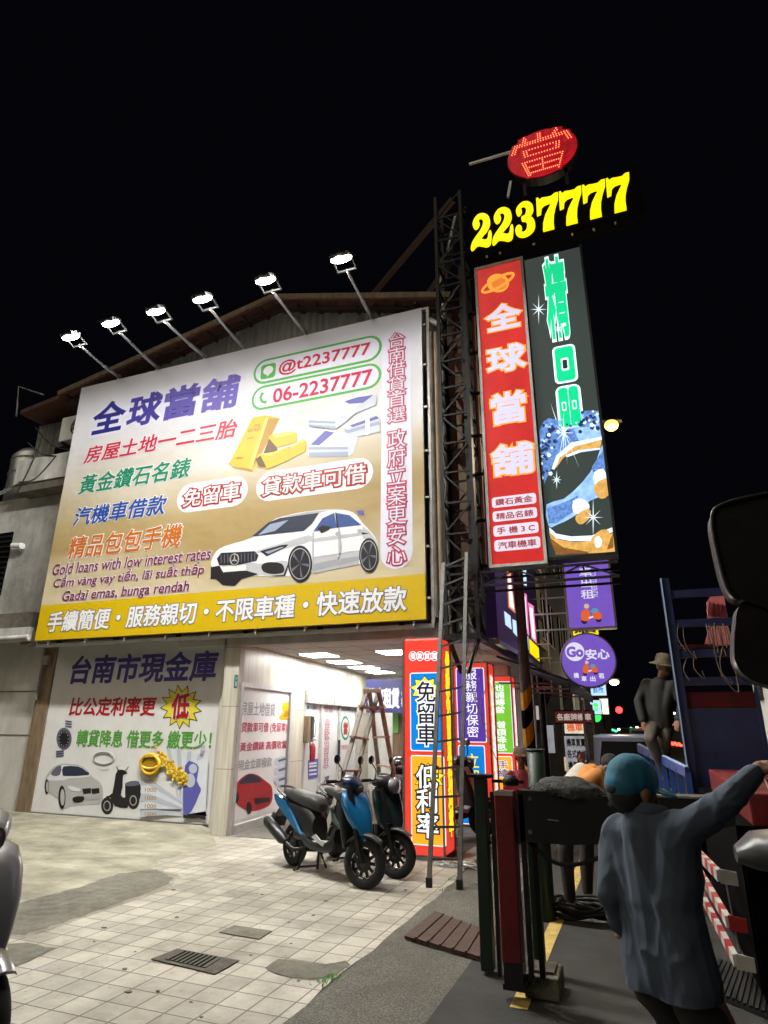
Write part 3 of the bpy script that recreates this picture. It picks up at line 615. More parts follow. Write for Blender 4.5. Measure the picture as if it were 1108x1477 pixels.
shape(m, [z5(*p) for p in ((213, 800), (225, 770), (258, 735), (300, 722), (370, 728), (410, 750), (430, 780), (470, 810), (485, 850), (478, 905), (420, 915), (340, 922), (300, 935), (285, 900), (235, 860), (215, 850))], G, 'silver', .003, 3)
shape(m, [z5(*p) for p in ((225, 800), (235, 775), (262, 742), (300, 728), (372, 733), (405, 752), (426, 782), (330, 790), (300, 800))], G, 'carwhite', .0045, 2)
shape(m, [z5(*p) for p in ((300, 735), (370, 735), (405, 755), (420, 775), (310, 780), (296, 770))], G, 'carglass', .006, 2); shape(m, [z5(*p) for p in ((242, 765), (265, 738), (290, 732), (283, 775), (250, 778))], G, 'slate', .006, 2)
for c, a, b in (((293, 880), 5.2, 17), ((222, 830), 3.0, 11)): shape(m, disc(z5(*c), a, b), G, 'ink', .0065); shape(m, disc(z5(c[0] + 3, c[1]), a * .6, b * .7), G, 'silver', .0085)
for x0, x1 in ((388, 428), (430, 468)): shape(m, [z5(*p) for p in ((x0, 840), (x1, 836), (x1 + 2, 860), (x0 + 6, 865))], G, 'ink', .007)
shape(m, [z5(*p) for p in ((322, 825), (375, 838), (378, 852), (335, 848))], G, 'notelite', .007, 2); shape(m, [z5(*p) for p in ((345, 880), (395, 875), (392, 900), (350, 905))], G, 'ink', .007, 2); shape(m, [z5(*p) for p in ((400, 875), (478, 868), (472, 890), (402, 893))], G, 'cargrey', .007)
m.build('car_picture', bn)
m = MB('ink')
for c, r in (((505, 920), 12.5), ((628, 895), 12.5)): shape(m, disc(z5(*c), r * .7, r), G, 'ink', .003); shape(m, disc(z5(*c), r * .42, r * .6), G, 'silver', .006); shape(m, disc(z5(*c), r * .32, r * .48), G, 'ink', .0085)
shape(m, [z5(*p) for p in ((545, 770), (565, 750), (590, 755), (600, 770), (580, 775), (578, 830), (570, 870), (590, 880), (590, 820), (620, 805), (652, 805), (664, 840), (655, 900), (610, 900), (600, 930), (540, 920), (520, 880), (505, 890), (500, 875), (530, 860))], G, 'ink', .0045, 2)
for a, b in (((560, 755), (550, 733)), ((590, 755), (606, 735))): p, q = [G.at(*G.uv(*z5(*k)), .006) for k in (a, b)]; m.bar(p, q, .012, .004)
shape(m, [z5(*p) for p in ((590, 815), (620, 803), (652, 806), (655, 822), (600, 828))], G, 'slate', .007, 2); m.build('scooter_picture', bn)
m = MB('silver')
def ring2d(c, ru, rv, w_, pl, mat, l): m.use(mat); P = [pl.at(*pl.uv(*p), l) for p in disc(c, ru, rv)]; m.tube(P, w_, 5, False, True)
ring2d(z5(490, 695), 15, 9, .012, G, 'silver', .006); ring2d(z5(490, 697), 13.5, 7.6, .007, G, 'cargrey', .008)
for i in range(5): shape(m, disc(z5(468 + i * 11, 738 + (8 - abs(i - 2) * 4)), 2, 3.2, 8), G, 'notelite', .005)
m.build('ring_picture', bn)
m = MB('slate'); shape(m, disc(z5(302, 605), 11, 16), G, 'slate', .003); shape(m, disc(z5(302, 605), 8, 12), G, 'ink', .006)
for i in range(12): a = i * math.pi / 6; c = z5(302, 605); shape(m, disc((c[0] + 6.6 * math.cos(a), c[1] + 10 * math.sin(a)), .5, .8, 6), G, 'white', .008)
for k in (0, 1, 2): shape(m, [z5(*p) for p in ((310, 518 + k * 12), (340, 522 + k * 12), (336, 530 + k * 12), (306, 526 + k * 12))], G, 'slate', .003); shape(m, [z5(*p) for p in ((265, 662 + k * 11), (302, 658 + k * 11), (300, 667 + k * 11), (263, 671 + k * 11))], G, 'slate', .003)
m.build('watch_picture', bn)
m = MB('notes')
for i in range(7):
    y = 640 + i * 6; x = 780 + i * 26; shape(m, [z5(*p) for p in ((x, y), (x + 18, y), (868 + i * 4, 950), (850, 950))], G, 'notelite' if i % 2 else 'notes', .003 + .0015 * i)
for i in range(5): y = 790 + i * 38; shape(m, [z5(*p) for p in ((668 - i, y), (700, y - 5), (862, 905 + i * 11), (860, 955 if i == 4 else 935), (664, y + 30))], G, ('notes', 'notelite')[i % 2], .014 + .0015 * i); ptext(m, '1000', z5(685, y + 24), z5(740, y + 8), G, 'golddark', l0=.016 + .0015 * i)
shape(m, [z5(*p) for p in ((875, 730), (975, 690), (985, 700), (970, 965), (864, 955))], G, 'notelite', .0225); shape(m, [z5(*p) for p in ((875, 730), (915, 715), (940, 740), (930, 800), (950, 840), (940, 870), (905, 945), (866, 950))], G, 'noteblue', .0245, 2); shape(m, disc(z5(913, 745), 6, 7), G, 'notes', .0265); shape(m, disc(z5(900, 800), 7, 10), G, 'notes', .0265)
ptext(m, '000', z5(945, 690), z5(968, 635), G, 'noteblue', l0=.0265, shear=.2); shape(m, [z5(*p) for p in ((866, 962), (970, 945), (972, 985), (940, 975), (866, 978))], G, 'ink', .0225)
m.build('banknote_picture', bn)
m = MB('gold')
for i in range(150):
    a = random.uniform(0, 1); x = 750 + a * 125 + random.gauss(0, 9); y = 690 + a * 110 + random.gauss(0, 18); p = G.at(*G.uv(*z5(x, y)), .03); m.use(random.choice(('gold', 'gold', 'golddark', 'goldlite'))); m.ell(p, (.03, .006, .025), None, 8, 5)
ring2d(z5(712, 725), 13, 14, .03, G, 'gold', .032); ring2d(z5(712, 715), 14, 9, .02, G, 'goldlite', .036); shape(m, disc(z5(712, 730), 11, 11), G, 'golddark', .028)
m.build('gold_picture', bn)
# ------------------------------------------------------------------ the big billboard
BY = 8.12; B = PY(BY)
bb = thing('billboard', 'huge pawnshop billboard with gold bars, cash and a white hatchback above the arcade', 'billboard', (-6.1, BY, 2.87))
BK = BY / 7.7; b0 = (-9.25 * BK, 1.5 + 1.3 * BK); b1 = (-2.41 * BK, 1.5 + 6.09 * BK)
m = MB('banner_print'); m.box((b0[0], BY, b0[1]), (b1[0], BY + .06, b1[1])); m.build('sheet', bb)
m = MB('white_frame')
e = .055
m.box((b0[0] - .02, BY + .065, b0[1] - e - .05), (b1[0] + e + .04, BY + .13, b0[1] - e)); m.box((b1[0] + e, BY + .066, b0[1] - e), (b1[0] + e + .045, BY + .13, b1[1] + .03)); m.box((b0[0] - .03, BY + .066, b0[1] - e), (b0[0] - .005, BY + .13, b1[1] + .03)); m.box((b0[0] - .03, BY + .062, b1[1] + .003), (b1[0] + .1, BY + .131, b1[1] + .04))
m.build('frame', bb)
for i in range(9): x = b0[0] + .3 + i * .84; m = MB('white_frame'); m.box((x - .012, BY + .02, b0[1] - e - .02), (x + .012, BY + .064, b0[1] - .003)); m.build('clip', bb)
for i in range(7): z = b0[1] + .3 + i * .74; m = MB('white_frame'); m.box((b1[0] + .004, BY + .02, z - .015), (b1[0] + e, BY + .064, z + .015)); m.build('clip', bb)
m = MB('dark_steel')
for i in range(6): x = b0[0] + .4 + i * 1.28; m.box((x - .03, BY + .135, b0[1] - .1), (x + .03, BY + .2, b1[1])); m.bar((x, BY + .2, 3.3), (x, GY - .02, 3.3), .05); m.bar((x, BY + .2, 7.0), (x, GY - .02, 7.0), .05)
m.build('support_frame', bb)
z1 = lambda x, y: (40 + x / 2.955, 430 + y / 2.955)
z2 = lambda x, y: (340 + x / 2.953, 430 + y / 2.953)
z7 = lambda x, y: (290 + x / 4.104, 560 + y / 4.104)
m = MB('band'); v = B.uv(334, 850)[1]; shape(m, [(b0[0] + .004, b0[1] + .004), (b1[0] - .004, b0[1] + .004), (b1[0] - .004, B.uv(610, 828)[1]), (b0[0] + .004, B.uv(58.6, 874)[1])], B, 'band', .003, 0, False)
ptext(m, '手續簡便・服務親切・不限車種・快速放款', z1(82, 1424), z2(727, 1226), B, 'white', outl=(('slate', .055),), bold=.022, l0=.006, shear=.05); m.build('bottom_band', bb)
# heading, one printed colour per character
H = pbox(B, z1(268, 583), z1(920, 320)); cw = (H[2] - H[0]) / 4; m = MB('lilac')
for i, (ch, c) in enumerate(zip('全球當舖', ('royal', 'indigo', 'violet', 'orchid'))):
    g = .04 * cw; lettering(m, ch, (H[0] + i * cw + g, H[1], H[0] + (i + 1) * cw - 2 * g, H[3]), B, c, outl=(('lilac', .11),), bold=.03, l0=.004, shear=.06)
m.build('heading', bb)
for s_, a, b, c, k in (('房屋土地一二三胎', (240, 706), (897, 513), 'crimson', .14), ('黃金鑽石名錶', (215, 838), (700, 678), 'green', .14), ('汽機車借款', (194, 973), (597, 838), 'blue', .14), ('精品包包手機', (168, 1112), (662, 960), 'orange', .14)):
    m = MB('white'); ptext(m, s_, z1(*a), z1(*b), B, c, outl=(('white', .05),), bold=.02, shear=k); m.build('lettering', bb)
for s_, a, b in (('Gold loans with low interest rates', (105, 1182), (785, 1062)), ('Cầm vàng vay tiền, lãi suất thấp', (108, 1245), (757, 1122)), ('Gadai emas, bunga rendah', (145, 1305), (692, 1202))): m = MB('white'); ptext(m, s_, z1(*a), z1(*b), B, 'plum', outl=(('lilac', .045),), bold=.014, shear=.12); m.build('lettering', bb)
for pb, pt, s_, tb, tt in ((z1(630, 921), z1(944, 752), '免留車', z1(662, 893), z1(910, 782)), (z2(83, 872), z2(587, 672), '貸款車可借', z2(114, 846), z2(556, 704))):
    m = MB('white'); pill(m, pbox(B, pb, pt), .3, B, 'white', .003); ptext(m, s_, tb, tt, B, 'white', outl=(('red', .09),), bold=.012, l0=.007); m.build('pill_label', bb)
for pb, pt, s_, tb, tt in ((z2(72, 376), z2(624, 148), '@t2237777', z2(184, 334), z2(574, 186)), (z2(64, 486), z2(622, 268), '06-2237777', z2(160, 448), z2(582, 303))):
    m = MB('linegreen'); q = pbox(B, pb, pt); pill(m, q, .4, B, 'linegreen', .003); pill(m, (q[0] + .045, q[1] + .045, q[2] - .045, q[3] - .045), .4, B, 'lilac', .006)
    ptext(m, s_, tb, tt, B, 'crimson', bold=.02, l0=.009); m.build('contact_label', bb)
m = MB('linegreen'); q = pbox(B, z2(106, 350), z2(174, 274)); pill(m, q, .06, B, 'linegreen', .009); c = ((q[0] + q[2]) / 2, (q[1] + q[3]) / 2)
shape(m, disc((c[0], c[1] + .015), .1, .085), B, 'white', .012, 0, False); shape(m, [(c[0] - .03, c[1] - .05), (c[0] + .05, c[1] - .05), (c[0] - .01, c[1] - .11)], B, 'white', .012, 0, False); m.build('icon', bb); m = MB('linegreen')
q = B.uv(*z2(120, 425)); shape(m, stroke([(q[0] - .02, q[1] + .1), (q[0] - .06, q[1] + .02), (q[0] - .02, q[1] - .07), (q[0] + .07, q[1] - .1)], [.06, .05, .05, .06]), B, 'linegreen', .009, 0, False); m.build('icon', bb)
m = MB('lilac'); pill(m, pbox(B, z2(616, 1160), z2(746, 112)), .25, B, 'lilac', .003)
V = pbox(B, z2(646, 1140), z2(722, 142)); hh = V[3] - V[1]
lettering(m, '台\n南\n借\n貸\n首\n選', (V[0], V[1] + hh * .585, V[2], V[3]), B, 'lilac', outl=(('pinkred', .07),), l0=.006, lsp=.95); lettering(m, '政\n府\n立\n案\n更\n安\n心', (V[0], V[1], V[2], V[1] + hh * .55), B, 'lilac', outl=(('pinkred', .07),), l0=.006, lsp=.95); m.build('column_label', bb)
# soft printed light rays
m = MB('palebeam')
for P in (((410, 745), (480, 690), (300, 790)), ((545, 770), (590, 715), (500, 790)), ((560, 800), (600, 640), (598, 645))): pass
# gold bars
m = MB('gold')
for P, c, l in ((((170, 440), (305, 175), (380, 160), (468, 178), (305, 497), (200, 475)), 'gold', .003), (((170, 440), (185, 462), (300, 478), (310, 497), (200, 475), (165, 448)), 'golddark', .005), (((398, 178), (466, 180), (390, 330), (325, 440), (300, 480)), 'golddark', .0045), (((385, 178), (400, 176), (300, 478), (285, 474)), 'goldlite', .0055),
                (((400, 290), (425, 270), (545, 255), (570, 270), (568, 320), (455, 350), (410, 330)), 'gold', .0065), (((425, 272), (545, 257), (560, 268), (445, 295)), 'goldlite', .008), (((330, 410), (345, 390), (405, 400), (525, 345), (527, 425), (395, 480), (330, 468)), 'gold', .0095), (((345, 392), (430, 380), (522, 345), (408, 402)), 'goldlite', .011), (((530, 345), (612, 300), (622, 318), (620, 375), (528, 420)), 'gold', .0095), (((530, 346), (612, 302), (616, 312), (540, 352)), 'goldlite', .011),
                (((370, 390), (405, 300), (450, 350), (455, 370), (400, 395)), 'brown', .0085), (((325, 420), (355, 400), (390, 470), (345, 468)), 'brown', .0125)): shape(m, [z7(*p) for p in P], B, c, l)
ptext(m, 'GOLD', z7(280, 262), z7(352, 232), B, 'brown', l0=.007, shear=.2); ptext(m, '999.9', z7(275, 305), z7(312, 288), B, 'brown', l0=.007); ptext(m, '1000 g', z7(205, 425), z7(250, 403), B, 'brown', l0=.007); ptext(m, 'FINE', z7(318, 228), z7(352, 210), B, 'brown', l0=.007)
m.build('gold_picture', bb)
m = MB('notes')
for P, c, l in ((((636, 345), (735, 245), (935, 285), (905, 380), (875, 405), (640, 408)), 'notes', .003), (((640, 345), (735, 248), (930, 290), (870, 345)), 'notelite', .0045), (((650, 335), (735, 252), (790, 262), (700, 340)), 'noteblue', .006), (((640, 350), (870, 348), (870, 362), (640, 364)), 'notemid', .006), (((640, 382), (872, 376), (872, 405), (640, 408)), 'notemid', .0055),
                (((845, 225), (965, 145), (1060, 180), (1058, 260), (870, 300), (850, 290)), 'notes', .0075), (((848, 225), (965, 148), (1056, 180), (870, 235)), 'notelite', .009), (((880, 222), (1040, 165), (1056, 180), (900, 232)), 'noteblue', .0105), (((850, 240), (872, 248), (1058, 195), (1058, 215), (872, 268), (852, 258)), 'notemid', .0105), (((975, 185), (1000, 178), (1000, 275), (975, 282)), 'white', .012),
                (((635, 185), (870, 55), (1035, 38), (1040, 100), (915, 150), (860, 200), (800, 245), (640, 228)), 'notes', .0135), (((637, 180), (760, 110), (912, 118), (800, 188)), 'notelite', .015), (((760, 108), (880, 52), (1032, 40), (912, 118)), 'notelite', .0152), (((850, 80), (930, 55), (1025, 42), (960, 90), (880, 95)), 'noteblue', .0168), (((640, 192), (798, 200), (798, 212), (640, 206)), 'notemid', .0165), (((640, 216), (798, 226), (798, 240), (640, 228)), 'notemid', .0165), (((840, 118), (912, 120), (915, 150), (870, 180)), 'white', .0172)): shape(m, [z7(*p) for p in P], B, c, l)
m.build('banknote_picture', bb)
# printed car
m = MB('carwhite')
shape(m, [z7(*p) for p in ((60, 1050), (85, 975), (140, 935), (300, 885), (400, 800), (480, 760), (640, 728), (800, 718), (900, 735), (960, 800), (1030, 880), (1052, 960), (1040, 1040), (935, 1045), (660, 1085), (580, 1110), (400, 1115), (240, 1100), (130, 1080))], B, 'carwhite', .003, 3)
for P, c, l in ((((668, 1005), (800, 985), (820, 1032), (665, 1072)), 'carshade', .0042), (((820, 980), (940, 962), (932, 1018), (826, 1030)), 'carshade', .0042), (((668, 1040), (934, 995), (934, 1020), (664, 1082)), 'carlow', .0048), (((130, 1000), (340, 1040), (480, 1020), (520, 1040), (500, 1105), (380, 1110), (250, 1075), (140, 1080)), 'carshade', .0042), (((130, 945), (320, 900), (470, 880), (600, 850), (480, 905), (330, 955), (160, 962)), 'white', .0042), (((340, 960), (520, 905), (640, 870), (655, 900), (545, 940), (350, 975)), 'carshade', .0046), (((960, 820), (1030, 890), (1048, 950), (1000, 900), (960, 890)), 'carshade', .0046), (((670, 890), (950, 855), (958, 870), (672, 910)), 'carshade', .0046)): shape(m, [z7(*p) for p in P], B, c, l, 2)
for P, c, l, s_ in ((((300, 880), (400, 795), (470, 768), (700, 738), (660, 800), (610, 845), (450, 862)), 'carglass', .006, 0), (((480, 762), (640, 730), (760, 722), (700, 738), (560, 755)), 'cargrey', .0055, 0), (((340, 870), (410, 805), (520, 780), (440, 845)), 'notemid', .0075, 0), (((665, 850), (720, 770), (790, 738), (805, 825)), 'carblue', .006, 0), (((800, 738), (880, 752), (950, 810), (812, 825)), 'carblue', .006, 0), (((795, 738), (803, 738), (818, 826), (805, 828)), 'ink', .007, 0),
                 (((690, 830), (720, 812), (770, 820), (760, 838), (715, 860)), 'ink', .0075, 0), (((920, 725), (960, 722), (965, 748), (935, 750)), 'noteblue', .006, 0), (((95, 1010), (120, 975), (320, 965), (342, 990), (330, 1022), (230, 1045), (110, 1050)), 'ink', .006, 0), (((350, 965), (480, 928), (520, 925), (500, 945), (390, 995)), 'ink', .006, 0), (((380, 970), (480, 940), (495, 940), (400, 982)), 'notemid', .0075, 0),
                 (((60, 1060), (110, 1050), (130, 1085), (270, 1080), (340, 1100), (240, 1130), (200, 1170), (130, 1165), (90, 1130), (58, 1130)), 'ink', .006, 0), (((360, 1050), (400, 1030), (480, 1040), (490, 1090), (420, 1100), (370, 1085)), 'ink', .006, 3), (((400, 1112), (490, 1105), (515, 1040), (520, 1050), (500, 1112)), 'ink', .0065, 0), (((130, 1058), (268, 1045), (270, 1078), (132, 1090)), 'white', .0078, 0), (((668, 1000), (940, 960), (945, 966), (668, 1010)), 'cargrey', .005, 0), (((660, 855), (670, 855), (668, 1070), (660, 1072)), 'cargrey', .005, 0), (((660, 1085), (935, 1020), (938, 1042), (665, 1098)), 'cargrey', .0055, 0), (((812, 828), (822, 826), (835, 940), (826, 1030), (816, 1032)), 'cargrey', .005, 0)): shape(m, [z7(*p) for p in P], B, c, l, s_)
for c, a, b in (((588, 1040), 17.5, 26.5), ((995, 990), 14, 25)): shape(m, disc(z7(*c), a, b), B, 'ink', .0085); shape(m, disc(z7(*c), a * .86, b * .86), B, 'cargrey', .0105); shape(m, disc(z7(*c), a * .8, b * .8), B, 'ink', .0125); [shape(m, [z7(*c), (z7(*c)[0] + a * .75 * math.cos(k * 1.257), z7(*c)[1] + b * .75 * math.sin(k * 1.257)), (z7(*c)[0] + a * .75 * math.cos(k * 1.257 + .25), z7(*c)[1] + b * .75 * math.sin(k * 1.257 + .25))], B, 'slate', .0142) for k in range(5)]
for i in range(11): x = 118 + i * 20; shape(m, [z7(x, 985 - i), z7(x + 5, 985 - i), z7(x + 5, 1035 - i), z7(x, 1038 - i)], B, 'slate', .0075)
c = z7(200, 1014); ring2d(c, 6.2, 7.8, .008, B, 'silver', .011)
for k in range(3): a = math.pi / 2 + k * 2.094; shape(m, [(c[0] + 5.8 * math.cos(a), c[1] - 7.3 * math.sin(a)), (c[0] + 1.2 * math.cos(a + 1), c[1] - 1.4 * math.sin(a + 1)), (c[0] + 1.2 * math.cos(a - 1), c[1] - 1.4 * math.sin(a - 1))], B, 'silver', .0095)
for c in ((812, 862), (942, 846)): shape(m, disc(z7(*c), 4, 3), B, 'cargrey', .006)
m.build('car_picture', bb)

# ------------------------------------------------------------------ floodlights above the billboard
glow('flood_led', (1, .97, .9), 40)
desc = ['leftmost floodlight on a bent arm above the billboard corner', 'second floodlight from the left on the billboard top', 'third floodlight from the left, below the gable slope', 'fourth floodlight from the left, near the middle of the gable', 'second floodlight from the right, beside the roof peak', 'rightmost and highest-looking floodlight, above the right end of the billboard']
LP = [((100, 484), (172, 545)), ((158, 464), (228, 530)), ((223, 447), (296, 515)), ((290, 429), (352, 502)), ((381, 402), (441, 483)), ((490, 371), (536, 457))]
for (hp, fp), ds in zip(LP, desc):
    f = onY(*fp, BY + .1); h = onY(hp[0] + 2, hp[1] + 1, 6.1); f.z = b1[1] + .06
    t = thing('floodlight', ds, 'floodlight', f, 'floodlights along the billboard top')
    d = (f - h); e1 = h + Vector((0, .2, -.05)); k = f.lerp(e1, .42) + Vector((0, 0, .02))
    m = MB('galv'); m.tube([f + Vector((0, 0, -.15)), f + Vector((0, 0, .1))], .035, 8); m.tube([f + Vector((0, 0, .06)), k], .032, 8); m.tube([k.lerp(f, .12), e1], .022, 8); m.build('arm', t)
    m = MB('dark_steel'); m.bar(e1 + Vector((-.14, 0, 0)), e1 + Vector((.14, 0, 0)), .025)
    for s_ in (-1, 1): m.bar(e1 + Vector((.135 * s_, 0, 0)), h + Vector((.135 * s_, .0, .02)), .018)
    m.build('yoke', t)
    R_ = Matrix.Rotation(math.radians(32), 3, 'X')
    m = MB('grey_steel'); m.X = Matrix.Translation(h) @ R_.to_4x4(); m.box((-.125, -.09, 0), (.125, .09, .04))
    for i in range(7): m.box((-.105 + i * .035 - .005, -.08, .04), (-.105 + i * .035 + .005, .08, .065))
    m.build('housing', t); m = MB('flood_led'); m.X = Matrix.Translation(h) @ R_.to_4x4(); m.ell((0, 0, -.012), (.15, .105, .05), None, 20, 10); m.build('lens', t)
    # asymmetric wall-washer optic: more light towards the foot of the wall, none upwards
    ld = bpy.data.lights.new('flood_beam', 'POINT'); ld.energy = 53; ld.shadow_soft_size = .1; ld.color = (1, .975, .91); ld.use_nodes = True
    N, L = ld.node_tree.nodes, ld.node_tree.links; em = N['Emission']; tc = N.new('ShaderNodeTexCoord'); sx = N.new('ShaderNodeSeparateXYZ'); L.new(tc.outputs['Normal'], sx.inputs[0])
    mx = N.new('ShaderNodeMath'); mx.operation = 'MAXIMUM'; mx.inputs[1].default_value = .3; L.new(sx.outputs[1], mx.inputs[0])
    pw = N.new('ShaderNodeMath'); pw.operation = 'POWER'; pw.inputs[1].default_value = -2.3; L.new(mx.outputs[0], pw.inputs[0])
    mr = N.new('ShaderNodeMapRange'); mr.interpolation_type = 'SMOOTHSTEP'; mr.inputs[1].default_value = .2; mr.inputs[2].default_value = -.1; L.new(sx.outputs[2], mr.inputs[0])
    ml = N.new('ShaderNodeMath'); ml.operation = 'MULTIPLY'; L.new(pw.outputs[0], ml.inputs[0]); L.new(mr.outputs[0], ml.inputs[1]); m3 = N.new('ShaderNodeMapRange'); m3.inputs[1].default_value = -.25; m3.inputs[2].default_value = .3; m3.inputs[3].default_value = 1.25; L.new(sx.outputs[1], m3.inputs[0]); m4 = N.new('ShaderNodeMath'); m4.operation = 'MULTIPLY'; L.new(ml.outputs[0], m4.inputs[0]); L.new(m3.outputs[0], m4.inputs[1]); L.new(m4.outputs[0], em.inputs['Strength'])
    lo = bpy.data.objects.new('flood_beam', ld); COL.objects.link(lo); lo.parent = t; lo.location = h + Vector((0, .05, -.06)) - f

# ------------------------------------------------------------------ lattice mast with its braces
mast = thing('lattice_mast', 'dark lattice steel mast carrying the tall vertical signs', 'mast', (-2.0, 8.2, 0))
def lattice(m, a, b, wx, wy, step, r=.02):
    """square lattice column from a up to b"""
    L_ = (b[2] - a[2]); n = max(1, round(L_ / step))
    cs = [(-wx / 2, -wy / 2), (wx / 2, -wy / 2), (wx / 2, wy / 2), (-wx / 2, wy / 2)]
    for c in cs: m.bar((a[0] + c[0], a[1] + c[1], a[2]), (b[0] + c[0], b[1] + c[1], b[2]), r * 2.4)
    for i in range(n):
        z = a[2] + L_ * i / n; z2 = a[2] + L_ * (i + 1) / n
        for j in range(4):
            p, q = cs[j], cs[(j + 1) % 4]
            m.bar((a[0] + p[0], a[1] + p[1], z), (a[0] + q[0], a[1] + q[1], z), r * 1.3)
            s_, e_ = (p, q) if i % 2 else (q, p); m.bar((a[0] + s_[0], a[1] + s_[1], z), (a[0] + e_[0], a[1] + e_[1], z2), r * 1.1)
m = MB('dark_steel'); lattice(m, (-2.0, 8.13, 2.62), (-2.0, 8.13, 9.9), .42, .38, .46); m.box((-2.25, 7.92, 2.56), (-1.75, 8.349, 2.62)); m.bar((-2.2, 8.0, 2.58), (-2.2, 8.6, 2.2), .05); m.bar((-1.8, 8.0, 2.58), (-2.1, 8.6, 2.2), .05); m.build('column', mast)
m = MB('dark_steel')
m.bar((-1.83, 8.05, 3.5), (-1.83, 8.05, 8.5), .1)
for z in (3.55, 4.2, 4.9, 5.5, 6.2, 6.9, 7.6, 8.3): m.bar((-1.82, 8.15, z), (-.05, 8.25, z), .04)
m.build('sign_arm', mast)
m = MB('dark_steel')     # bracket under the signs
for z in (3.42, 3.24): m.bar((-2.2, 7.95, z), (-.02, 7.95, z), .03); m.bar((-2.2, 8.35, z), (-.02, 8.35, z), .03)
for i in range(4): x = -1.7 + i * .42; m.bar((x, 7.95, 3.42 if i % 2 else 3.24), (x + .42, 7.95, 3.24 if i % 2 else 3.42), .02); m.bar((x, 7.95, 3.42), (x, 8.35, 3.42), .02)
m.build('bracket', mast)
m = MB('roof_beam')
for a, b, w_ in (((538, 425, 10.5), (654, 287, 8.3), .09), ((612, 430, 9.5), (655, 372, 8.3), .07)): m.bar(onY(*a[:2], a[2]), onY(*b[:2], b[2]), w_)
m.build('brace', mast)
m = MB('wall_grey'); m.bar(onY(633, 430, 8.6), onY(660, 312, 8.2), .09); m.build('brace', mast)
m = MB('galv'); m.bar(onY(677, 237, 8.1), onY(738, 219, 8.1), .035); m.build('top_rod', mast); m = MB('galv'); m.bar(onY(733, 285, 8.1), onY(737, 262, 8.1), .04); m.build('top_rod', mast)
m = MB('olive_trim'); m.bar((-1.76, 8.38, 3.6), (-1.76, 8.38, 7.8), .06); m.build('conduit', mast)
m = MB('galv')
for i in range(4): p = onY(662 + i * 7, 850 + i * 22, 8.0); m.tube(catmull([p, p + Vector((.15, 0, -.5)), p + Vector((.05, 0, -1.0)), p + Vector((.2, .1, -1.5))], 5, False), .005, 5)
m.build('cable', mast)

# ------------------------------------------------------------------ tall red sign
glow('sign_red', (.54, .02, .018), .95, .22, 2.5); glow('sign_text', (.62, .6, .86), 1.0); glow('sign_amber', (.95, .38, .05), 1.0); glow('sign_pill', (.7, .62, .72), 1.0); glow('sign_pilltext', (.4, .02, .04), .6)
SY = 8.0; S = PY(SY)
z3 = lambda x, y: (640 + x / 3.517, 160 + y / 3.517); z4 = lambda x, y: (640 + x / 3.693, 560 + y / 3.693)
t = thing('vertical_sign', 'tall red lit pawnshop sign with planet emblem and four white label boxes', 'sign', (-1.24, SY, 3.5))
x0, x1, za, zb = -1.6, -.885, 3.5, 8.3
m = MB('sign_red'); m.box((x0 + .02, SY, za + .02), (x1 - .02, SY + .2, zb - .02)); m.build('face', t)
m = MB('wall_grey'); m.box((x0 - .02, SY - .02, za - .02), (x0 + .018, SY + .22, zb + .02)); m.box((x1 - .018, SY - .02, za - .02), (x1 + .02, SY + .22, zb + .02)); m.box((x0 + .0182, SY - .0205, za - .021), (x1 - .0182, SY + .2205, za + .018)); m.box((x0 + .0182, SY - .0205, zb - .018), (x1 - .0182, SY + .2205, zb + .021)); m.build('frame', t)
for ch, a, b in (('全', z3(224, 1122), z3(382, 965)), ('球', z3(230, 1336), z3(405, 1174)), ('當', z4(264, 196), z4(427, 10)), ('舖', z4(268, 470), z4(467, 283))): m = MB('sign_text'); ptext(m, ch, a, b, S, 'sign_text', outl=(('sign_amber', .07),), bold=.028); m.build('lettering', t)
m = MB('sign_amber'); c = z3(276, 874); shape(m, disc(c, 16, 13.5), S, 'sign_amber', .004); glow('sign_orange', (.85, .22, .03), .9); shape(m, disc((c[0] + 2, c[1] + 1), 11, 9), S, 'sign_orange', .006); ring2d_ = [S.at(*S.uv(*p), .01) for p in disc(c, 25.5, 6.5, 32, -.52)]
m.use('sign_amber'); m.tube(ring2d_, .022, 6, False, True); m.build('planet_emblem', t)
for s_, a, b in (('鑽石黃金', (259, 640), (491, 556)), ('精品名錶', (263, 714), (496, 632)), ('手 機 3 C', (267, 793), (503, 709)), ('汽車機車', (272, 872), (513, 788))):
    m = MB('sign_pill'); q = pbox(S, z4(*a), z4(*b)); pill(m, q, .04, S, 'sign_pill', .004); g = (q[3] - q[1]) * .2; lettering(m, s_, (q[0] + .05, q[1] + g, q[2] - .05, q[3] - g), S, 'sign_pilltext', bold=.02, l0=.008); m.build('label_box', t)

# ------------------------------------------------------------------ LED screen
defm('screen_dark', (.022, .028, .026), .35); MATS['screen_dark'].node_tree.nodes['Principled BSDF'].inputs['Emission Color'].default_value = (.03, .042, .038, 1); MATS['screen_dark'].node_tree.nodes['Principled BSDF'].inputs['Emission Strength'].default_value = 1
glow('led_green', (.0, .68, .27), 1.0); glow('led_halo', (.72, 1, .95), 1.25); glow('led_blue', (.12, .25, .66), 1.0, .75, 26); glow('led_sky', (.3, .52, .95), 1.1, .4, 9); glow('led_pale', (.7, .82, 1), 1.2, .2); glow('led_gold', (.75, .4, .1), 1.0, .45, 12); glow('led_brown', (.25, .1, .02), 1.0, .5, 12); glow('led_gap', (.02, .028, .026), 1.0); glow('led_ink', (.015, .03, .12), 1.0)
t = thing('led_screen', 'tall dark LED screen showing green characters above a jewelled ring', 'screen', (-.45, SY, 3.5))
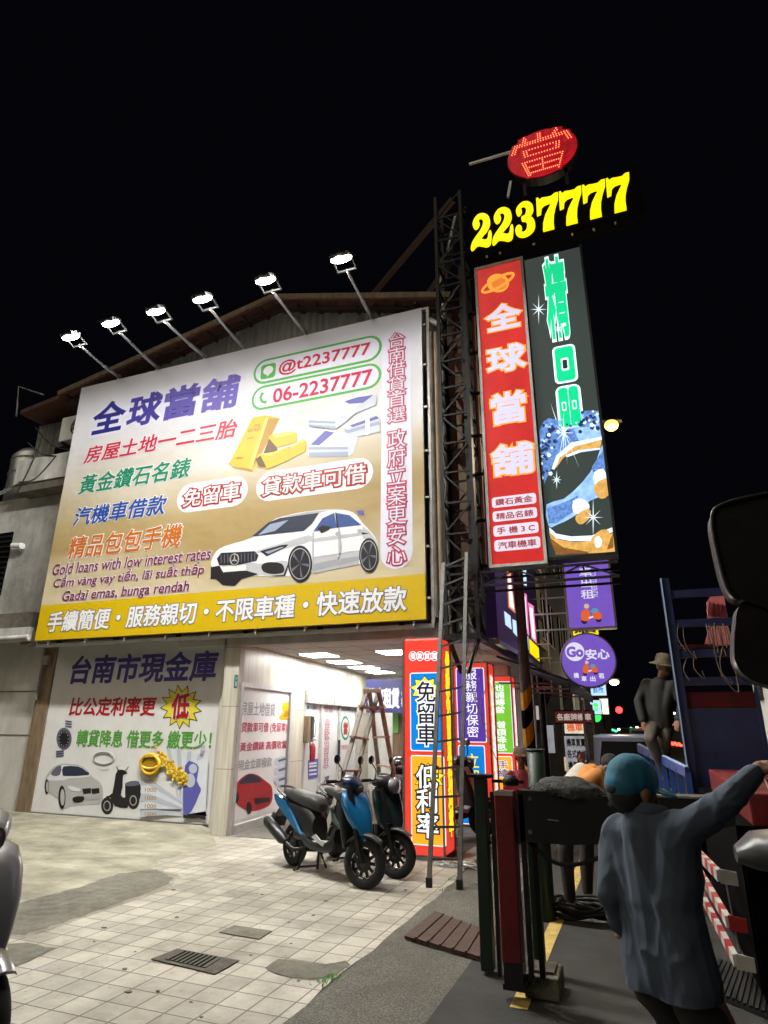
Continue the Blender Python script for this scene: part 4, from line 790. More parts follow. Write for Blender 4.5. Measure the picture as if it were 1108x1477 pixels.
LY = 8.02; LS = PY(LY); lx0, lx1 = LS.uv(757, 500)[0], LS.uv(856, 540)[0]
lx0, lx1, la, lb = -.845, -.035, 3.56, 8.26
m = MB('screen_dark'); m.box((lx0, LY, la), (lx1, LY + .22, lb)); m.build('panel', t)
m = MB('dark_steel'); m.box((lx0 - .03, LY - .02, la - .04), (lx0 - .002, LY + .23, lb + .03)); m.box((lx1 + .002, LY - .02, la - .04), (lx1 + .03, LY + .23, lb + .03)); m.box((lx0, LY - .02, la - .04), (lx1, LY + .23, la - .002)); m.build('frame', t)
m = MB('led_green'); ptext(m, '精', z3(540, 1150), z3(604, 745), LS, 'led_green', outl=(('led_halo', .065),), bold=.032)
m.build('lettering', t); m = MB('led_green')
if 1:
    q = pbox(LS, z3(577, 1378), z3(654, 1190)); pill(m, (q[0] - .03, q[1] - .03, q[2] + .03, q[3] + .03), .07, LS, 'led_halo', .004); pill(m, q, .05, LS, 'led_green', .008); pill(m, (q[0] + .075, q[1] + .16, q[2] - .075, q[3] - .18), .02, LS, 'led_halo', .011); pill(m, (q[0] + .095, q[1] + .19, q[2] - .095, q[3] - .21), .02, LS, 'led_gap', .013)
m.build('lettering', t); m = MB('led_green'); q = pbox(LS, z4(626, 214), (833.5, 556)); w_ = (q[2] - q[0]) / 2; pill(m, (q[0] - .03, q[1] - .03, q[2] + .03, q[3] + .03), .09, LS, 'led_halo', .004)
for k in (0, 1): a = (q[0] + k * w_ + .004, q[1], q[0] + (k + 1) * w_ - .004, q[3]); pill(m, a, .05, LS, 'led_green', .008); pill(m, (a[0] + .035, a[1] + .25, a[2] - .035, a[3] - .22), .02, LS, 'led_halo', .011); pill(m, (a[0] + .045, a[1] + .27, a[2] - .045, a[3] - .24), .02, LS, 'led_green', .013)
m.build('lettering', t)
m = MB('led_blue')
def lclip(P): return [(min(max(u, lx0 + .005), lx1 - .005), max(v, la + .005)) for u, v in (LS.uv(*z4(*p)) for p in P)]
def lsh(P, c, l, sm=0):
    Q = lclip(P)
    if sm: Q = [(min(max(p.x, lx0 + .005), lx1 - .005), max(p.y, la + .005)) for p in catmull([(a, b, 0) for a, b in Q], sm)]
    shape(m, Q, LS, c, l, 0, False)
lsh(((510, 230), (530, 180), (560, 160), (620, 170), (700, 150), (760, 120), (830, 120), (842, 262), (700, 280), (610, 350), (570, 430), (537, 510)), 'led_blue', .004)
lsh(((690, 210), (830, 205), (842, 262), (720, 280)), 'led_sky', .006)
lsh(((575, 430), (600, 360), (680, 290), (845, 258), (845, 275), (700, 310), (620, 370), (590, 435)), 'led_pale', .008); lsh(((590, 420), (640, 345), (720, 300), (842, 275), (835, 318), (720, 335), (640, 370), (600, 425)), 'led_gold', .006); lsh(((650, 360), (720, 330), (836, 318), (832, 328), (730, 342), (660, 368)), 'led_pale', .0075)
lsh(((548, 620), (640, 590), (740, 500), (810, 400), (850, 300), (875, 460), (860, 560), (780, 600), (700, 680), (600, 730), (560, 735)), 'led_sky', .005, 2)
lsh(((552, 640), (640, 610), (720, 570), (690, 660), (600, 720), (560, 720)), 'led_blue', .007); lsh(((790, 420), (850, 330), (872, 470), (800, 480)), 'led_blue', .007)
lsh(((800, 520), (860, 480), (880, 500), (888, 570), (840, 590), (815, 570)), 'led_gold', .009, 2); lsh(((705, 680), (770, 640), (785, 680), (740, 725), (710, 715)), 'led_gold', .009, 2); lsh(((690, 600), (740, 590), (775, 620), (770, 650), (720, 670), (690, 660)), 'led_pale', .0085, 2); lsh(((800, 450), (850, 430), (870, 480), (840, 520), (805, 510)), 'led_pale', .008, 2)
lsh(((562, 740), (600, 775), (680, 790), (790, 785), (912, 740), (915, 765), (800, 815), (680, 815), (600, 800), (565, 765)), 'led_pale', .006); lsh(((562, 765), (610, 805), (700, 820), (790, 815), (930, 770), (930, 880), (760, 870), (640, 850), (570, 800)), 'led_gold', .005)
lsh(((770, 880), (790, 800), (840, 755), (880, 760), (890, 810), (870, 870), (930, 840), (930, 880)), 'led_gold', .0085, 2); lsh(((805, 800), (830, 790), (845, 820), (830, 850), (810, 845)), 'led_pale', .011, 2); lsh(((870, 860), (890, 800), (900, 780), (920, 775), (905, 850)), 'led_brown', .0095); lsh(((565, 800), (640, 850), (760, 872), (930, 884), (600, 888)), 'led_brown', .0045)
for i in range(90):
    x, y = random.choice(((random.uniform(520, 600), random.uniform(190, 330)), (random.uniform(720, 830), random.uniform(125, 215)), (random.uniform(520, 570), random.uniform(300, 480)), (random.uniform(560, 840), random.uniform(150, 250)))); r = random.uniform(6, 13)
    lsh([(x + r * math.cos(a), y + r * math.sin(a)) for a in (0, 1.2, 2.5, 3.7, 5)], random.choice(('led_ink', 'led_ink', 'led_pale', 'led_sky')), .0095 + .00004 * i)
m.build('ring_picture', t)
def star(c, r):
    m = MB('led_pale')
    for a in (0, .785, 1.571, 2.356): k = r * (1 if abs(a - 1.571) < .1 else .55); p = (math.cos(a), math.sin(a)); shape(m, [(c[0] + k * p[0], c[1] + k * p[1]), (c[0] - .9 * p[1], c[1] + .9 * p[0]), (c[0] - k * p[0], c[1] - k * p[1]), (c[0] + .9 * p[1], c[1] - .9 * p[0])], LS, 'led_pale', .016 + .001 * a)
    m.build('sparkle', t)
star(z3(483, 1010), 22); star(z3(583, 1110), 14); star(z4(640, 240), 30); star(z4(797, 690), 28); star(z4(603, 490), 14)
m = MB('led_pale')
for a, b in (((645, 240), (725, 430)), ((640, 240), (605, 430)), ((645, 240), (660, 410)), ((600, 170), (570, 80))): p, q = z4(*a), z4(*b); shape(m, [(p[0] - .6, p[1]), (p[0] + .6, p[1]), q], LS, 'led_pale', .021)
m.build('sparkle_ray', t)

# ------------------------------------------------------------------ yellow number sign and red emblem on top
glow('digit_yellow', (.98, .8, .0), 1.25); NYp = 7.95; NP = PY(NYp)
t = thing('number_sign', 'black box sign with big glowing yellow phone digits', 'sign', (-.4, NYp, 8.6))
n0 = NP.uv(676, 366); n1 = NP.uv(918, 245)
m = MB('black'); m.box((n0[0] - .05, NYp, 8.5), (n1[0] + .02, NYp + .22, 9.42)); m.build('case', t)
seven = [(.02, 1.0), (.11, 1.0), (.16, .93), (.3, .965), (.5, .945), (.7, .94), (.84, 1.0), (1.0, 1.0), (.99, .84), (.86, .62), (.78, .42), (.75, .2), (.77, 0), (.28, 0), (.3, .2), (.4, .42), (.58, .62), (.72, .74), (.56, .78), (.36, .76), (.24, .7), (.2, .52), (.03, .5)]
sm = lambda P: [(p.x, p.y) for p in catmull([(x, y, 0) for x, y in P], 4)]
two = sm([(.08, .72), (.14, .88), (.34, 1.0), (.62, .99), (.85, .86), (.9, .66), (.78, .48), (.55, .34), (.38, .24), (.5, .23), (.68, .17), (.8, .2), (.86, .38), (.97, .38), (.93, .05), (.75, -.02), (.55, .03), (.3, .08), (.1, -.01), (.0, .0), (.06, .18), (.24, .34), (.46, .5), (.58, .66), (.56, .82), (.44, .9), (.34, .86), (.4, .76), (.34, .64), (.2, .6)])
three = sm([(.1, .78), (.2, .92), (.42, 1.0), (.68, .97), (.86, .84), (.88, .7), (.78, .58), (.66, .53), (.84, .46), (.95, .3), (.9, .13), (.72, .02), (.45, -.02), (.2, .03), (.06, .16), (.1, .3), (.24, .34), (.35, .26), (.3, .16), (.42, .1), (.55, .14), (.6, .28), (.54, .42), (.36, .47), (.36, .56), (.52, .6), (.57, .74), (.5, .88), (.38, .9), (.3, .86), (.36, .78), (.3, .68), (.18, .66)])
u0, u1 = NP.uv(681, 350)[0], NP.uv(911, 280)[0]; v0, v1 = 8.63, 9.27; cw = (u1 - u0) / 7
for i, ch in enumerate('2237777'):
    m = MB('digit_yellow'); X_ = u0 + i * cw; w_ = cw * .98
    f = lambda P: [(X_ + p[0] * w_ + (p[1] - .5) * .03, v0 + p[1] * (v1 - v0)) for p in P]
    shape(m, f({'2': two, '3': three, '7': seven}[ch]), NP, 'digit_yellow', .006, 0, False, .05)
    m.build('digit', t)
for px, py in ((703, 372), (722, 367), (771, 354), (826, 340), (857, 333), (888, 324)): p = onY(px, py, NYp + .02); m = MB('galv'); m.ell((p.x, p.y - .03, p.z), (.02, .02, .02), None, 8, 6); m.build('bolt', t)
glow('led_red', (1, .12, .05), 6); glow('red_back', (.36, .0, .006), 1.0, .4, 6); glow('red_halo', (.38, .0, .008), 1.0, .6, 4)  # dim red plate colours glow to imitate the halo around the LEDs
RYp = 7.95; RP = PY(RYp); t = thing('round_emblem', 'glowing red LED emblem of a single character above the yellow digits', 'sign', (-.42, RYp, 9.8))
q = pbox(RP, (738, 262), (831, 184)); cx, cz = -.43, 10.2; hw, hh = .47, .42
m = MB('dark_steel'); m.prism([(cx + hw * 1.2 * math.cos(a), RYp + .02, cz + hw * 1.04 * math.sin(a)) for a in (2 * math.pi * i / 32 for i in range(32))], (0, .16, 0)); m.build('case', t); m = MB('red_halo'); m.prism([(cx + hw * 1.16 * math.cos(a), RYp + .0, cz + hw * 1.0 * math.sin(a)) for a in (2 * math.pi * i / 32 for i in range(32))], (0, .018, 0)); m.build('halo_plate', t)  # glowing disc added behind the character for the LEDs' halo
m = MB('dark_steel')
for x in (-.75, -.1): m.bar((x, RYp + .1, 9.4), (x, RYp + .1, 9.9), .05)
m.build('post', t)
vs, fs = glyphs('當', 0); gx0 = min(v[0] for v in vs); gx1 = max(v[0] for v in vs); gy0 = min(v[1] for v in vs); gy1 = max(v[1] for v in vs)
def inside(x, y):
    for f in fs:
        for k in range(1, len(f) - 1):
            a, b, c = vs[f[0]], vs[f[k]], vs[f[k + 1]]; d = [(p[0] - x) * (q_[1] - y) - (q_[0] - x) * (p[1] - y) for p, q_ in ((a, b), (b, c), (c, a))]
            if min(d) >= 0 or max(d) <= 0: return True
    return False
def hexwarp(x, y):
    v = (y - gy0) / (gy1 - gy0); k = 1.06 - .42 * abs(v - .62) / .62; return cx + hw * k * (2 * (x - gx0) / (gx1 - gx0) - 1), cz + hh * (2 * v - 1)
m = MB('red_back'); tv, tf = glyphs('當', .035)
m.add([(*hexwarp(v[0], v[1])[:1], RYp - .003 - v[2] * .03, hexwarp(v[0], v[1])[1]) for v in tv], tf); m.add([(hexwarp(v[0], v[1])[0], RYp - .0045, hexwarp(v[0], v[1])[1]) for v in vs], fs); m.build('glyph_plate', t)
m = MB('led_red'); n = 21
for i in range(n):
    for j in range(n):
        x, y = gx0 + (gx1 - gx0) * (i + .5) / n, gy0 + (gy1 - gy0) * (j + .5) / n
        if inside(x, y): q_ = hexwarp(x, y); m.ell((q_[0], RYp - .012, q_[1]), (.0095, .008, .0095), None, 6, 4)
o = m.build('led_dot', t); o['kind'] = 'stuff'

# ------------------------------------------------------------------ three standing light boxes
glow('lb_red', (.78, .05, .03), 1.0, .18, 3); glow('lb_pink', (.9, .45, .45), 1.0); glow('lb_blue', (.0, .22, .72), .95, .1); glow('lb_yellow', (.98, .78, .02), 1.1); glow('lb_orange', (.95, .42, .02), 1.0, .08); glow('lb_white', (.9, .9, .95), 1.1); glow('lb_ink', (.01, .01, .02), .5); glow('lb_purple', (.1, .04, .42), .9, .1); glow('lb_green', (.16, .55, .03), 1.0, .08); glow('lb_pale', (.75, .8, .9), 1.0)
zb7 = lambda x, y: (560 + x / 3.357, 880 + y / 3.357)
def lightbox(x0, x1, y, dep, h, label, fill):
    t = thing('light_box', label, 'light box', ((x0 + x1) / 2, y + dep / 2, 0), 'standing red light boxes along the arcade')
    m = MB('lb_red'); m.box((x0, y, .06), (x1, y + dep, h)); m.build('body', t, bevel=.03)
    m = MB('grey_steel')
    for x in (x0, x1):
        for yy in (y, y + dep): m.box((x - .012, yy - .012, .0), (x + .012, yy + .012, h + .01))
    m.box((x0 + .013, y + .01, .0), (x1 - .013, y + dep - .01, .058)); m.box((x0 + .013, y + .01, h + .001), (x1 - .013, y + dep - .01, h + .018)); m.build('frame', t)
    fill(t, PY(y - .003), PX(x1 + .003)); return t
def panel(m, b, c, pl, k=.012): pill(m, b, .03, pl, 'lb_white', .004); pill(m, (b[0] + k, b[1] + k, b[2] - k, b[3] - k), .022, pl, c, .007)
def f1(t, A, Sd):
    m = MB('lb_pink')
    for i, ch in enumerate('借款首選'): q = A.uv(*zb7(120 + i * 35, 223)); shape(m, disc(q, .055, .062), A, 'lb_white', .004 + i * .0005, 0, False); shape(m, disc(q, .045, .052), A, 'lb_red', .007 + i * .0005, 0, False); lettering(m, ch, (q[0] - .032, q[1] - .035, q[0] + .032, q[1] + .035), A, 'lb_white', bold=.03, l0=.011)
    m.build('badge', t)
    for b, c, pc, s_, tb, tt in (((108, 682), (258, 300), 'lb_blue', '免\n留\n車', (143, 655), (228, 345)), ((113, 1135), (272, 705), 'lb_orange', '低\n利\n率', (142, 1098), (240, 752))):
        m = MB(pc); q = pbox(A, zb7(*b), zb7(*c)); panel(m, q, pc, A); k = zb7((b[0] + c[0]) / 2 - (3 if pc == 'lb_blue' else -6), c[1] + (82 if pc == 'lb_blue' else 105)); k = A.uv(*k)
        shape(m, burst(k, .21, .17, 9), A, 'lb_ink', .01, 0, False); shape(m, burst(k, .195, .155, 9), A, 'lb_yellow', .012, 0, False)
        if pc == 'lb_blue': ptext(m, s_, zb7(*tb), zb7(*tt), A, 'lb_ink', outl=(('lb_white', .07),), bold=.012, l0=.015, lsp=.95)
        else: ptext(m, s_, zb7(*tb), zb7(*tt), A, 'lb_white', outl=(('lb_ink', .075),), bold=.015, l0=.015, lsp=.95)
        m.build('panel', t)
    m = MB('lb_yellow'); lettering(m, '借\n款\n免\n留\n車\n低\n利\n率', (8.0, .25, 8.2, 2.42), Sd, 'lb_yellow', outl=(('lb_ink', .1),), bold=.06, lsp=.9); m.build('lettering', t)
lightbox(-2.77, -2.27, 7.82, .46, 2.58, 'nearest red light box, with burst stars on blue and orange panels, behind the leaning ladder', f1)
def f2(t, A, Sd):
    for b, c, pc, s_, tb, tt, tc in (((338, 640), (463, 278), 'lb_purple', '服\n務\n親\n切\n保\n密', (383, 615), (428, 288), 'lb_white'), ((350, 1035), (468, 655), 'lb_blue', '立\n即\n撥\n款', (385, 1000), (440, 695), 'lb_yellow')):
        m = MB(pc); panel(m, pbox(A, zb7(*b), zb7(*c)), pc, A, .014); ptext(m, s_, zb7(*tb), zb7(*tt), A, tc, bold=.008, l0=.012, lsp=1.0); m.build('panel', t)
    m = MB('lb_yellow'); lettering(m, '汽\n車\n借\n款\n機\n車\n借\n款', (10.62, .3, 10.82, 2.3), Sd, 'lb_white', outl=(('lb_orange', .1),), bold=.05, lsp=.9); m.build('lettering', t)
lightbox(-2.83, -2.24, 10.5, .46, 2.5, 'middle red light box, with purple panel over a blue panel of yellow characters', f2)
def f3(t, A, Sd):
    for b, c, pc, s_, tb, tt, tc, ol in (((497, 693), (592, 345), 'lb_green', '他\n舖\n轉\n當\n\n增\n額\n降\n息', (516, 680), (560, 360), 'lb_white', ()), ((512, 870), (600, 708), 'lb_orange', '手\n續', (537, 808), (578, 728), 'lb_ink', (('lb_white', .06),)), ((515, 1080), (602, 880), 'lb_orange', '簡\n便', (540, 1060), (580, 900), 'lb_ink', (('lb_white', .06),))):
        m = MB(pc); panel(m, pbox(A, zb7(*b), zb7(*c)), pc, A, .014); ptext(m, s_, zb7(*tb), zb7(*tt), A, tc, outl=ol, bold=.012, l0=.012, lsp=1.0); m.build('panel', t)
    m = MB('lb_white'); lettering(m, '當\n舖\n借\n款\n當\n舖', (12.62, .3, 12.8, 2.2), Sd, 'lb_white', bold=.05, lsp=.9); m.build('lettering', t)
lightbox(-2.78, -2.22, 12.5, .4, 2.42, 'farthest red light box, with green panel over an orange one, next to the utility pole', f3)
# ------------------------------------------------------------------ ladders
t = thing('leaning_ladder', 'tall grey metal ladder leaning on the mast in front of the red light box', 'ladder', (-2.0, 6.8, 0))
f0, f1_ = onZ(619, 1274, .04), onZ(663, 1277, .04); t0, t1_ = onY(640, 812, 7.85), onY(673, 797, 7.85)
for a, b in ((f0, t0), (f1_, t1_)):
    m = MB('ladder_grey'); m.bar(a, b, .024, .045, (1, 0, 0)); r = m.build('rail', t); m = MB('black_rubber'); m.bar(a + Vector((0, 0, -.035)), a + Vector((0, 0, .05)), .045, .055); m.build('foot', r)
for i in range(13):
    k = (i + .75) / 13; m = MB('ladder_grey'); m.bar(f0.lerp(t0, k), f1_.lerp(t1_, k), .024, .022); m.build('rung', t)
t = thing('step_ladder', 'tall wooden A-frame ladder with orange treads standing behind the scooters', 'ladder', (-3.2, 7.9, 0))
S0 = [onZ(472, 1222), onZ(540, 1190), onZ(545, 1225), onZ(592, 1226)]
y0 = 8.02; tp = [onY(528, 992, y0), onY(538, 990, y0 + .05)]
fa, fb = Vector((-3.62, 7.72, .02)), Vector((-3.42, 8.15, .02)); ga, gb = Vector((-2.93, 7.72, .02)), Vector((-2.86, 8.2, .02))
ta, tb = onY(531, 1000, 7.9), onY(545, 998, 8.0)
L1, L2 = onZ(478, 1190), onZ(520, 1165)
LA = [(onY(480, 1168, 7.45), onY(530, 992, 7.9)), (onY(512, 1120, 7.9), onY(546, 998, 8.1)), (onZ(556, 1190, .02), onY(533, 996, 7.92)), (onZ(585, 1212, .02), onY(546, 994, 8.0))]
LA[0] = (LA[0][1] + (LA[0][0] - LA[0][1]) * 1.38, LA[0][1]); LA[1] = (LA[1][1] + (LA[1][0] - LA[1][1]) * 1.5, LA[1][1])
for i in (0, 1): k = LA[i][1].z / (LA[i][1].z - LA[i][0].z); LA[i] = (LA[i][1] + (LA[i][0] - LA[i][1]) * k, LA[i][1])
for a, b in LA: m = MB('lath_wood'); m.bar(a, b, .028, .055, (1, 0, 0)); m.build('rail', t)
for i, k in enumerate((.08, .29, .49, .69, .88)):
    for (p, q), mt in (((LA[0], LA[1]), 'lath_wood'), ((LA[2], LA[3]), 'orange_step')):
        a, b = p[0].lerp(p[1], k), q[0].lerp(q[1], k); d = (b - a).normalized() * .05; m = MB(mt); m.bar(a - d, b + d, .06, .025); m.build('tread', t)
m = MB('orange_step'); m.bar(onY(524, 997, 7.9), onY(550, 996, 8.0), .12, .05); m.build('top_cap', t)

# ------------------------------------------------------------------ motor scooters (x forward, z up)
defm('sc_blue', (.008, .14, .34), .25, .25, coat=.8); defm('sc_darkblue', (.008, .02, .06), .3, .2, coat=.5); defm('sc_teal', (.012, .03, .03), .25, .2, coat=.7); defm('sc_grey', (.13, .13, .135), .3, .45, coat=.7); defm('lamp_clear', (.2, .21, .22), .1, coat=1); defm('tail_red', (.35, .01, .01), .2, coat=1); defm('plate_white', (.55, .55, .55), .5)
def scooter(name, label, front, rear, col, col2, apron='sport', lean=-3.0, steer=8, S_=1.0, mirrors=True, fcol='black_plastic'):
    d = Vector(front) - Vector(rear); ang = math.atan2(d.y, d.x)
    t = thing(name, label, 'scooter', (rear[0], rear[1], 0), 'scooters parked on the pavement')
    X = Matrix.Translation((rear[0], rear[1], 0)) @ Matrix.Rotation(ang, 4, 'Z') @ Matrix.Rotation(math.radians(lean), 4, 'X') @ Matrix.Scale(S_, 4)
    W = d.length / S_
    def mb(k): m = MB(k); m.X = X; return m
    def wheel(x, st):
        R_ = .25; Q = X @ Matrix.Translation((x, 0, R_)) @ Matrix.Rotation(st, 4, 'Z')
        m = MB('black_rubber'); m.X = Q; m.torus((0, 0, 0), (0, 1, 0), R_ - .055, .055, 36, 12, 1.0)
        m.use('black_rubber'); wh = m.build('tyre', t)
        m = MB('black_plastic'); m.X = Q; m.torus((0, 0, 0), (0, 1, 0), R_ - .1, .016, 36, 8, 2.0); m.lathe(((.0, -.05), (.045, -.045), (.05, 0), (.045, .045), (.0, .05)), (0, 0, 0), (0, 1, 0), 16)
        for k in range(10):
            a = k * math.pi / 5; m.bar((.04 * math.cos(a), 0, .04 * math.sin(a)), ((R_ - .1) * math.cos(a), 0, (R_ - .1) * math.sin(a)), .018, .03)
        m.use('chrome')
        for k in range(10):
            a = k * math.pi / 5; b = a + .36; [m.tube([((R_ - .105) * math.cos(a + (b - a) * q / 4), s * .032, (R_ - .105) * math.sin(a + (b - a) * q / 4)) for q in range(5)], .012, 5) for s in (-1, 1)]
        m.use('black_plastic'); m.lathe(((.085, 0), (.088, .006), (.06, .01)), (0, -.03, 0), (0, -1, 0), 24); m.build('rim', wh)
    sw = math.radians(steer)
    wheel(0, 0); wheel(W, sw)
    # engine, swing arm, exhaust
    m = mb('black_plastic'); m.sect([((-.08, .1, .27), .05, .09), ((.1, .1, .28), .06, .11), ((.35, .08, .3), .07, .1), ((.45, .05, .32), .08, .08)], 12); m.sect([((.05, -.02, .36), .05, .06), ((.2, 0, .4), .1, .1), ((.38, 0, .38), .1, .1)], 12); m.build('engine', t)
    m = mb('black_plastic'); m.tube([(-.42, -.2, .47), (-.38, -.2, .455), (-.02, -.18, .31), (.06, -.17, .28)], [.05, .068, .07, .035], 16); m.tube(catmull([(.05, -.17, .28), (.2, -.14, .22), (.32, -.06, .25)], 4, False), .02, 8); ex = m.build('exhaust', t)
    m = mb('chrome'); m.lathe(((.02, 0), (.046, .004), (.046, .012), (.03, .014)), (-.425, -.2, .4715), (-1, 0, .1), 16); m.build('tip', ex)
    # body
    m = mb('black_plastic')
    m.sect([((-.34, 0, .72), .05, .035, 10), ((-.2, 0, .66), .12, .1, 6), ((.05, 0, .58), .145, .17), ((.28, 0, .54), .15, .2), ((.46, 0, .5), .13, .2, -8), ((.53, 0, .46), .11, .15, -10)], 18, .75); m.build('rear_body', t)
    m = mb('black_plastic'); m.sect([((.36, 0, .33), .12, .06), ((.55, 0, .3), .16, .045), ((.8, 0, .3), .165, .045), ((.98, 0, .36), .15, .08), ((1.02, 0, .45), .13, .08)], 16, .5); m.build('footboard', t)
    m = mb('lime_pale'); m.sect([((.52, 0, .347), .1, .005), ((.82, 0, .347), .13, .005)], 10, .4); m.use('silver'); m.prism([(.62, -.175, .4), (.86, -.168, .33), (.9, -.168, .38), (.8, -.172, .39), (.7, -.175, .44)], (0, .012, 0)); m.prism([(.62, .163, .4), (.86, .156, .33), (.9, .156, .38), (.8, .16, .39), (.7, .163, .44)], (0, .012, 0)); m.build('side_trim', t)
    for s in (-1, 1):
        m = mb(col); P = catmull([(-.36, 0, .79), (-.2, 0, .765), (.1, 0, .62), (.36, 0, .43), (.4, 0, .4), (.2, 0, .47), (-.05, 0, .58), (-.3, 0, .7)], 4)
        vs = [(p.x, s * (.158 if -.1 < p.x < .38 else .13), p.z) for p in P]; c = [(p.x * .92 + .01, s * .19, p.z * .97 + .018) for p in P]
        n = len(vs); m.add(vs + c, [(i, (i + 1) % n, n + (i + 1) % n, n + i) for i in range(n)], True); m.add(c, tessellate_polygon([[Vector(p) for p in c]]), True); m.build('side_panel', t)
    m = mb('leather'); m.sect([((-.27, 0, .79), .06, .02, 10), ((-.22, 0, .81), .12, .05), ((.0, 0, .8), .145, .075), ((.22, 0, .77), .15, .075), ((.42, 0, .75), .125, .085), ((.52, 0, .72), .09, .07), ((.545, 0, .7), .05, .04)], 18, .65); m.build('seat', t)
    m = mb('grey_steel'); m.tube(catmull([(-.1, -.14, .77), (-.28, -.15, .83), (-.38, -.1, .87), (-.4, 0, .88), (-.38, .1, .87), (-.28, .15, .83), (-.1, .14, .77)], 5, False), .016, 8); m.build('grab_rail', t)
    m = mb('tail_red'); m.sect([((-.4, 0, .7), .05, .02), ((-.33, 0, .71), .09, .04)], 12); m.build('tail_light', t)
    m = mb('black_plastic'); m.prism([(-.3, -.09, .66), (-.46, -.09, .5), (-.47, -.09, .4), (-.45, -.09, .4), (-.4, -.09, .52), (-.25, -.09, .62)], (0, .18, 0)); m.build('rear_fender', t)
    m = mb('plate_white'); m.X = X @ Matrix.Translation((-.485, 0, .5)) @ Matrix.Rotation(.25, 4, 'Y'); m.box((-.006, -.11, -.06), (.006, .11, .06)); m.build('number_plate', t)
    # front
    tz = .93
    if apron == 'sport':
        secs = [((.93, 0, tz), .12, .02, 60), ((.97, 0, .9), .16, .035, 55), ((1.02, 0, .8), .175, .06, 55), ((1.1, 0, .68), .15, .075, 55), ((1.19, 0, .56), .1, .06, 55), ((1.27, 0, .46), .045, .03, 55), ((1.29, 0, .44), .02, .015, 55)]
        m = mb(col); m.sect([((c[0] + W - 1.25, c[1], c[2]), w_ * 1.12, h * 1.15, a) for c, w_, h, a in secs], 18, .8); ap = m.build('front_cowl', t)
        m = mb('chrome')
        for s in (-1, 1): m.tube([(W - .215, s * .1, .83), (W - .13, s * .115, .7), (W - .06, s * .085, .56)], [.006, .014, .004], 6)
        m.build('trim', ap)
    else:
        m = mb(col); m.sect([((W - .32, 0, .95), .17, .02, 70), ((W - .3, 0, .9), .2, .045, 70), ((W - .24, 0, .75), .205, .06, 70), ((W - .16, 0, .58), .18, .06, 70), ((W - .1, 0, .5), .12, .04, 70)], 18, .45); ap = m.build('front_cowl', t)
        m = mb('beige'); m.sect([((W - .36, .0, .93), .205, .02, 70), ((W - .27, 0, .72), .235, .03, 70), ((W - .2, 0, .55), .2, .03, 70)], 14, .4); m.build('side_strip', ap)
    m = mb('black_plastic'); m.sect([((W - .36, 0, .9), .15, .03, 60), ((W - .3, 0, .68), .17, .05, 65), ((W - .26, 0, .48), .15, .05, 60), ((W - .24, 0, .36), .13, .03, 60)], 14, .6); m.build('leg_shield', t)
    Fm = X @ Matrix.Translation((W, 0, .25)) @ Matrix.Rotation(sw, 4, 'Z')
    m = MB(fcol); m.X = Fm
    Rr = []
    for k in range(12):
        a = math.radians(52 + k * 8); Rr.append([(math.cos(a) * (.272 + dz), yy, math.sin(a) * (.272 + dz)) for yy, dz in ((-.07, -.02), (-.05, .01), (0, .022), (.05, .01), (.07, -.02), (.05, -.005), (0, .005), (-.05, -.005))])
    m.rings(Rr, True); m.build('front_fender', t)
    m = MB('dark_steel'); m.X = Fm
    for s in (-1, 1): m.bar((0, s * .085, 0), (-.1, s * .085, .3), .04)
    m.bar((-.1, -.09, .3), (-.1, .09, .3), .05); m.bar((-.1, 0, .3), (-.25, 0, .7), .05); m.build('fork', t)
    H_ = X @ Matrix.Translation((W - .36, 0, 1.0)) @ Matrix.Rotation(sw, 4, 'Z')
    m = MB(col2); m.X = H_; m.sect([((-.12, 0, .0), .09, .04), ((-.04, 0, .02), .14, .075), ((.06, 0, .0), .13, .085), ((.13, 0, -.05), .08, .06)], 16, .8); m.sect([((-.02, 0, -.12), .07, .1), ((.08, 0, -.12), .06, .08)], 12); m.build('handle_cowl', t)
    m = MB('lamp_clear'); m.X = H_
    if apron == 'sport': m.ell((.115, 0, -.03), (.03, .07, .032))
    else: m.lathe(((.0, .06), (.08, .05), (.095, 0), (.09, -.05)), (.16, 0, -.02), (1, 0, 0), 20)
    m.build('headlight', t)
    m = MB('dark_steel'); m.X = H_; m.tube(catmull([(-.12, -.34, .02), (-.06, -.24, .03), (0, -.1, .0), (0, .1, .0)] + ([(-.06, .24, .03), (-.12, .34, .02)] if mirrors else []), 4, False), .013, 8); hb = m.build('handlebar', t)
    for s in (-1, 1):
        if not mirrors and s > 0: continue
        m = MB('black_rubber'); m.X = H_; m.tube([(-.065, s * .24, .03), (-.125, s * .35, .02)], .019, 10); m.build('grip', hb)
        m = MB('grey_steel'); m.X = H_; m.tube([(-.0, s * .2, .02), (-.03, s * .33, .0)], .008, 6); m.build('lever', hb)
        if not mirrors: continue
        m = MB('dark_steel'); m.X = H_; m.tube(catmull([(-.03, s * .2, .03), (-.0, s * .23, .14), (-.04, s * .27, .22)], 4, False), .008, 6); mr = m.build('mirror', t)
        m = MB('black_gloss'); m.X = H_; m.ell((-.045, s * .29, .265), (.018, .07, .052)); m.build('mirror_head', mr)
    m = mb('dark_steel')
    for s in (-1, 1): m.tube([(.4, s * .09, .28), (.34, s * .14, .02), (.28, s * .16, .012)], .014, 8)
    m.bar((.34, -.14, .05), (.34, .14, .05), .02); m.tube([(.3, .12, .3), (.38, .24, .03)], .012, 8); m.build('stand', t)
    return t
fr = onZ(524, 1283); rr = onZ(416, 1247)
dr_ = (Vector((rr.x, rr.y, 0)) - Vector((fr.x, fr.y, 0)))
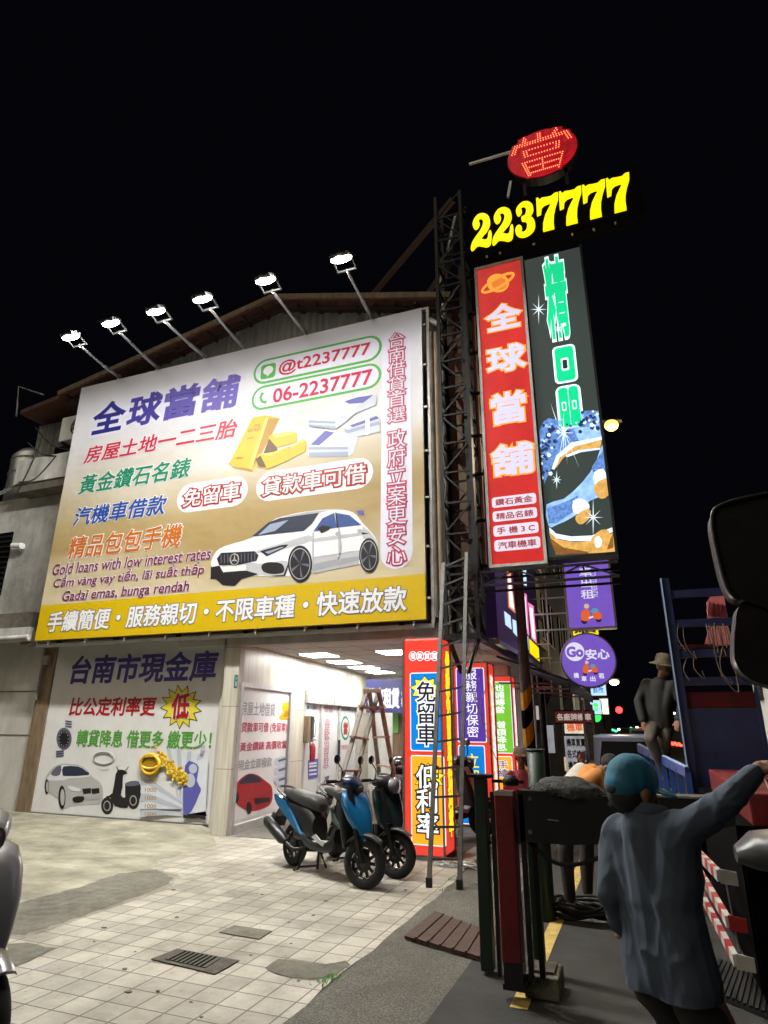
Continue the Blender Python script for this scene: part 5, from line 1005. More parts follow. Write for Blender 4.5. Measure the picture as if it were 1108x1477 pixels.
scooter('motor_scooter', 'blue scooter with black seat parked on the tiles in front of the shop door', fr, Vector((fr.x, fr.y, 0)) + dr_.normalized() * 1.32, 'sc_blue', 'sc_darkblue', lean=-4, steer=26, S_=.91)
f2_ = onZ(570, 1268); off = dr_.normalized()
scooter('motor_scooter', 'dark scooter with flat front shield parked behind the blue one, beside the red light box', f2_, Vector((f2_.x, f2_.y, 0)) + dr_.normalized() * 1.25 + Vector((.02, .12, 0)), 'sc_teal', 'black_plastic', 'flat', lean=-4, steer=30, S_=.89)
f3_ = Vector((-2.75, 8.9, 0))
t3 = scooter('motor_scooter', 'third scooter with a round helmet, mostly hidden behind the red light box', f3_ + Vector((.5, .9, 0)), f3_ + Vector((-.3, -.05, 0)), 'sc_darkblue', 'black_plastic', 'flat', lean=-3, steer=0)
p = onY(576, 1105, 8.9); t = thing('helmet', 'black round helmet resting by the third scooter behind the red light box', 'helmet', p); m = MB('black_gloss'); m.ell(p, (.14, .12, .13)); m.build('shell', t); m = MB('black_plastic'); m.ell(p + Vector((.05, -.04, -.02)), (.11, .09, .06)); m.build('visor', t)
# grey scooter cut off at the left edge of the photo
ca = onZ(2, 1400, .6)
gs = scooter('motor_scooter', 'grey scooter cut off by the left edge, nearest to the viewer', Vector((-2.86, 2.42, 0)), Vector((-4.09, 2.74, 0)), 'sc_grey', 'sc_grey', 'sport', lean=-2, steer=0, mirrors=False, fcol='sc_grey')

m = MB('galv'); P = []
for i in range(70): a = i * .41; r = .13 + .05 * math.sin(i * 1.7); P.append((-2.16 + r * math.cos(a) * 1.3 + .002 * i, 7.66 + r * math.sin(a) * .8, .02 + .012 * math.sin(i * 2.3) + .0004 * i))
m.tube(P + [(-1.75, 7.5, .015), (-1.6, 7.2, .015), (-1.7, 6.95, .015)], .007, 5); tag(m.build('wire_heap'), 'loose pale wires lying at the foot of the nearest red light box', 'wire')
# ------------------------------------------------------------------ utility pole, banded post
defm('pole_grey', (.11, .11, .11), .85, var=.3, vs=6, stretch=(2, 2, .5))
PXX = onY(751, 880, 10).x
t = thing('utility_pole', 'round concrete utility pole with black and yellow warning bands', 'pole', (-1.52, 10.0, 0))
m = MB('pole_grey'); m.lathe(((.085, 0), (.075, 4.5), (.07, 9.0), (.0, 9.0)), (PXX, 10, 0), n=20); m.build('shaft', t)
defm('band_yellow', (.6, .33, .0), .6, var=.2)
m = MB('black')
for k in range(6):
    for j in range(10):
        z = .55 + k * .26; a0, a1 = 2 * math.pi * j / 10, 2 * math.pi * (j + 1) / 10; s_ = .04
        m.use('band_yellow' if (k % 2) else 'black'); r_ = .09
        q = [(PXX + r_ * math.cos(a), 10 + r_ * math.sin(a), z + (.13 * math.sin(a + .6) + zz)) for a, zz in ((a0, 0), (a1, 0), (a1, .26), (a0, .26))]; m.add(q, [(0, 1, 2, 3)], True)
m.build('warning_band', t)
m = MB('black_rubber')
for z0, z1_, yy in ((6.9, 6.2, 16), (7.3, 7.0, 18), (6.5, 5.6, 14)): m.tube(catmull([(PXX, 10, z0), (-1.9, (10 + yy) / 2, z1_ - .6), (-2.1, yy, z1_)], 6, False), .015, 5)
m.build('wire', t)

# ------------------------------------------------------------------ signs and shop fronts down the street
glow('ps_purple', (.19, .1, .55), .95, .12, 2); glow('ps_white', (.75, .72, .9), 1.0); glow('ps_orange', (.8, .14, .03), .9); glow('ps_cyan', (.1, .35, .5), .9); glow('ps_skin', (.75, .5, .35), .9); glow('ps_ink', (.03, .02, .06), .7); glow('pk_pink', (.95, .2, .45), 1.2, .3); glow('pk_white', (.9, .9, 1), 1.4); glow('pk_orange', (.9, .3, .08), 1.0, .3); glow('pk_dark', (.01, .004, .018), .8); glow('pk_yellow', (.95, .75, .0), 1.1); glow('pk_blue', (.5, .7, .9), 1.2)
QY = 14.0; Q = PY(QY); zq = lambda x, y: (700 + x / 5.54, 800 + y / 5.54)
def moped_art(m, c, s, pl):
    f = lambda P: [(c[0] + x * s, c[1] + y * s) for x, y in P]
    for (x, y) in ((-.35, -.42), (.42, -.36)): shape(m, disc((c[0] + x * s, c[1] + y * s), .16 * s), pl, 'ps_ink', .004, 0, False)
    shape(m, f([(-.5, -.3), (-.45, .1), (-.25, .25), (-.05, .2), (0, -.1), (-.05, -.35), (-.3, -.42)]), pl, 'ps_orange', .006, 3, False); shape(m, f([(.1, -.1), (.3, .1), (.55, .0), (.62, -.2), (.5, -.36), (.2, -.3)]), pl, 'ps_orange', .006, 3, False)
    shape(m, f([(-.1, -.2), (.15, -.15), (.15, -.24), (-.08, -.3)]), pl, 'ps_white', .007, 0, False); shape(m, f([(.05, .1), (.2, .28), (.42, .24), (.45, .1), (.2, .02)]), pl, 'ps_cyan', .008, 3, False); shape(m, disc((c[0] - .15 * s, c[1] + .42 * s), .14 * s), pl, 'ps_skin', .006, 0, False)
t = thing('rental_sign', 'square purple lit rental sign with an orange scooter picture', 'sign', (-.7, QY, 3.5)); q = pbox(Q, (822, 906), (884, 805)); q = (-1.16, q[1], -.24, 5.1)
m = MB('ps_purple'); m.box((q[0], QY, q[1]), (q[2], QY + .2, q[3])); m.build('face', t); m = MB('white_frame'); m.box((q[0] - .04, QY - .02, q[1] - .04), (q[2] + .04, QY + .22, q[1] - .001)); m.box((q[0] - .04, QY - .02, q[1]), (q[0] - .001, QY + .22, q[3])); m.box((q[2] + .001, QY - .02, q[1]), (q[2] + .04, QY + .22, q[3])); m.build('frame', t)
m = MB('ps_white'); ptext(m, '車\n出\n租', zq(770, 355), zq(845, 100), Q, 'ps_white', bold=.012, lsp=1.15); m.build('lettering', t); m = MB('ps_white'); c = pbox(Q, zq(855, 345), zq(880, 120)); vs_ = Plane(Q.at(c[2], c[3]), (0, 0, -1), (0, -1, 0)); vs_.w = Vector((1, 0, 0)); lettering(m, 'SCOOTER RENTAL', (0, -.12, c[3] - c[1], .0), vs_, 'ps_white'); m.build('lettering', t)
m = MB('ps_orange'); moped_art(m, Q.uv(*zq(838, 470)), .38, Q); m.build('scooter_picture', t)
m = MB('white_frame')
for x in (-1.95, -1.62, -1.2): m.bar((x, QY + .1, 3.45), (x, QY + .1, 5.0), .03)
for z in (3.5, 3.85, 4.2, 4.55, 4.9): m.bar((-1.95, QY + .1, z), (-1.2, QY + .1, z), .03)
m.build('wall_bracket', t)
t = thing('round_sign', 'round purple lit sign reading Go with an orange scooter picture', 'sign', (-.85, QY, 2.2)); c = Q.uv(848.5, 952); R_ = .53
m = MB('ps_purple'); m.prism([(c[0] + R_ * math.cos(a), QY, c[1] + R_ * math.sin(a)) for a in (2 * math.pi * i / 40 for i in range(40))], (0, .15, 0)); m.build('face', t)
m = MB('white_frame'); m.torus((c[0], QY + .05, c[1]), (0, 1, 0), R_ + .02, .025, 40, 8, 2); m.build('rim', t)
m = MB('ps_white'); k = Q.uv(*zq(716, 776)); shape(m, disc(k, .195), Q, 'ps_white', .004, 0, False); lettering(m, 'Go', (k[0] - .16, k[1] - .1, k[0] + .16, k[1] + .1), Q, 'ps_purple', bold=.05, l0=.007); m.build('lettering', t); m = MB('ps_white'); ptext(m, '安心', zq(808, 838), zq(985, 752), Q, 'ps_white', bold=.03); m.build('lettering', t)
for i, ch in enumerate('機車出租'): m = MB('ps_white'); k = Q.uv(*zq((728, 790, 860, 930)[i], (965, 992, 992, 968)[i])); lettering(m, ch, (k[0] - .05, k[1] - .05, k[0] + .05, k[1] + .05), Q, 'ps_white', bold=.03); m.build('lettering', t)
m = MB('ps_orange'); moped_art(m, Q.uv(*zq(832, 905)), .27, Q); m.build('scooter_picture', t)
m = MB('white_frame')
for x in (-1.95, -1.65): m.bar((x, QY + .1, 2.2), (x, QY + .1, 3.44), .03)
for z in (2.3, 2.6, 2.9, 3.2): m.bar((-1.95, QY + .1, z), (-1.6, QY + .1, z), .025)
m.bar((-1.65, QY + .08, 2.8), (-1.38, QY + .08, 2.8), .03); m.build('wall_bracket', t)
# projecting LED sign seen edge-on
LX = -1.92; E_ = PX(LX); ze = lambda x, y: (700 + x / 5.54, 800 + y / 5.54)
a = E_.uv(718, 912); b = E_.uv(779, 958); y0, y1 = a[0], b[0]; zl0 = b[1]
t = thing('side_led_sign', 'long pink and white LED shop sign running along the dark facade', 'sign', (LX, (y0 + y1) / 2, zl0))
m = MB('pk_dark'); m.box((LX - .25, y0, zl0), (LX, y1, 5.7)); m.build('face', t); m = MB('galv'); m.bar((LX - .02, y0, zl0 - .06), (LX - .02, y1, zl0 - .06), .08); m.build('frame', t)
m = MB('pk_pink')
def eb(P, c, l=.004): shape(m, [(min(max(u, y0 + .05), y1 - .05), max(v, zl0 + .05)) for u, v in (E_.uv(*ze(*p)) for p in P)], E_, c, l, 0, False)
eb(((170, 130), (200, 120), (240, 470), (185, 420)), 'pk_orange'); eb(((180, 170), (195, 165), (228, 440), (195, 410)), 'pk_white', .007); eb(((290, 290), (330, 320), (350, 650), (320, 610)), 'pk_pink'); eb(((300, 330), (318, 335), (335, 600), (318, 580)), 'pk_white', .007); eb(((340, 380), (385, 410), (410, 710), (370, 670)), 'pk_pink'); eb(((352, 420), (375, 430), (398, 680), (375, 655)), 'pk_white', .007)
eb(((150, 450), (200, 490), (210, 600), (160, 560)), 'pk_blue'); eb(((216, 515), (245, 530), (258, 660), (222, 620)), 'pk_blue'); eb(((318, 640), (342, 655), (345, 765), (322, 730)), 'pk_blue'); eb(((350, 670), (438, 755), (440, 875), (355, 785)), 'pk_yellow'); eb(((285, 125), (325, 125), (330, 250), (290, 240)), 'pk_blue')
m.build('lettering', t)
# rows of shop houses
defm('house_dark', (.05, .05, .055), .85, var=.4, vs=2); defm('house_brown', (.07, .05, .04), .85, var=.4, vs=2); defm('house_pale', (.16, .15, .14), .85, var=.35, vs=2); defm('awning_blue', (.02, .04, .08), .6, var=.3); defm('win_dark', (.01, .012, .015), .15)
glow('shop_light', (.75, .7, .6), .75, .5, 6); glow('shop_warm', (.8, .55, .25), .8, .4, 6); glow('sign_maroon', (.12, .02, .02), .6); glow('sign_mtext', (.6, .5, .45), .7); glow('cross_green', (.05, .85, .12), 1.2); glow('sign_cream', (.75, .72, .55), .9, .3, 10)
random.seed(21)
def shophouse(x, y, w_, h, mat, side, lit, label):
    t = thing('shop_house', label, 'building', (x, y + w_ / 2, 0), 'shop houses along the street'); fx = x
    m = MB(mat); m.box((x, y + .03, 3.0), (x - side * 9, y + w_ - .03, h)); m.use('house_dark'); m.box((x, y + .03, 0), (x - side * .5, y + .4, 3.0)); m.box((x, y + w_ - .4, 0), (x - side * .5, y + w_ - .03, 3.0)); m.box((x - side * 3, y + .4, 0), (x - side * 9, y + w_ - .4, 2.998)); m.build('wall', t)
    for k in range(int((h - 3) // 3)):
        z = 3.9 + k * 3
        for q in (.28, .72):
            m = MB('win_dark'); c = y + w_ * q; m.box((x + side * .02, c - .55, z), (x - side * .03, c + .55, z + 1.3)); wn = m.build('window', t)
            m = MB('white_frame'); m.box((x + side * .035, c - .6, z - .06), (x + side * .021, c + .6, z - .001)); m.box((x + side * .03, c - .02, z), (x + side * .0205, c + .02, z + 1.3)); m.build('window_frame', wn)
    m = MB(lit or 'win_dark'); m.box((x - side * 2.95, y + .45, .5), (x - side * 2.99, y + w_ - .45, 2.5)); m.build('shop_front', t)
    return t
SL = ['dark shop house next to the pawnshop behind the utility pole', 'brown shop house behind the purple rental signs', 'shop house with the small lit front beyond the blue awning', 'distant left-hand shop house before the traffic light', 'far left-hand shop house near the tail lights', 'farthest left-hand shop house down the street']
for i, (y, w_, h, mt, lit) in enumerate(((17.6, 4.4, 7.5, 'house_brown', None), (22, 4.6, 9, 'house_dark', 'shop_light'), (26.6, 5, 8, 'house_pale', 'shop_light'), (31.6, 7, 10, 'house_dark', 'shop_warm'), (38.6, 9, 9, 'house_brown', 'shop_light'), (47.6, 14, 10, 'house_dark', 'shop_warm'))): shophouse(-2.3, y, w_, h, mt, 1, lit, SL[i])
t = thing('awning', 'long dark blue awning over the walkway beneath the round purple sign', 'awning', (-1.7, 13, 2.4))
m = MB('awning_blue'); A1, A2, A3, A4 = Vector((-2.16, 10.9, 2.62)), Vector((-1.0, 10.9, 2.2)), Vector((-.98, 16.2, 2.2)), Vector((-2.16, 16.2, 2.62)); m.prism([A1, A2, A3, A4], (0, 0, .04)); m.prism([A2, A3, A3 + Vector((0, 0, -.16)), A2 + Vector((0, 0, -.16))], (.02, 0, 0)); m.build('canopy', t)
m = MB('grey_steel'); [m.bar((-2.16, y, 2.2), (-1.02, y, 2.17), .03) for y in (11, 12.7, 14.4, 16.1)]; m.bar((-1.02, 11, 2.17), (-1.02, 16.1, 2.17), .03); m.build('awning_frame', t)
for y in (13.4, 16.1): m = MB('grey_steel'); m.bar((-1.0, y, 2.0), (-1.0, y, 0), .045); m.build('post', t)
def fsign(px0, py0, px1, py1, y, mat, label, name='shop_sign', text=None, tm='sign_mtext', dep=.15):
    P = PY(y); q = pbox(P, (px0, py1), (px1, py0)); m = MB(mat); m.box((q[0], y, q[1]), (q[2], y + dep, q[3])); 
    t = thing(name, label, 'sign', ((q[0] + q[2]) / 2, y, q[1])); m.build('face', t)
    m = MB('dark_steel'); m.box((q[0] - .03, y + dep + .001, q[1] - .03), (q[2] + .03, y + dep + .05, q[3] + .03)); m.box((q[0] - .02, y - .01, q[3] + .001), (q[2] + .02, y + dep, q[3] + .03)); m.build('frame', t)
    if text: g = (q[3] - q[1]) * .2; m = MB(tm); lettering(m, text, (q[0] + g, q[1] + g, q[2] - g, q[3] - g), P, tm, bold=.03); m.build('lettering', t)
    return t
fsign(801, 1026, 855, 1042, 16.6, 'sign_maroon', 'dark maroon sign with pale characters under the blue awning', text='各廠牌機車')
fsign(815, 1040, 843, 1058, 17.6, 'sign_cream', 'small cream lit sign below the maroon one', text='機車', tm='ps_orange')
fsign(853, 985, 873, 1003, 24, 'pk_blue', 'small white sign behind the round purple sign', text='診所', tm='lb_blue')
fsign(853, 1010, 866, 1030, 27, 'pk_blue', 'narrow white lit sign above the green cross light', text='藥\n局', tm='cross_green')
fsign(827, 903, 862, 916, 21, 'pk_yellow', 'small yellow sign between the two purple signs', text='順', tm='lb_ink')
p = onY(860, 1034, 28); t = thing('pharmacy_light', 'round green lit pharmacy light down the street', 'sign', p); m = MB('cross_green'); m.prism([(p.x + .2 * math.cos(a), 28, p.z + .2 * math.sin(a)) for a in (2 * math.pi * i / 20 for i in range(20))], (0, .1, 0)); m.build('disc', t); m = MB('dark_steel'); m.torus((p.x, 28.05, p.z), (0, 1, 0), .21, .025, 20, 6); m.bar(p + Vector((0, .1, 0)), p + Vector((-1.3, .1, 0)), .05); m.build('frame', t)
glow('board_glow', (.55, .55, .6), .5, .35, 5)  # pale boards glow themselves in place of light falling on them
# storefront poster wall deep left
t = thing('poster_board', 'pale shop board covered in dark lettering beyond the utility pole', 'board', onY(836, 1080, 18)); P = PY(18.0); q = pbox(P, (818, 1115), (846, 1062)); m = MB('board_glow'); m.box((q[0], 18, .3), (q[2], 18.1, q[3])); m.build('panel', t); m = MB('ink')
for i in range(3): lettering(m, ('機車買賣', '各式維修', '機車出租')[i], (q[0] + .05, q[3] - .25 - i * .28, q[2] - .05, q[3] - .06 - i * .28), P, 'ink', bold=.03)
m.build('lettering', t)
fsign(788, 1046, 797, 1086, 16.9, 'board_glow', 'narrow pale sign board standing upright under the awning')
fsign(815, 1092, 822, 1112, 19, 'shop_warm', 'small warm lit sign low down beside the shop board')
fsign(867, 1008, 876, 1030, 31, 'sign_cream', 'narrow cream lit sign right of the white pharmacy sign')
fsign(772, 1018, 779, 1038, 17.4, 'sign_mtext', 'small pale sign under the awning beside the utility pole')
# street lamp (lit), small lamp, traffic light
glow('sodium', (1, .56, .12), 2.2); glow('lamp_warm', (1, .85, .5), 9); glow('tl_red', (1, .02, .02), 9); glow('tail', (1, .05, .03), 6); glow('tail_green', (.05, 1, .35), 4); glow('tail_white', (1, .9, .75), 5)
p = onY(882, 613, 15); t = thing('street_lamp', 'glowing orange street lamp beside the LED screen', 'street lamp', (p.x - 2.2, 15, 0))
m = MB('dark_steel'); m.tube([(p.x - 2.2, 15.05, 0), (p.x - 2.2, 15.05, 8.2)], [.08, .05], 10); m.tube(catmull([(p.x - 2.2, 15.05, 8.2), (p.x - 1.6, 15.05, 8.7), (p.x - .2, 15.0, 8.72)], 5, False), .04, 8); m.build('post', t)
m = MB('black'); m.sect([((p.x - .25, 15, p.z + .13), .08, .04), ((p.x, 15, p.z + .14), .12, .06), ((p.x + .25, 15, p.z + .08), .07, .04)], 12); m.build('lamp_head', t); m = MB('sodium'); m.ell(p, (.17, .14, .15)); m.build('lamp', t)
ld = bpy.data.lights.new('lamp_glow', 'POINT'); ld.energy = 750; ld.color = (1, .78, .5); ld.shadow_soft_size = .12; lo = bpy.data.objects.new('lamp_glow', ld); COL.objects.link(lo); lo.parent = t; lo.location = Vector((p.x, 15 - .1, p.z - .45)) - t.location
p = onY(886, 984, 30); ld = bpy.data.lights.new('lamp_glow', 'POINT'); ld.energy = 500; ld.color = (1, .85, .6); ld.shadow_soft_size = .15; l2 = bpy.data.objects.new('lamp_glow', ld); COL.objects.link(l2); l2.location = p + Vector((0, -.1, -.35))
t = thing('street_lamp', 'small distant warm lamp right of the round purple sign', 'street lamp', p); m = MB('lamp_warm'); m.ell(p, (.2, .2, .12)); m.build('lamp', t); m = MB('dark_steel'); m.tube([p + Vector((-1.5, 0, -3)), p + Vector((-1.5, 0, .3)), p + Vector((0, 0, .25))], .05, 8); m.ell(p + Vector((0, 0, .16)), (.26, .22, .1)); m.build('post', t); l2.parent = t; l2.location -= p
p = onY(893, 1024, 40); t = thing('traffic_light', 'traffic light showing red far down the street', 'traffic light', p); m = MB('black'); m.box((p.x - 1.0, 40.1, p.z - .25), (p.x + .3, 40.4, p.z + .25)); m.build('case', t); m = MB('tl_red'); m.ell(p + Vector((0, .06, 0)), (.19, .06, .19)); m.build('lamp', t); m = MB('dark_steel'); m.bar((p.x - 1, 40.25, p.z), (p.x - 4, 40.25, p.z), .12); m.bar((p.x - 4, 40.25, 0), (p.x - 4, 40.25, p.z + .06), .16); m.build('post', t)
# distant traffic
defm('car_paint', (.05, .05, .06), .3, coat=.6)
def farcar(px, y, label, cols):
    p = onY(px, 1050, y); x = p.x; t = thing('parked_car', label, 'car', (x, y, 0), 'distant cars at the crossing')
    m = MB('car_paint'); m.prism([(x - .8, y, .25), (x + .8, y, .25), (x + .82, y, .8), (x + .65, y, .95), (x + .55, y, 1.4), (x - .55, y, 1.4), (x - .65, y, .95), (x - .82, y, .8)], (0, 4, 0)); m.build('body', t, bevel=.06)
    m = MB('win_dark'); m.prism([(x - .58, y - .012, .97), (x + .58, y - .012, .97), (x + .5, y - .012, 1.33), (x - .5, y - .012, 1.33)], (0, .01, 0)); m.build('rear_window', t)
    for s in (-1, 1): m = MB(cols); m.box((x + s * .6 - .12, y - .03, .72), (x + s * .6 + .12, y - .001, .86)); m.build('tail_light', t)
    m = MB('black_rubber'); [m.lathe(((.0, -.1), (.3, -.1), (.32, 0), (.3, .1), (0, .1)), (x + s * .72, y + yy, .32), (1, 0, 0), 16) for s in (-1, 1) for yy in (.7, 3.2)]; m.build('wheel', t)
farcar(925, 38, 'distant car with red tail lights right of the man on the truck', 'tail'); farcar(905, 62, 'farther distant car with red tail lights under the traffic light', 'tail'); farcar(945, 50, 'distant car half hidden by the blue rack', 'tail')
def far_row(a, b, y, label, cl, n):
    t = thing('far_lights', label, 'distant lights', onY(*a, y)); m = MB('black'); P = [onY(a[0] + (b[0] - a[0]) * i / n, a[1] + (b[1] - a[1]) * i / n + (2 if i % 2 else 0), y) for i in range(n + 1)]; m.tube(P, .02, 4); m.build('wire', t)  # far car lights drawn as bulbs on an added wire
    m = MB(cl[0])
    for i, p in enumerate(P): m.use(cl[i % len(cl)]); m.ell(p + Vector((0, -.05, -.06)), (.14, .1, .1), None, 8, 6)
    m.build('bulb', t)
far_row((884, 1052), (932, 1047), 70, 'row of small green and red lights far down the street', ('tail_green', 'tail_green', 'tail_white', 'tail', 'tail_white', 'tail'), 11)
far_row((962, 1069), (982, 1072), 60, 'short row of red tail lights behind the blue rack post', ('tail',), 7)
far_row((968, 1022), (976, 1030), 60, 'few white lights beyond the man on the truck', ('tail_white',), 2)
# ------------------------------------------------------------------ trucks and lifting gear on the right
defm('truck_blue', (.006, .013, .055), .45, var=.3, vs=6, coat=.2); defm('truck_lightblue', (.42, .6, .9), .4, coat=.4); defm('truck_red', (.17, .006, .01), .5, var=.35, vs=8, stain=.5); defm('truck_white', (.5, .5, .46), .45, var=.12); defm('crane_green', (.007, .03, .014), .5, var=.3, vs=9, stain=.5); defm('tarp', (.03, .03, .028), .8, var=.7, vs=30, bump=1, bs=40)
defm('stripe_red', (.35, .02, .02), .5); defm('stripe_white', (.5, .49, .46), .5, var=.2); defm('rope', (.13, .1, .065), .9); defm('win_glass', (.03, .04, .045), .08, coat=.5)
defm('fender_grey', (.07, .07, .07), .4, var=.2)
# outrigger frame (its beam comes out of the truck on the right)
t = thing('crane_outrigger', 'black outrigger beam with a red leg and green posts standing on the road edge', 'outrigger', (-.8, 4.3, 0))
YO = 4.3
m = MB('truck_red'); m.box((-.9, YO - .06, .2), (-.785, YO + .07, 1.115)); m.build('leg', t, bevel=.008)
m = MB('black_plastic'); m.box((-.895, YO - .045, .09), (-.785, YO + .075, .198)); m.box((-.905, YO - .04, -.0 + .06), (-.775, YO + .07, .09)); m.build('foot', t)
m = MB('dark_steel'); m.box((-.755, YO - .03, .12), (-.725, YO + .0, 1.1)); m.box((-.7, YO + .03, .12), (-.67, YO + .06, 1.05)); m.box((-.945, YO + .02, .1), (-.925, YO + .06, 1.1)); m.build('guide_rail', t)
m = MB('galv'); 
for i in range(7): z = .2 + i * .13 + random.uniform(-.02, .02); m.box((-.7235, YO - .02, z), (-.7215, YO - .012, z + random.uniform(.03, .1)))
for i in range(7): z = .2 + i * .12 + random.uniform(-.02, .02); m.box((-.947, YO + .018, z), (-.9455, YO + .03, z + random.uniform(.03, .1)))
m.build('worn_edge', t)
m = MB('black_plastic'); P = [onY(*q, YO) for q in ((746, 1139), (800, 1142), (850, 1150), (893, 1146), (1005, 1148), (1060, 1150), (1060, 1190), (1000, 1200), (893, 1216), (820, 1218), (746, 1212))]; m.prism([(p.x, YO - .03, p.z) for p in P], (0, .14, 0)); m.build('beam', t)
m = MB('galv'); a, b = onY(790, 1182, YO - .032), onY(806, 1184, YO - .032); m.bar(a, b, .012, .006); m.build('label_plate', t); m = MB('galv'); a, b = onY(945, 1147, YO), onY(1010, 1150, YO); m.bar(a + Vector((0, -.035, 0)), b + Vector((0, -.035, 0)), .012); m.build('edge_strip', t)
for x0, x1, y, z0, z1_ in ((-1.12, -1.04, 4.62, .0, 1.16), (-.8, -.735, 4.75, .0, 1.0)): m = MB('crane_green'); m.box((x0, y, z0 + .02), (x1, y + .09, z1_)); m.build('green_post', t, bevel=.006)
m = MB('dark_steel'); m.box((-1.16, 4.6, 1.16), (-1.0, 4.73, 1.18)); m.bar((-1.0, 4.66, 1.14), (-.78, 4.66, 1.14), .02); m.bar((-1.08, 4.66, .75), (-.8, 4.6, .78), .02); m.build('cross_bar', t); m = MB('dark_steel'); m.lathe(((.0, 0), (.05, .0), (.055, .03), (.03, .06), (.0, .06)), (-.84, 4.5, 1.13)); m.build('cap', t)
t = thing('green_pipe', 'short dark green pipe post standing behind the outrigger beam', 'post', (-1.0, 6.0, 0)); p = onY(772, 1082, 6.0); m = MB('crane_green'); m.lathe(((.0, 0), (.075, 0), (.075, p.z), (.0, p.z + .0)), (p.x, 6.0, .0), n=18); m.build('shaft', t); m = MB('crane_green'); m.torus((p.x, 6, p.z), (0, 0, 1), .07, .012); m.build('rim', t)
c = onZ(770, 1425); t = thing('base_pad', 'grey concrete block pad beside the outrigger foot', 'pad', (-.72, 4.45, 0)); m = MB('patch'); m.box((-.8, 4.36, .002), (-.6, 4.62, .12)); m.build('block', t, bevel=.01); m = MB('wall_dirty'); m.box((-.77, 4.4, .1205), (-.63, 4.58, .135)); m.build('rim', t)
for q in ((765, 1152), (765, 1200), (880, 1160), (880, 1205)): p = onY(*q, YO - .03); m = MB('grey_steel'); m.lathe(((.0, .012), (.012, .012), (.014, 0)), p, (0, -1, 0), 6, False); m.build('bolt', t)
m = MB('black_rubber'); p, q = onY(760, 1212, YO + .02), onY(900, 1216, YO + .03); m.tube(catmull([p, p.lerp(q, .3) + Vector((0, 0, -.12)), p.lerp(q, .65) + Vector((0, 0, -.1)), q], 6, False), .012, 6); m.build('hose', t)
m = MB('galv'); m.box((-.902, YO - .064, 1.09), (-.783, YO - .0605, 1.116)); m.build('worn_rim', t)
# tarp bundle on the beam
t = thing('tarp_bundle', 'crumpled grey tarp bundle lying on the black outrigger beam', 'tarp', onY(820, 1140, 4.36)); m = MB('tarp'); c = onY(818, 1140, 4.37); vs = []; n, k = 30, 14; R_ = []
for i in range(k):
    a = i / (k - 1); w_ = .25 * math.sin(math.pi * min(max(a, .04), .96)) ** .6; h_ = .085 * math.sin(math.pi * min(max(a, .03), .97)) ** .7
    R_.append([Vector((c.x - .23 + .5 * a + .015 * math.sin(j * 2.1 + i), c.y + w_ * .5 * math.cos(2 * math.pi * j / n) + random.uniform(-.008, .008), c.z - .01 + h_ * math.sin(2 * math.pi * j / n) * (1.2 if math.sin(2 * math.pi * j / n) > 0 else .3) + random.uniform(-.014, .014) - .03 * a)) for j in range(n)])
m.rings(R_, True); m.build('cloth', t)
# truck with the striped side guard (nearest, mostly out of frame)
t = thing('crane_truck', 'dark red and white truck with red and white striped guard bars at the right edge', 'truck', (.9, 4.5, 0))
m = MB('truck_red'); q = onY(1078, 1150, 4.7); m.box((.56, 4.6, .95), (2.6, 7.0, 1.13)); m.build('side_panel', t, bevel=.01)
m = MB('black'); m.box((.47, 4.62, .1), (2.6, 7.3, .948)); m.build('chassis', t)  # box carried low so the shaded space under the truck stays dark
m = MB('truck_white'); m.box((.68, 3.2, 1.17), (2.4, 4.4, 2.3)); cab = m.build('cab', t, bevel=.03); m = MB('black_gloss'); p = onX(1099, 1000, .68); m.box((.67, p.y - .05, p.z - .04), (.679, p.y + .06, p.z + .04)); m.build('door_handle', cab)
m = MB('win_glass'); m.box((.672, 3.3, 1.72), (.679, 4.2, 2.2)); m.build('side_window', cab)
m = MB('fender_grey'); p = onY(1108, 1235, 3.3); m.sect([((p.x - .12, 3.3, p.z), .06, .03), ((p.x - .05, 3.3, p.z + .02), .12, .07), ((p.x + .1, 3.3, p.z + .02), .2, .09), ((p.x + .5, 3.3, p.z + .0), .25, .1)], 18, .8); m.build('fender', t)
m = MB('black_rubber'); m.torus((.95, 3.4, .42), (1, 0, 0), .3, .12, 28, 10, 1.1); wh = m.build('wheel', t); m = MB('grey_steel'); m.lathe(((.0, 0), (.2, 0), (.22, .06), (.1, .09)), (.82, 3.4, .42), (-1, 0, 0)); m.build('hub', wh)
for (nr, fr_) in (((1062, 1386), (998, 1264)), ((1051, 1330), (994, 1230)), ((1038, 1263), (1006, 1230))):
    a = onY(*nr, 4.5); b = onZ(*fr_, a.z); k = b - a; n = 15 if nr[1] > 1300 else 8; m = MB('stripe_white')
    if k.length > 2.2: b = a + k.normalized() * 2.2; k = b - a
    for i in range(n): m.use('stripe_red' if i % 2 else 'stripe_white'); m.bar(a + k * (i / n), a + k * ((i + 1) / n), .03, .06)
    m.use('stripe_red' if nr[1] == 1330 else 'stripe_white'); m.prism([a + Vector(q) for q in ((.0, -.012, -.0375), (.09, -.012, -.045), (.09, -.012, .025), (.0, -.012, .0375))], (0, .01, 0)); m.build('guard_bar', t)
SKa, SKb = onY(1062, 1386, 4.5), onZ(998, 1264, onY(1062, 1386, 4.5).z); m = MB('black'); m.prism([(SKa.x + .13, SKa.y + .1, .06), (SKb.x + .2, SKb.y, .06), (SKb.x + 1.2, SKb.y, .06), (SKa.x + 1.2, SKa.y + .1, .06)], (0, 0, .85)); m.build('shade_block', t)  # black block added to fill the shade behind the guard bars
m = MB('galv'); m.bar(onY(1045, 1262, 4.52), onY(1066, 1372, 4.52), .008); m.build('guard_strut', t)
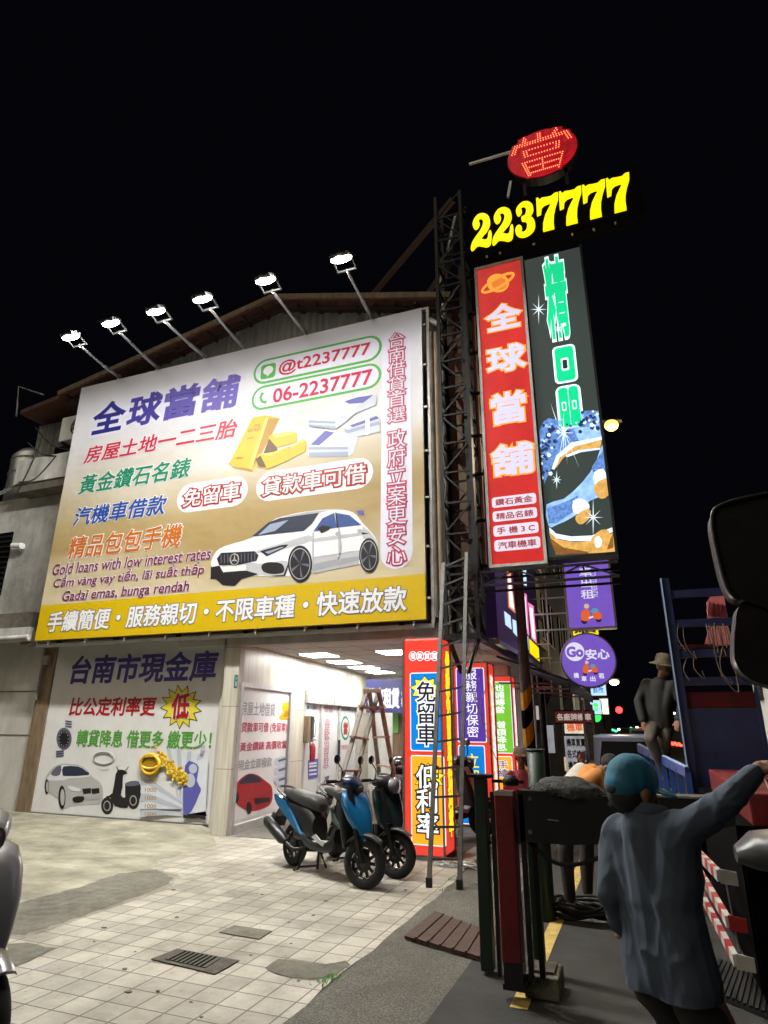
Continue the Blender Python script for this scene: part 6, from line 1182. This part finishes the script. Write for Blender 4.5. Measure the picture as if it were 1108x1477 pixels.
# big mirrors of the near truck
t = thing('truck_mirror', 'large black truck mirrors at the right edge of the street', 'mirror', onY(1090, 850, 1.6)); YM = 1.7
m = MB('black_plastic'); P = catmull([(p.x, 0, p.z) for p in (onY(*q, YM) for q in ((1026, 742), (1040, 730), (1080, 718), (1160, 700), (1180, 800), (1150, 880), (1080, 868), (1050, 850), (1033, 790)))], 4); m.prism([(p.x, YM, p.z) for p in P], (0, .09, 0), True); m.build('mirror_head', t, bevel=.012)
m = MB('dark_steel'); q = [onY(*k, YM - .004) for k in ((1110, 712), (1080, 717), (1040, 729), (1028, 745), (1034, 790), (1050, 847), (1068, 866))]; m.tube(catmull(q, 4, False), .0055, 6); m.build('rim', t)
m = MB('black_plastic'); P = catmull([(p.x, 0, p.z) for p in (onY(*q, YM) for q in ((1072, 868), (1120, 862), (1180, 870), (1180, 1000), (1110, 988), (1078, 975), (1061, 950), (1062, 900)))], 4); m.prism([(p.x, YM + .01, p.z) for p in P], (0, .08, 0), True); m.build('mirror_head', t, bevel=.012)
m = MB('black_plastic'); p = onY(1130, 870, YM); m.tube([(p.x - .02, YM + .05, p.z - .35), (p.x - .02, YM + .05, p.z + .1)], .014, 8); m.tube([(p.x - .02, YM + .05, p.z - .3), (p.x + .5, YM + .9, p.z - .3)], .016, 8); m.build('arm', t)
# blue truck with ladder rack and slatted gate
t = thing('flatbed_truck', 'dark blue flatbed truck with a tall ladder rack hung with ropes', 'truck', (.8, 8.0, 0)); YR = 7.4
def rp_(px, py): return onY(px, py, YR)
lp = rp_(958, 835); rx = rp_(1068, 850).x
m = MB('truck_blue'); m.bar((lp.x, YR, .7), (lp.x, YR, lp.z), .075, .09); m.bar((rx, YR, .7), (rx, YR, rp_(1060, 840).z), .075, .09)
for py in (856, 899, 943, 983): z = rp_(1000, py).z; m.box((lp.x + .03, YR - .03, z - .04), (rx - .03, YR + .03, z + .04))
m.build('rack', t); m = MB('truck_lightblue'); m.box((lp.x - .043, YR - .047, .9), (lp.x - .03, YR - .038, lp.z)); m.build('edge_strip', t)  # light-blue strip paints the lit edge of the rack post
m = MB('truck_blue'); z = rp_(1000, 1022).z; m.box((lp.x + .035, YR - .025, .75), (1.8, YR + .02, z)); m.build('headboard', t)
m = MB('truck_red'); z2_ = rp_(1000, 998).z; m.box((lp.x + .04, YR + .05, z), (1.7, YR + .3, z2_)); a, b = rp_(978, 932), rp_(1030, 932); m.box((a.x, YR + .08, a.z - .02), (b.x, YR + .12, a.z + .02)); m.build('tool_box', t)
m = MB('truck_blue'); m.box((.1, 7.5, .62), (2.2, 11.5, .78)); m.build('bed', t); m = MB('black'); m.box((.35, 7.6, .3), (2.0, 11.3, .618)); m.build('chassis', t)
for y in (8.3, 10.6):
    m = MB('black_rubber'); m.torus((.45, y, .36), (1, 0, 0), .26, .1, 24, 10); m.build('wheel', t)
m = MB('rope')
for x0, y0, x1, y1, s_ in ((985, 905, 1000, 940, .15), (978, 900, 985, 935, .1), (1032, 950, 1060, 968, .25), (990, 950, 988, 975, .1), (1038, 950, 1052, 978, .12), (1000, 950, 1012, 968, .12)):
    a, b = rp_(x0, y0), rp_(x1, y1); a.y = b.y = YR - .05; m.tube(catmull([a, a.lerp(b, .4) + Vector((-.03, 0, -s_ * .5)), a.lerp(b, .75) + Vector((.03, 0, -s_)), b], 5, False), .005, 5)
for i in range(9): a = rp_(1018 + i * 4, 900 + (i % 3) * 3); a.y = YR - .05; m.tube([a, a + Vector((random.uniform(-.02, .02), 0, -.12 - .1 * random.random())), a + Vector((random.uniform(-.05, .05), 0, -.22 - .12 * random.random()))], .007, 5)
m.build('rope', t)
t2 = thing('cargo_cloth', 'pinkish red cloth sheets hanging behind the blue rack rungs', 'cloth', onY(1040, 890, 7.7)); defm('pink_cloth', (.5, .12, .13), .8, var=.3, vs=20)
q = [onY(*k, 7.65) for k in ((1020, 868), (1026, 858), (1044, 858), (1050, 890), (1021, 892))]; m = MB('pink_cloth'); m.prism(q, (0, .06, 0)); q = [onY(*k, 7.65) for k in ((1024, 903), (1050, 902), (1056, 930), (1016, 932))]; m.prism(q, (0, .06, 0)); m.build('sheet', t2); m = MB('truck_red'); [m.bar(onY(1024 + i * 6, 868 + i, 7.64), onY(1022 + i * 6, 886, 7.64), .012) for i in range(4)]; m.build('cord', t2)
a, b = onY(922, 1079, 9.4), onY(992, 1114, 7.3); defm('gate_blue', (.02, .06, .24), .45, var=.3, coat=.2); m = MB('gate_blue'); gt = thing('slatted_gate', 'blue slatted truck side gate beside the man standing on the truck', 'gate', (a.x, a.y, .8)); ht = .42
m.bar(a, b, .05, .09); m.bar(a - Vector((0, 0, ht)), b - Vector((0, 0, ht)), .05, .07); m.build('rail', gt); m = MB('truck_lightblue'); m.bar(a + Vector((0, 0, .05)), b + Vector((0, 0, .05)), .03, .015); m.build('edge', gt)  # lit upper edge of the gate put in as a light-blue bar
for i in range(8): p = a.lerp(b, i / 7); m = MB('gate_blue'); m.bar(p, p - Vector((0, 0, ht)), .03, .055); m.build('slat', gt)
# small light-blue truck coming up the street
t = thing('small_truck', 'small light blue van facing the viewer behind the bending worker', 'van', (-.3, 11, 0)); YT = 11.0; p = onY(852, 1062, YT); q = onY(945, 1060, YT); x0, x1 = p.x, q.x + .1; zt = 1.36
m = MB('truck_lightblue'); P = [(0, .3), (0, .78), (.25, .85), (.62, zt - .03), (.75, zt), (3.0, zt), (3.1, .3)]
m.prism([(x0, YT + a, b) for a, b in P], (x1 - x0, 0, 0)); m.build('body', t, bevel=.04)
W0, W1 = Vector((x0 + .09, YT + .285, .93)), Vector((x0 + .13, YT + .585, zt - .09)); nrm = Vector((0, -.36, .24)).normalized() * .006
m = MB('win_glass'); m.prism([Vector(k) + nrm for k in ((x0 + .08, YT + .3, .93), (x1 - .08, YT + .3, .93), (x1 - .13, YT + .58, zt - .09), (x0 + .13, YT + .58, zt - .09))], nrm); m.build('windscreen', t)
m = MB('lamp_clear'); [m.ell((x, YT - .01, .66), (.1, .03, .06)) for x in (x0 + .16, x1 - .16)]; m.build('headlight', t); m = MB('black_plastic'); m.box((x0 + .05, YT - .03, .35), (x1 - .05, YT - .001, .5)); m.build('bumper', t); m = MB('black_plastic'); m.bar((x0 + .1, YT + .28, .92), (x0 + .7, YT + .33, .98), .015); m.build('wiper', t)
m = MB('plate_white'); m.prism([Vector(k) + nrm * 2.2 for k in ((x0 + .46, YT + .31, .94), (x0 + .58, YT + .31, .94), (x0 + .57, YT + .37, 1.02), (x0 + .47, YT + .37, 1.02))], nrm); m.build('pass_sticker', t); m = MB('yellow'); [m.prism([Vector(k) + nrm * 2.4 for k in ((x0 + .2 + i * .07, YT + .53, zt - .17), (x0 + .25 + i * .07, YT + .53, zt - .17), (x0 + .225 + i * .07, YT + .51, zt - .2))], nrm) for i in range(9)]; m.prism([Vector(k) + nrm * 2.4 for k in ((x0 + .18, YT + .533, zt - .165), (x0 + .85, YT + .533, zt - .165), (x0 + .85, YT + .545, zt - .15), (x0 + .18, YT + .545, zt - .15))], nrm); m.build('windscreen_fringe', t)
for s in (x0 + .12, x1 - .12): m = MB('black_rubber'); m.torus((s, YT + .6, .27), (1, 0, 0), .2, .075, 20, 8); m.build('wheel', t)
# cable coil and mat on the road
c = onZ(838, 1318, .02); m = MB('black_rubber')
P = []
for i in range(150): a = i * .33; r = .2 + .04 * math.sin(i * .7); P.append((c.x + .02 * math.sin(i * .21) + r * 1.25 * math.cos(a), c.y + r * .95 * math.sin(a) + .03 * math.cos(i * .13), .02 + .0006 * i + .012 * math.sin(i * 1.3)))
m.tube(P + [(c.x + .3, c.y - .15, .03), (c.x + .55, c.y - .1, .02)], .011, 6); tag(m.build('cable_coil'), 'black cable coiled on the road beside the yellow line', 'cable')
c = onZ(1080, 1440); t = thing('rubber_mat', 'dark ribbed rubber mat lying on the road under the striped bars', 'mat', (c.x, c.y, 0)); m = MB('black_rubber'); A = [onZ(*k) for k in ((1012, 1432), (1035, 1390), (1130, 1420), (1130, 1480))]; m.prism([(p.x, p.y, .006) for p in A], (0, 0, .02)); [m.bar(A[0].lerp(A[3], i / 14) + Vector((0, 0, .03)), A[1].lerp(A[2], i / 14) + Vector((0, 0, .03)), .02, .012) for i in range(1, 14)]; m.build('sheet', t); m = MB('orange_step'); A = [onZ(*k) for k in ((1014, 1418), (1034, 1416), (1036, 1432), (1015, 1436))]; m.prism([(p.x, p.y, .032) for p in A], (0, 0, .012)); m.build('tab', t)

# ------------------------------------------------------------------ people
from mathutils import noise as NOISE
def blob(name, prims, voxel, mat, parent, smooth=6, fold=None, label=None, cut=None):
    """closed tapered pieces fused into ONE continuous surface (voxel remesh), then smoothed"""
    m = MB(mat)
    for p in prims:
        if p[0] == 'c':
            a, b, ra, rb = Vector(p[1]), Vector(p[2]), p[3], p[4]; d = b - a; k = 6; L = d.length or 1e-4; u = d / L; pts = []; rr = []
            for i in range(k): th = math.pi / 2 * i / k; pts.append(a - u * ra * math.cos(th)); rr.append(max(ra * math.sin(th), ra * .05))
            pts += [a, b]; rr += [ra, rb]
            for i in range(1, k + 1): th = math.pi / 2 * i / k; pts.append(b + u * rb * math.sin(th)); rr.append(max(rb * math.cos(th), rb * .05))
            m.tube(pts, rr, 14)
        else: m.ell(p[1], p[2], p[3] if len(p) > 3 else None, 18, 12)
    o = m.build('tmp'); r = o.modifiers.new('r', 'REMESH'); r.mode = 'VOXEL'; r.voxel_size = voxel
    s = o.modifiers.new('s', 'SMOOTH'); s.iterations = smooth; s.factor = .5
    me = bpy.data.meshes.new_from_object(o.evaluated_get(bpy.context.evaluated_depsgraph_get())); bpy.data.objects.remove(o)
    nrm_ = [v.normal.copy() for v in me.vertices]
    off = parent.location if parent.parent is None else parent.location + parent.parent.location
    for v, n in zip(me.vertices, nrm_):
        if fold: v.co += n * fold(v.co)
        v.co -= off
    if cut:
        bm = bmesh.new(); bm.from_mesh(me); bmesh.ops.bisect_plane(bm, geom=bm.verts[:] + bm.edges[:] + bm.faces[:], plane_co=Vector(cut) - off, plane_no=(.05, 0, -1), clear_outer=True); bm.to_mesh(me); bm.free()
    me.polygons.foreach_set('use_smooth', [True] * len(me.polygons)); me.materials.clear(); me.materials.append(MATS[mat]); me.name = name
    q = bpy.data.objects.new(name, me); COL.objects.link(q); q.parent = parent
    if label: q['label'] = label
    return q
def rotz(fx, fy): a = math.atan2(fy, fx); return Matrix.Rotation(a, 3, 'Z')
def headprims(c, R, s):
    """head looking along +x of R"""
    f = lambda x, y, z: Vector(c) + R @ Vector((x, y, z)) * s
    return [('e', f(0, 0, .02), (.098 * s, .078 * s, .105 * s), R), ('e', f(.03, 0, -.06), (.062 * s, .056 * s, .065 * s), R), ('c', f(.09, 0, .02), f(.112, 0, -.02), .011 * s, .017 * s),
            ('e', f(-.005, .08, -.01), (.022 * s, .012 * s, .033 * s), R), ('e', f(-.005, -.08, -.01), (.022 * s, .012 * s, .033 * s), R), ('c', f(.088, .025, -.066), f(.088, -.025, -.066), .009 * s, .009 * s), ('c', f(.085, .035, .035), f(.088, -.035, .035), .012 * s, .012 * s)]
def handprims(wr, el, s, curl=.5, side=1, up=(0, 0, 1)):
    wr = Vector(wr); d = (wr - Vector(el)).normalized(); b = d.cross(Vector(up)).normalized() * side; n = b.cross(d).normalized(); P = [('c', wr, wr + d * .035 * s, .026 * s, .03 * s)]
    for k in range(4):
        o = (k - 1.5) * .019 * s; L_ = (.036, .042, .04, .03)[k] * s; base = wr + d * .075 * s + b * o; P.append(('c', wr + d * .02 * s + b * o * .7, base, .016 * s, .012 * s)); e1 = base + (d * math.cos(curl) - n * math.sin(curl)) * L_; e2 = e1 + (d * math.cos(curl * 2) - n * math.sin(curl * 2)) * L_ * .8; P += [('c', base, e1, .0105 * s, .0095 * s), ('c', e1, e2, .0095 * s, .008 * s)]
    th = wr + d * .025 * s + b * .03 * s; t1 = th + (d * .6 + b * .7 - n * .3) * .04 * s; P += [('c', wr + d * .01 * s + b * .012 * s, th, .016 * s, .013 * s), ('c', th, t1, .013 * s, .011 * s), ('c', t1, t1 + (d * .9 + b * .1 - n * .3) * .03 * s, .011 * s, .009 * s)]
    return P
def limbs(J, s, skin_only=False):
    P = []
    for k in 'lr':
        P += [('c', J['sh' + k], J['el' + k], .05 * s, .04 * s), ('c', J['el' + k], J['wr' + k], .04 * s, .026 * s), ('c', J['hip' + k], J['kn' + k], .08 * s, .052 * s), ('c', J['kn' + k], J['an' + k], .052 * s, .035 * s)]
    return P
def torso(J, s, g=0.):
    c = (J['shl'] + J['shr']) / 2; h = (J['hipl'] + J['hipr']) / 2; md = c.lerp(h, .5); P = []
    for k in 'lr': P += [('c', J['sh' + k].lerp(c, .12), md + (J['sh' + k] - c) * .42, (.07 + g) * s, (.09 + g) * s), ('c', md + (J['sh' + k] - c) * .4, J['hip' + k], (.09 + g) * s, (.1 + g) * s), ('c', c, J['sh' + k], (.062 + g) * s, (.058 + g) * s)]
    P += [('c', c, md, (.1 + g) * s, (.105 + g) * s), ('c', md, h, (.1 + g) * s, (.115 + g) * s)]
    return P
for n, c in dict(skin=(.24, .12, .075), hair=(.01, .009, .008), cap_teal=(.012, .13, .22), trouser_dark=(.03, .026, .025), shirt_orange=(.55, .22, .05), shirt_white=(.5, .46, .4), hat_straw=(.25, .22, .16), shirt_grey=(.012, .011, .01), trouser_khaki=(.1, .085, .06), shirt_pink=(.6, .14, .26), shoe_pale=(.35, .31, .25), shoe_dark=(.02, .02, .02)).items(): defm(n, c, .75, var=.2, vs=9, bump=.12, bs=260)
defm('shirt_blue', (.05, .07, .105), .85, var=.12, vs=4, bump=.1, bs=420)
def feet(J, s, fx, fy, name, mat, t, h=.05):
    for k in 'lr': f = Vector((fx, fy, 0)).normalized(); a = J['an' + k]; blob(name, [('c', a + Vector((0, 0, -.03)) - f * .02, a + f * .03 + Vector((0, 0, -.045)), .045 * s, .042 * s), ('e', a + f * .1 * s + Vector((0, 0, -.06)), (.075 * s, .045 * s, .036 * s), rotz(fx, fy)), ('e', a + f * .03 * s + Vector((0, 0, -.072)), (.12 * s, .046 * s, .022 * s), rotz(fx, fy))], .01, mat, t)

# -- man in the teal cap, seen from behind, right arm stretched to the truck
Wd = lambda px, py, y: onY(px, py, y)
hd = Wd(913, 1141, 2.82); s = .95; FX, FY = .62, .78; RZ = rotz(FX, FY)
J = dict(shl=Wd(892, 1203, 2.93), shr=Wd(987, 1198, 2.68), ell=Wd(881, 1290, 2.86), wrl=Wd(905, 1345, 3.0), elr=Wd(1046, 1160, 2.72), wrr=Wd(1089, 1116, 2.85))
hc = Wd(968, 1405, 2.8); J['hipl'] = hc + Vector((-.06, .05, 0)); J['hipr'] = hc + Vector((.06, -.05, 0)); hz = hc.z
J['knl'] = Vector((J['hipl'].x + .14, J['hipl'].y + .14, .38)); J['knr'] = Vector((J['hipr'].x + .14, J['hipr'].y + .14, .38)); J['anl'] = Vector((J['hipl'].x + .0, J['hipl'].y + .06, .09)); J['anr'] = Vector((J['hipr'].x + .02, J['hipr'].y + .02, .09))
m1 = thing('person', 'man in a teal cap and loose grey-blue shirt seen from behind, right arm stretched out', 'person', (hc.x, hc.y, 0))
nk = (J['shl'] + J['shr']) / 2 + Vector((.0, .0, .03))
Rh = rotz(.75, .66) @ Matrix.Rotation(.18, 3, 'Y')
blob('body', headprims(hd, Rh, s) + [('c', nk, hd + Vector((0, 0, -.05)), .056, .05)] + torso(J, s, -.02) + limbs(J, s) + handprims(J['wrr'], J['elr'], s, .35, 1) + handprims(J['wrl'], J['ell'], s, .6, -1), .007, 'skin', m1, 3)
def fold1(c):
    u = c.x * .9 - c.y * .5; z = c.z
    rg = lambda *k: (1 - min(1, abs(NOISE.noise(Vector(k))) * 2.6)) ** 1.6
    d = .008 * rg(u * 6 + z * 2.2, z * 2.1 - u, c.y * 1.5) + .007 * rg(u * 9 - z * 5 + 7, z * 3 + u * 2, 3.3) * (.5 + NOISE.noise(c * 3))
    w_ = max(0, 1 - abs(z - hz - .1) / .14); d += .009 * w_ * rg(u * 13 + 4 * (z - hz), z * 7, 1.7) - .005 * w_
    q = (c - J['elr']).length; d += .007 * max(0, 1 - q / .16) * rg(u * 16, z * 16, c.y * 6)
    return d - .004
sl = []
for k, e in (('l', .8), ('r', .93)):
    a, b, c = J['sh' + k], J['el' + k], J['wr' + k]; sl += [('c', a, b, .068 * s, .054 * s), ('c', b, b.lerp(c, e), .054 * s, .043 * s)]
hem = [('c', hc + (J['hip' + k] - hc) * .5 + Vector((0, 0, .16)), hc + (J['hip' + k] - hc) * .9 + Vector((0, 0, -.12)), .105 * s, .118 * s) for k in 'lr']
sh = blob('shirt', torso(J, s, .008) + sl + hem + [('c', nk + Vector((0, 0, -.02)), nk + Vector((0, 0, .015)), .075, .064)], .0055, 'shirt_blue', m1, 8, fold1, cut=onY(968, 1436, 2.75))
m = MB('shirt_blue'); m.torus(nk + Vector((.005, .005, .045)), (.15, .15, 1), .062, .016, 28, 8, 1.6); m.build('collar', sh)
blob('trousers', [('c', J['hip' + k] + Vector((0, 0, -.06)), J['kn' + k], .08 * s, .075 * s) for k in 'lr'] + [('c', J['kn' + k], J['an' + k] + Vector((0, 0, .03)), .085 * s, .07 * s) for k in 'lr'] + [('c', J['hipl'], J['hipr'], .08 * s, .08 * s)], .011, 'trouser_dark', m1, 5, lambda c: .004 * math.sin(60 * c.z + 20 * c.x))
feet(J, s, FX, FY, 'shoe', 'shoe_dark', m1)
cp = [('e', hd + Rh @ Vector((-.006, 0, .045)), (.11 * s, .092 * s, .098 * s), Rh), ('e', hd + Rh @ Vector((-.045, 0, .015)), (.075 * s, .082 * s, .07 * s), Rh)]
cap = blob('cap', cp, .007, 'cap_teal', m1, 4, lambda c: .0012 * math.sin(90 * (c.x + c.y)))
m = MB('cap_teal'); R_ = []
for i in range(9):
    a = (i / 8 - .5) * 2.3; R_.append([hd + Rh @ (Vector((math.cos(a) * rr_ * (1.0 if rr_ < .12 else 1.18), math.sin(a) * rr_ * .82, zz - .012 * (math.sin(a) ** 2) * 2)) * s) for rr_, zz in ((.085, .045), (.16, .02), (.16, .014), (.085, .038))])
m.rings(R_, True); m.build('brim', cap)
m = MB('hair'); R2 = Rh; m.ell(hd + R2 @ Vector((-.108, .0, -.002)) * s, (.012 * s, .034 * s, .024 * s), R2); m.build('strap_gap', cap)
blob('hair', [('e', hd + Rh @ Vector((-.03, 0, -.025)) * s, (.075 * s, .08 * s, .06 * s), Rh)], .008, 'hair', m1, 3)
m = MB('shirt_white'); p = J['wrr'] + Vector((.035, .02, -.07)); m.prism([p + Vector(k) for k in ((0, 0, .05), (.1, .02, .06), (.12, .02, -.03), (.06, .0, -.1), (.02, 0, -.06))], (0, .03, .0)); tag(m.build('paper_wad'), 'crumpled white paper held in the hand of the man in the teal cap', 'paper')

def simple_person(label, J, hd, s, look, shirt, trousers, shoe, foot, vox=.013, half=None, sleeve=.35, pants_to=1.0):
    b0_ = (J['hipl'] + J['hipr']) / 2; t = thing('person', label, 'person', (b0_.x, b0_.y, min(J['anl'].z, J['anr'].z) - .09)); nk = (J['shl'] + J['shr']) / 2; R = rotz(look[0], look[1]) @ Matrix.Rotation(look[2], 3, 'Y')
    blob('body', headprims(hd, R, s) + [('c', nk, hd - (hd - nk) * .35, .055 * s, .05 * s)] + torso(J, s, -.02) + limbs(J, s) + handprims(J['wrr'], J['elr'], s, .4, 1) + handprims(J['wrl'], J['ell'], s, .4, -1), min(vox, .01), 'skin', t, 3)
    sl = []
    for k in 'lr': a, b, c = J['sh' + k], J['el' + k], J['wr' + k]; sl += [('c', a, b, .07 * s, .062 * s)] + ([('c', b, b.lerp(c, sleeve), .062 * s, .052 * s)] if sleeve > .3 else [])
    fo = lambda c: .006 * NOISE.noise(Vector((c.x * 14 + c.z * 5, c.z * 5 - c.x * 3, c.y * 9)))
    blob('shirt', torso(J, s, .014) + sl, vox, shirt, t, 4, fo)
    pr = [('c', J['hipl'], J['hipr'], .115 * s, .115 * s)]
    for k in 'lr': pr += [('c', J['hip' + k], J['kn' + k], .1 * s, .075 * s)] + ([('c', J['kn' + k], J['an' + k] + Vector((0, 0, .03)), .075 * s, .055 * s)] if pants_to >= 1 else [])
    blob('trousers', pr, vox, trousers, t, 4, fo); feet(J, s, foot[0], foot[1], 'shoe', shoe, t)
    return t, R
# -- worker bending behind the beam (legs below it, back above it)
an1, an2 = onZ(822, 1300, .09), onZ(848, 1290, .09); s = .92
J = dict(anl=Vector((an1.x, an1.y, .09)), anr=Vector((an2.x, an2.y, .09)))
J['knl'] = J['anl'] + Vector((.0, -.02, .4)); J['knr'] = J['anr'] + Vector((.03, -.02, .4)); J['hipl'] = J['anl'] + Vector((.04, .06, .78)); J['hipr'] = J['anr'] + Vector((-.01, .04, .78))
J['shl'] = onY(846, 1114, 7.05); J['shr'] = onY(862, 1120, 6.75); hd = onY(880, 1106, 6.85)
J['ell'] = J['shl'] + Vector((.12, -.05, -.22)); J['elr'] = J['shr'] + Vector((.14, -.02, -.2)); J['wrl'] = J['ell'] + Vector((.16, -.05, -.1)); J['wrr'] = J['elr'] + Vector((.16, -.05, -.1))
t, R = simple_person('worker in an orange and white shirt and dark trousers bending over behind the outrigger beam', J, hd, s, (.9, -.35, .7), 'shirt_orange', 'trouser_dark', 'shoe_pale', (-.3, -.95))
blob('hair', [('e', hd + R @ Vector((-.02, 0, .035)) * s, (.098 * s, .086 * s, .095 * s), R)], .01, 'hair', t, 3)
blob('shirt_yoke', [('c', J['shl'] + Vector((-.05, .02, .0)), (J['shl'] + J['hipl']) / 2 + Vector((-.04, 0, .01)), .1 * s, .115 * s)], .012, 'shirt_white', t, 4)
# -- man in a sun hat standing on the truck
hd = onY(957, 962, 8.5); s = .9; zf = .79
J = dict(shl=onY(932, 987, 8.55), shr=onY(972, 990, 8.45), ell=onY(921, 1012, 8.5), wrl=onY(928, 1042, 8.35), elr=onY(985, 1015, 8.4), wrr=onY(978, 1040, 8.25), hipl=onY(941, 1046, 8.5), hipr=onY(960, 1050, 8.5))
J['knl'] = onY(938, 1066, 8.15); J['knr'] = onY(958, 1082, 8.4); J['anl'] = Vector((J['knl'].x + .12, 8.3, zf + .16)); J['anr'] = Vector((J['knr'].x, 8.5, zf + .09))
t, R = simple_person('man in a pale sun hat and dark top standing on the blue truck bed', J, hd, s, (.8, -.5, .25), 'shirt_grey', 'trouser_khaki', 'shoe_dark', (.5, -.86), sleeve=.9)
m = MB('hat_straw'); m.X = Matrix.Translation(hd) @ R.to_4x4(); m.lathe(((.155, .03), (.165, .022), (.1, .055), (.098, .1), (.085, .145), (.04, .165), (.0, .168)), (-.005, 0, .0), n=24); m.build('hat', t)
# -- two people sitting farther off by the pole and the shop
def sitter(label, px, py, y, shirt, hat=None, look=(.3, -.95, .1)):
    hd = onY(px, py, y); s = .95; c = hd + Vector((0, .02, -.25)); J = dict(shl=c + Vector((.17, 0, .0)), shr=c + Vector((-.17, 0, 0)), hipl=Vector((hd.x + .09, y + .06, hd.z - .72)), hipr=Vector((hd.x - .09, y + .06, hd.z - .72)))
    for k, q in (('l', 1), ('r', -1)): J['el' + k] = J['sh' + k] + Vector((q * .05, -.06, -.26)); J['wr' + k] = J['el' + k] + Vector((-q * .04, -.22, .0)); J['kn' + k] = J['hip' + k] + Vector((q * .04, -.4, .02)); J['an' + k] = Vector((J['kn' + k].x, J['kn' + k].y + .03, .09))
    t, R = simple_person(label, J, hd, s, look, shirt, 'trouser_dark', 'shoe_dark', (0, -1), .015, sleeve=.0)
    if hat: m = MB(hat); m.X = Matrix.Translation(hd) @ R.to_4x4(); m.lathe(((.1, .035), (.104, .06), (.095, .11), (.06, .14), (.0, .148)), (0, 0, 0), n=18); m.prism([(.08, -.07, .04), (.17, -.05, .03), (.18, .0, .03), (.17, .05, .03), (.08, .07, .04)], (0, 0, .01)); m.build('cap', t)
    else: blob('hair', [('e', hd + R @ Vector((-.025, 0, .03)) * s, (.1 * s, .088 * s, .1 * s), R), ('c', hd + R @ Vector((-.06, 0, 0)), hd + R @ Vector((-.08, 0, -.2)), .075 * s, .06 * s)], .012, 'hair', t, 3)
    st = thing('stool', 'low plastic stool under the ' + ('person in the pink top' if hat else 'woman with long dark hair'), 'stool', (hd.x, y + .06, 0)); h = hd.z - .84; m = MB('truck_blue'); m.lathe(((.0, h), (.17, h), (.18, h - .03), (.16, h - .04)), (hd.x, y + .06, 0)); m.build('seat', st)
    for a in (.8, 2.4, 3.9, 5.5): m = MB('truck_blue'); m.bar((hd.x + .14 * math.cos(a), y + .06 + .14 * math.sin(a), h - .03), (hd.x + .18 * math.cos(a), y + .06 + .18 * math.sin(a), 0), .03); m.build('leg', st)
sitter('person in a pink top and white cap sitting beside the striped utility pole', 751, 1092, 9.2, 'shirt_pink', 'shirt_white')
sitter('woman with long dark hair and a pale pink top sitting before the lit shop board', 839, 1094, 13.2, 'shirt_pink')
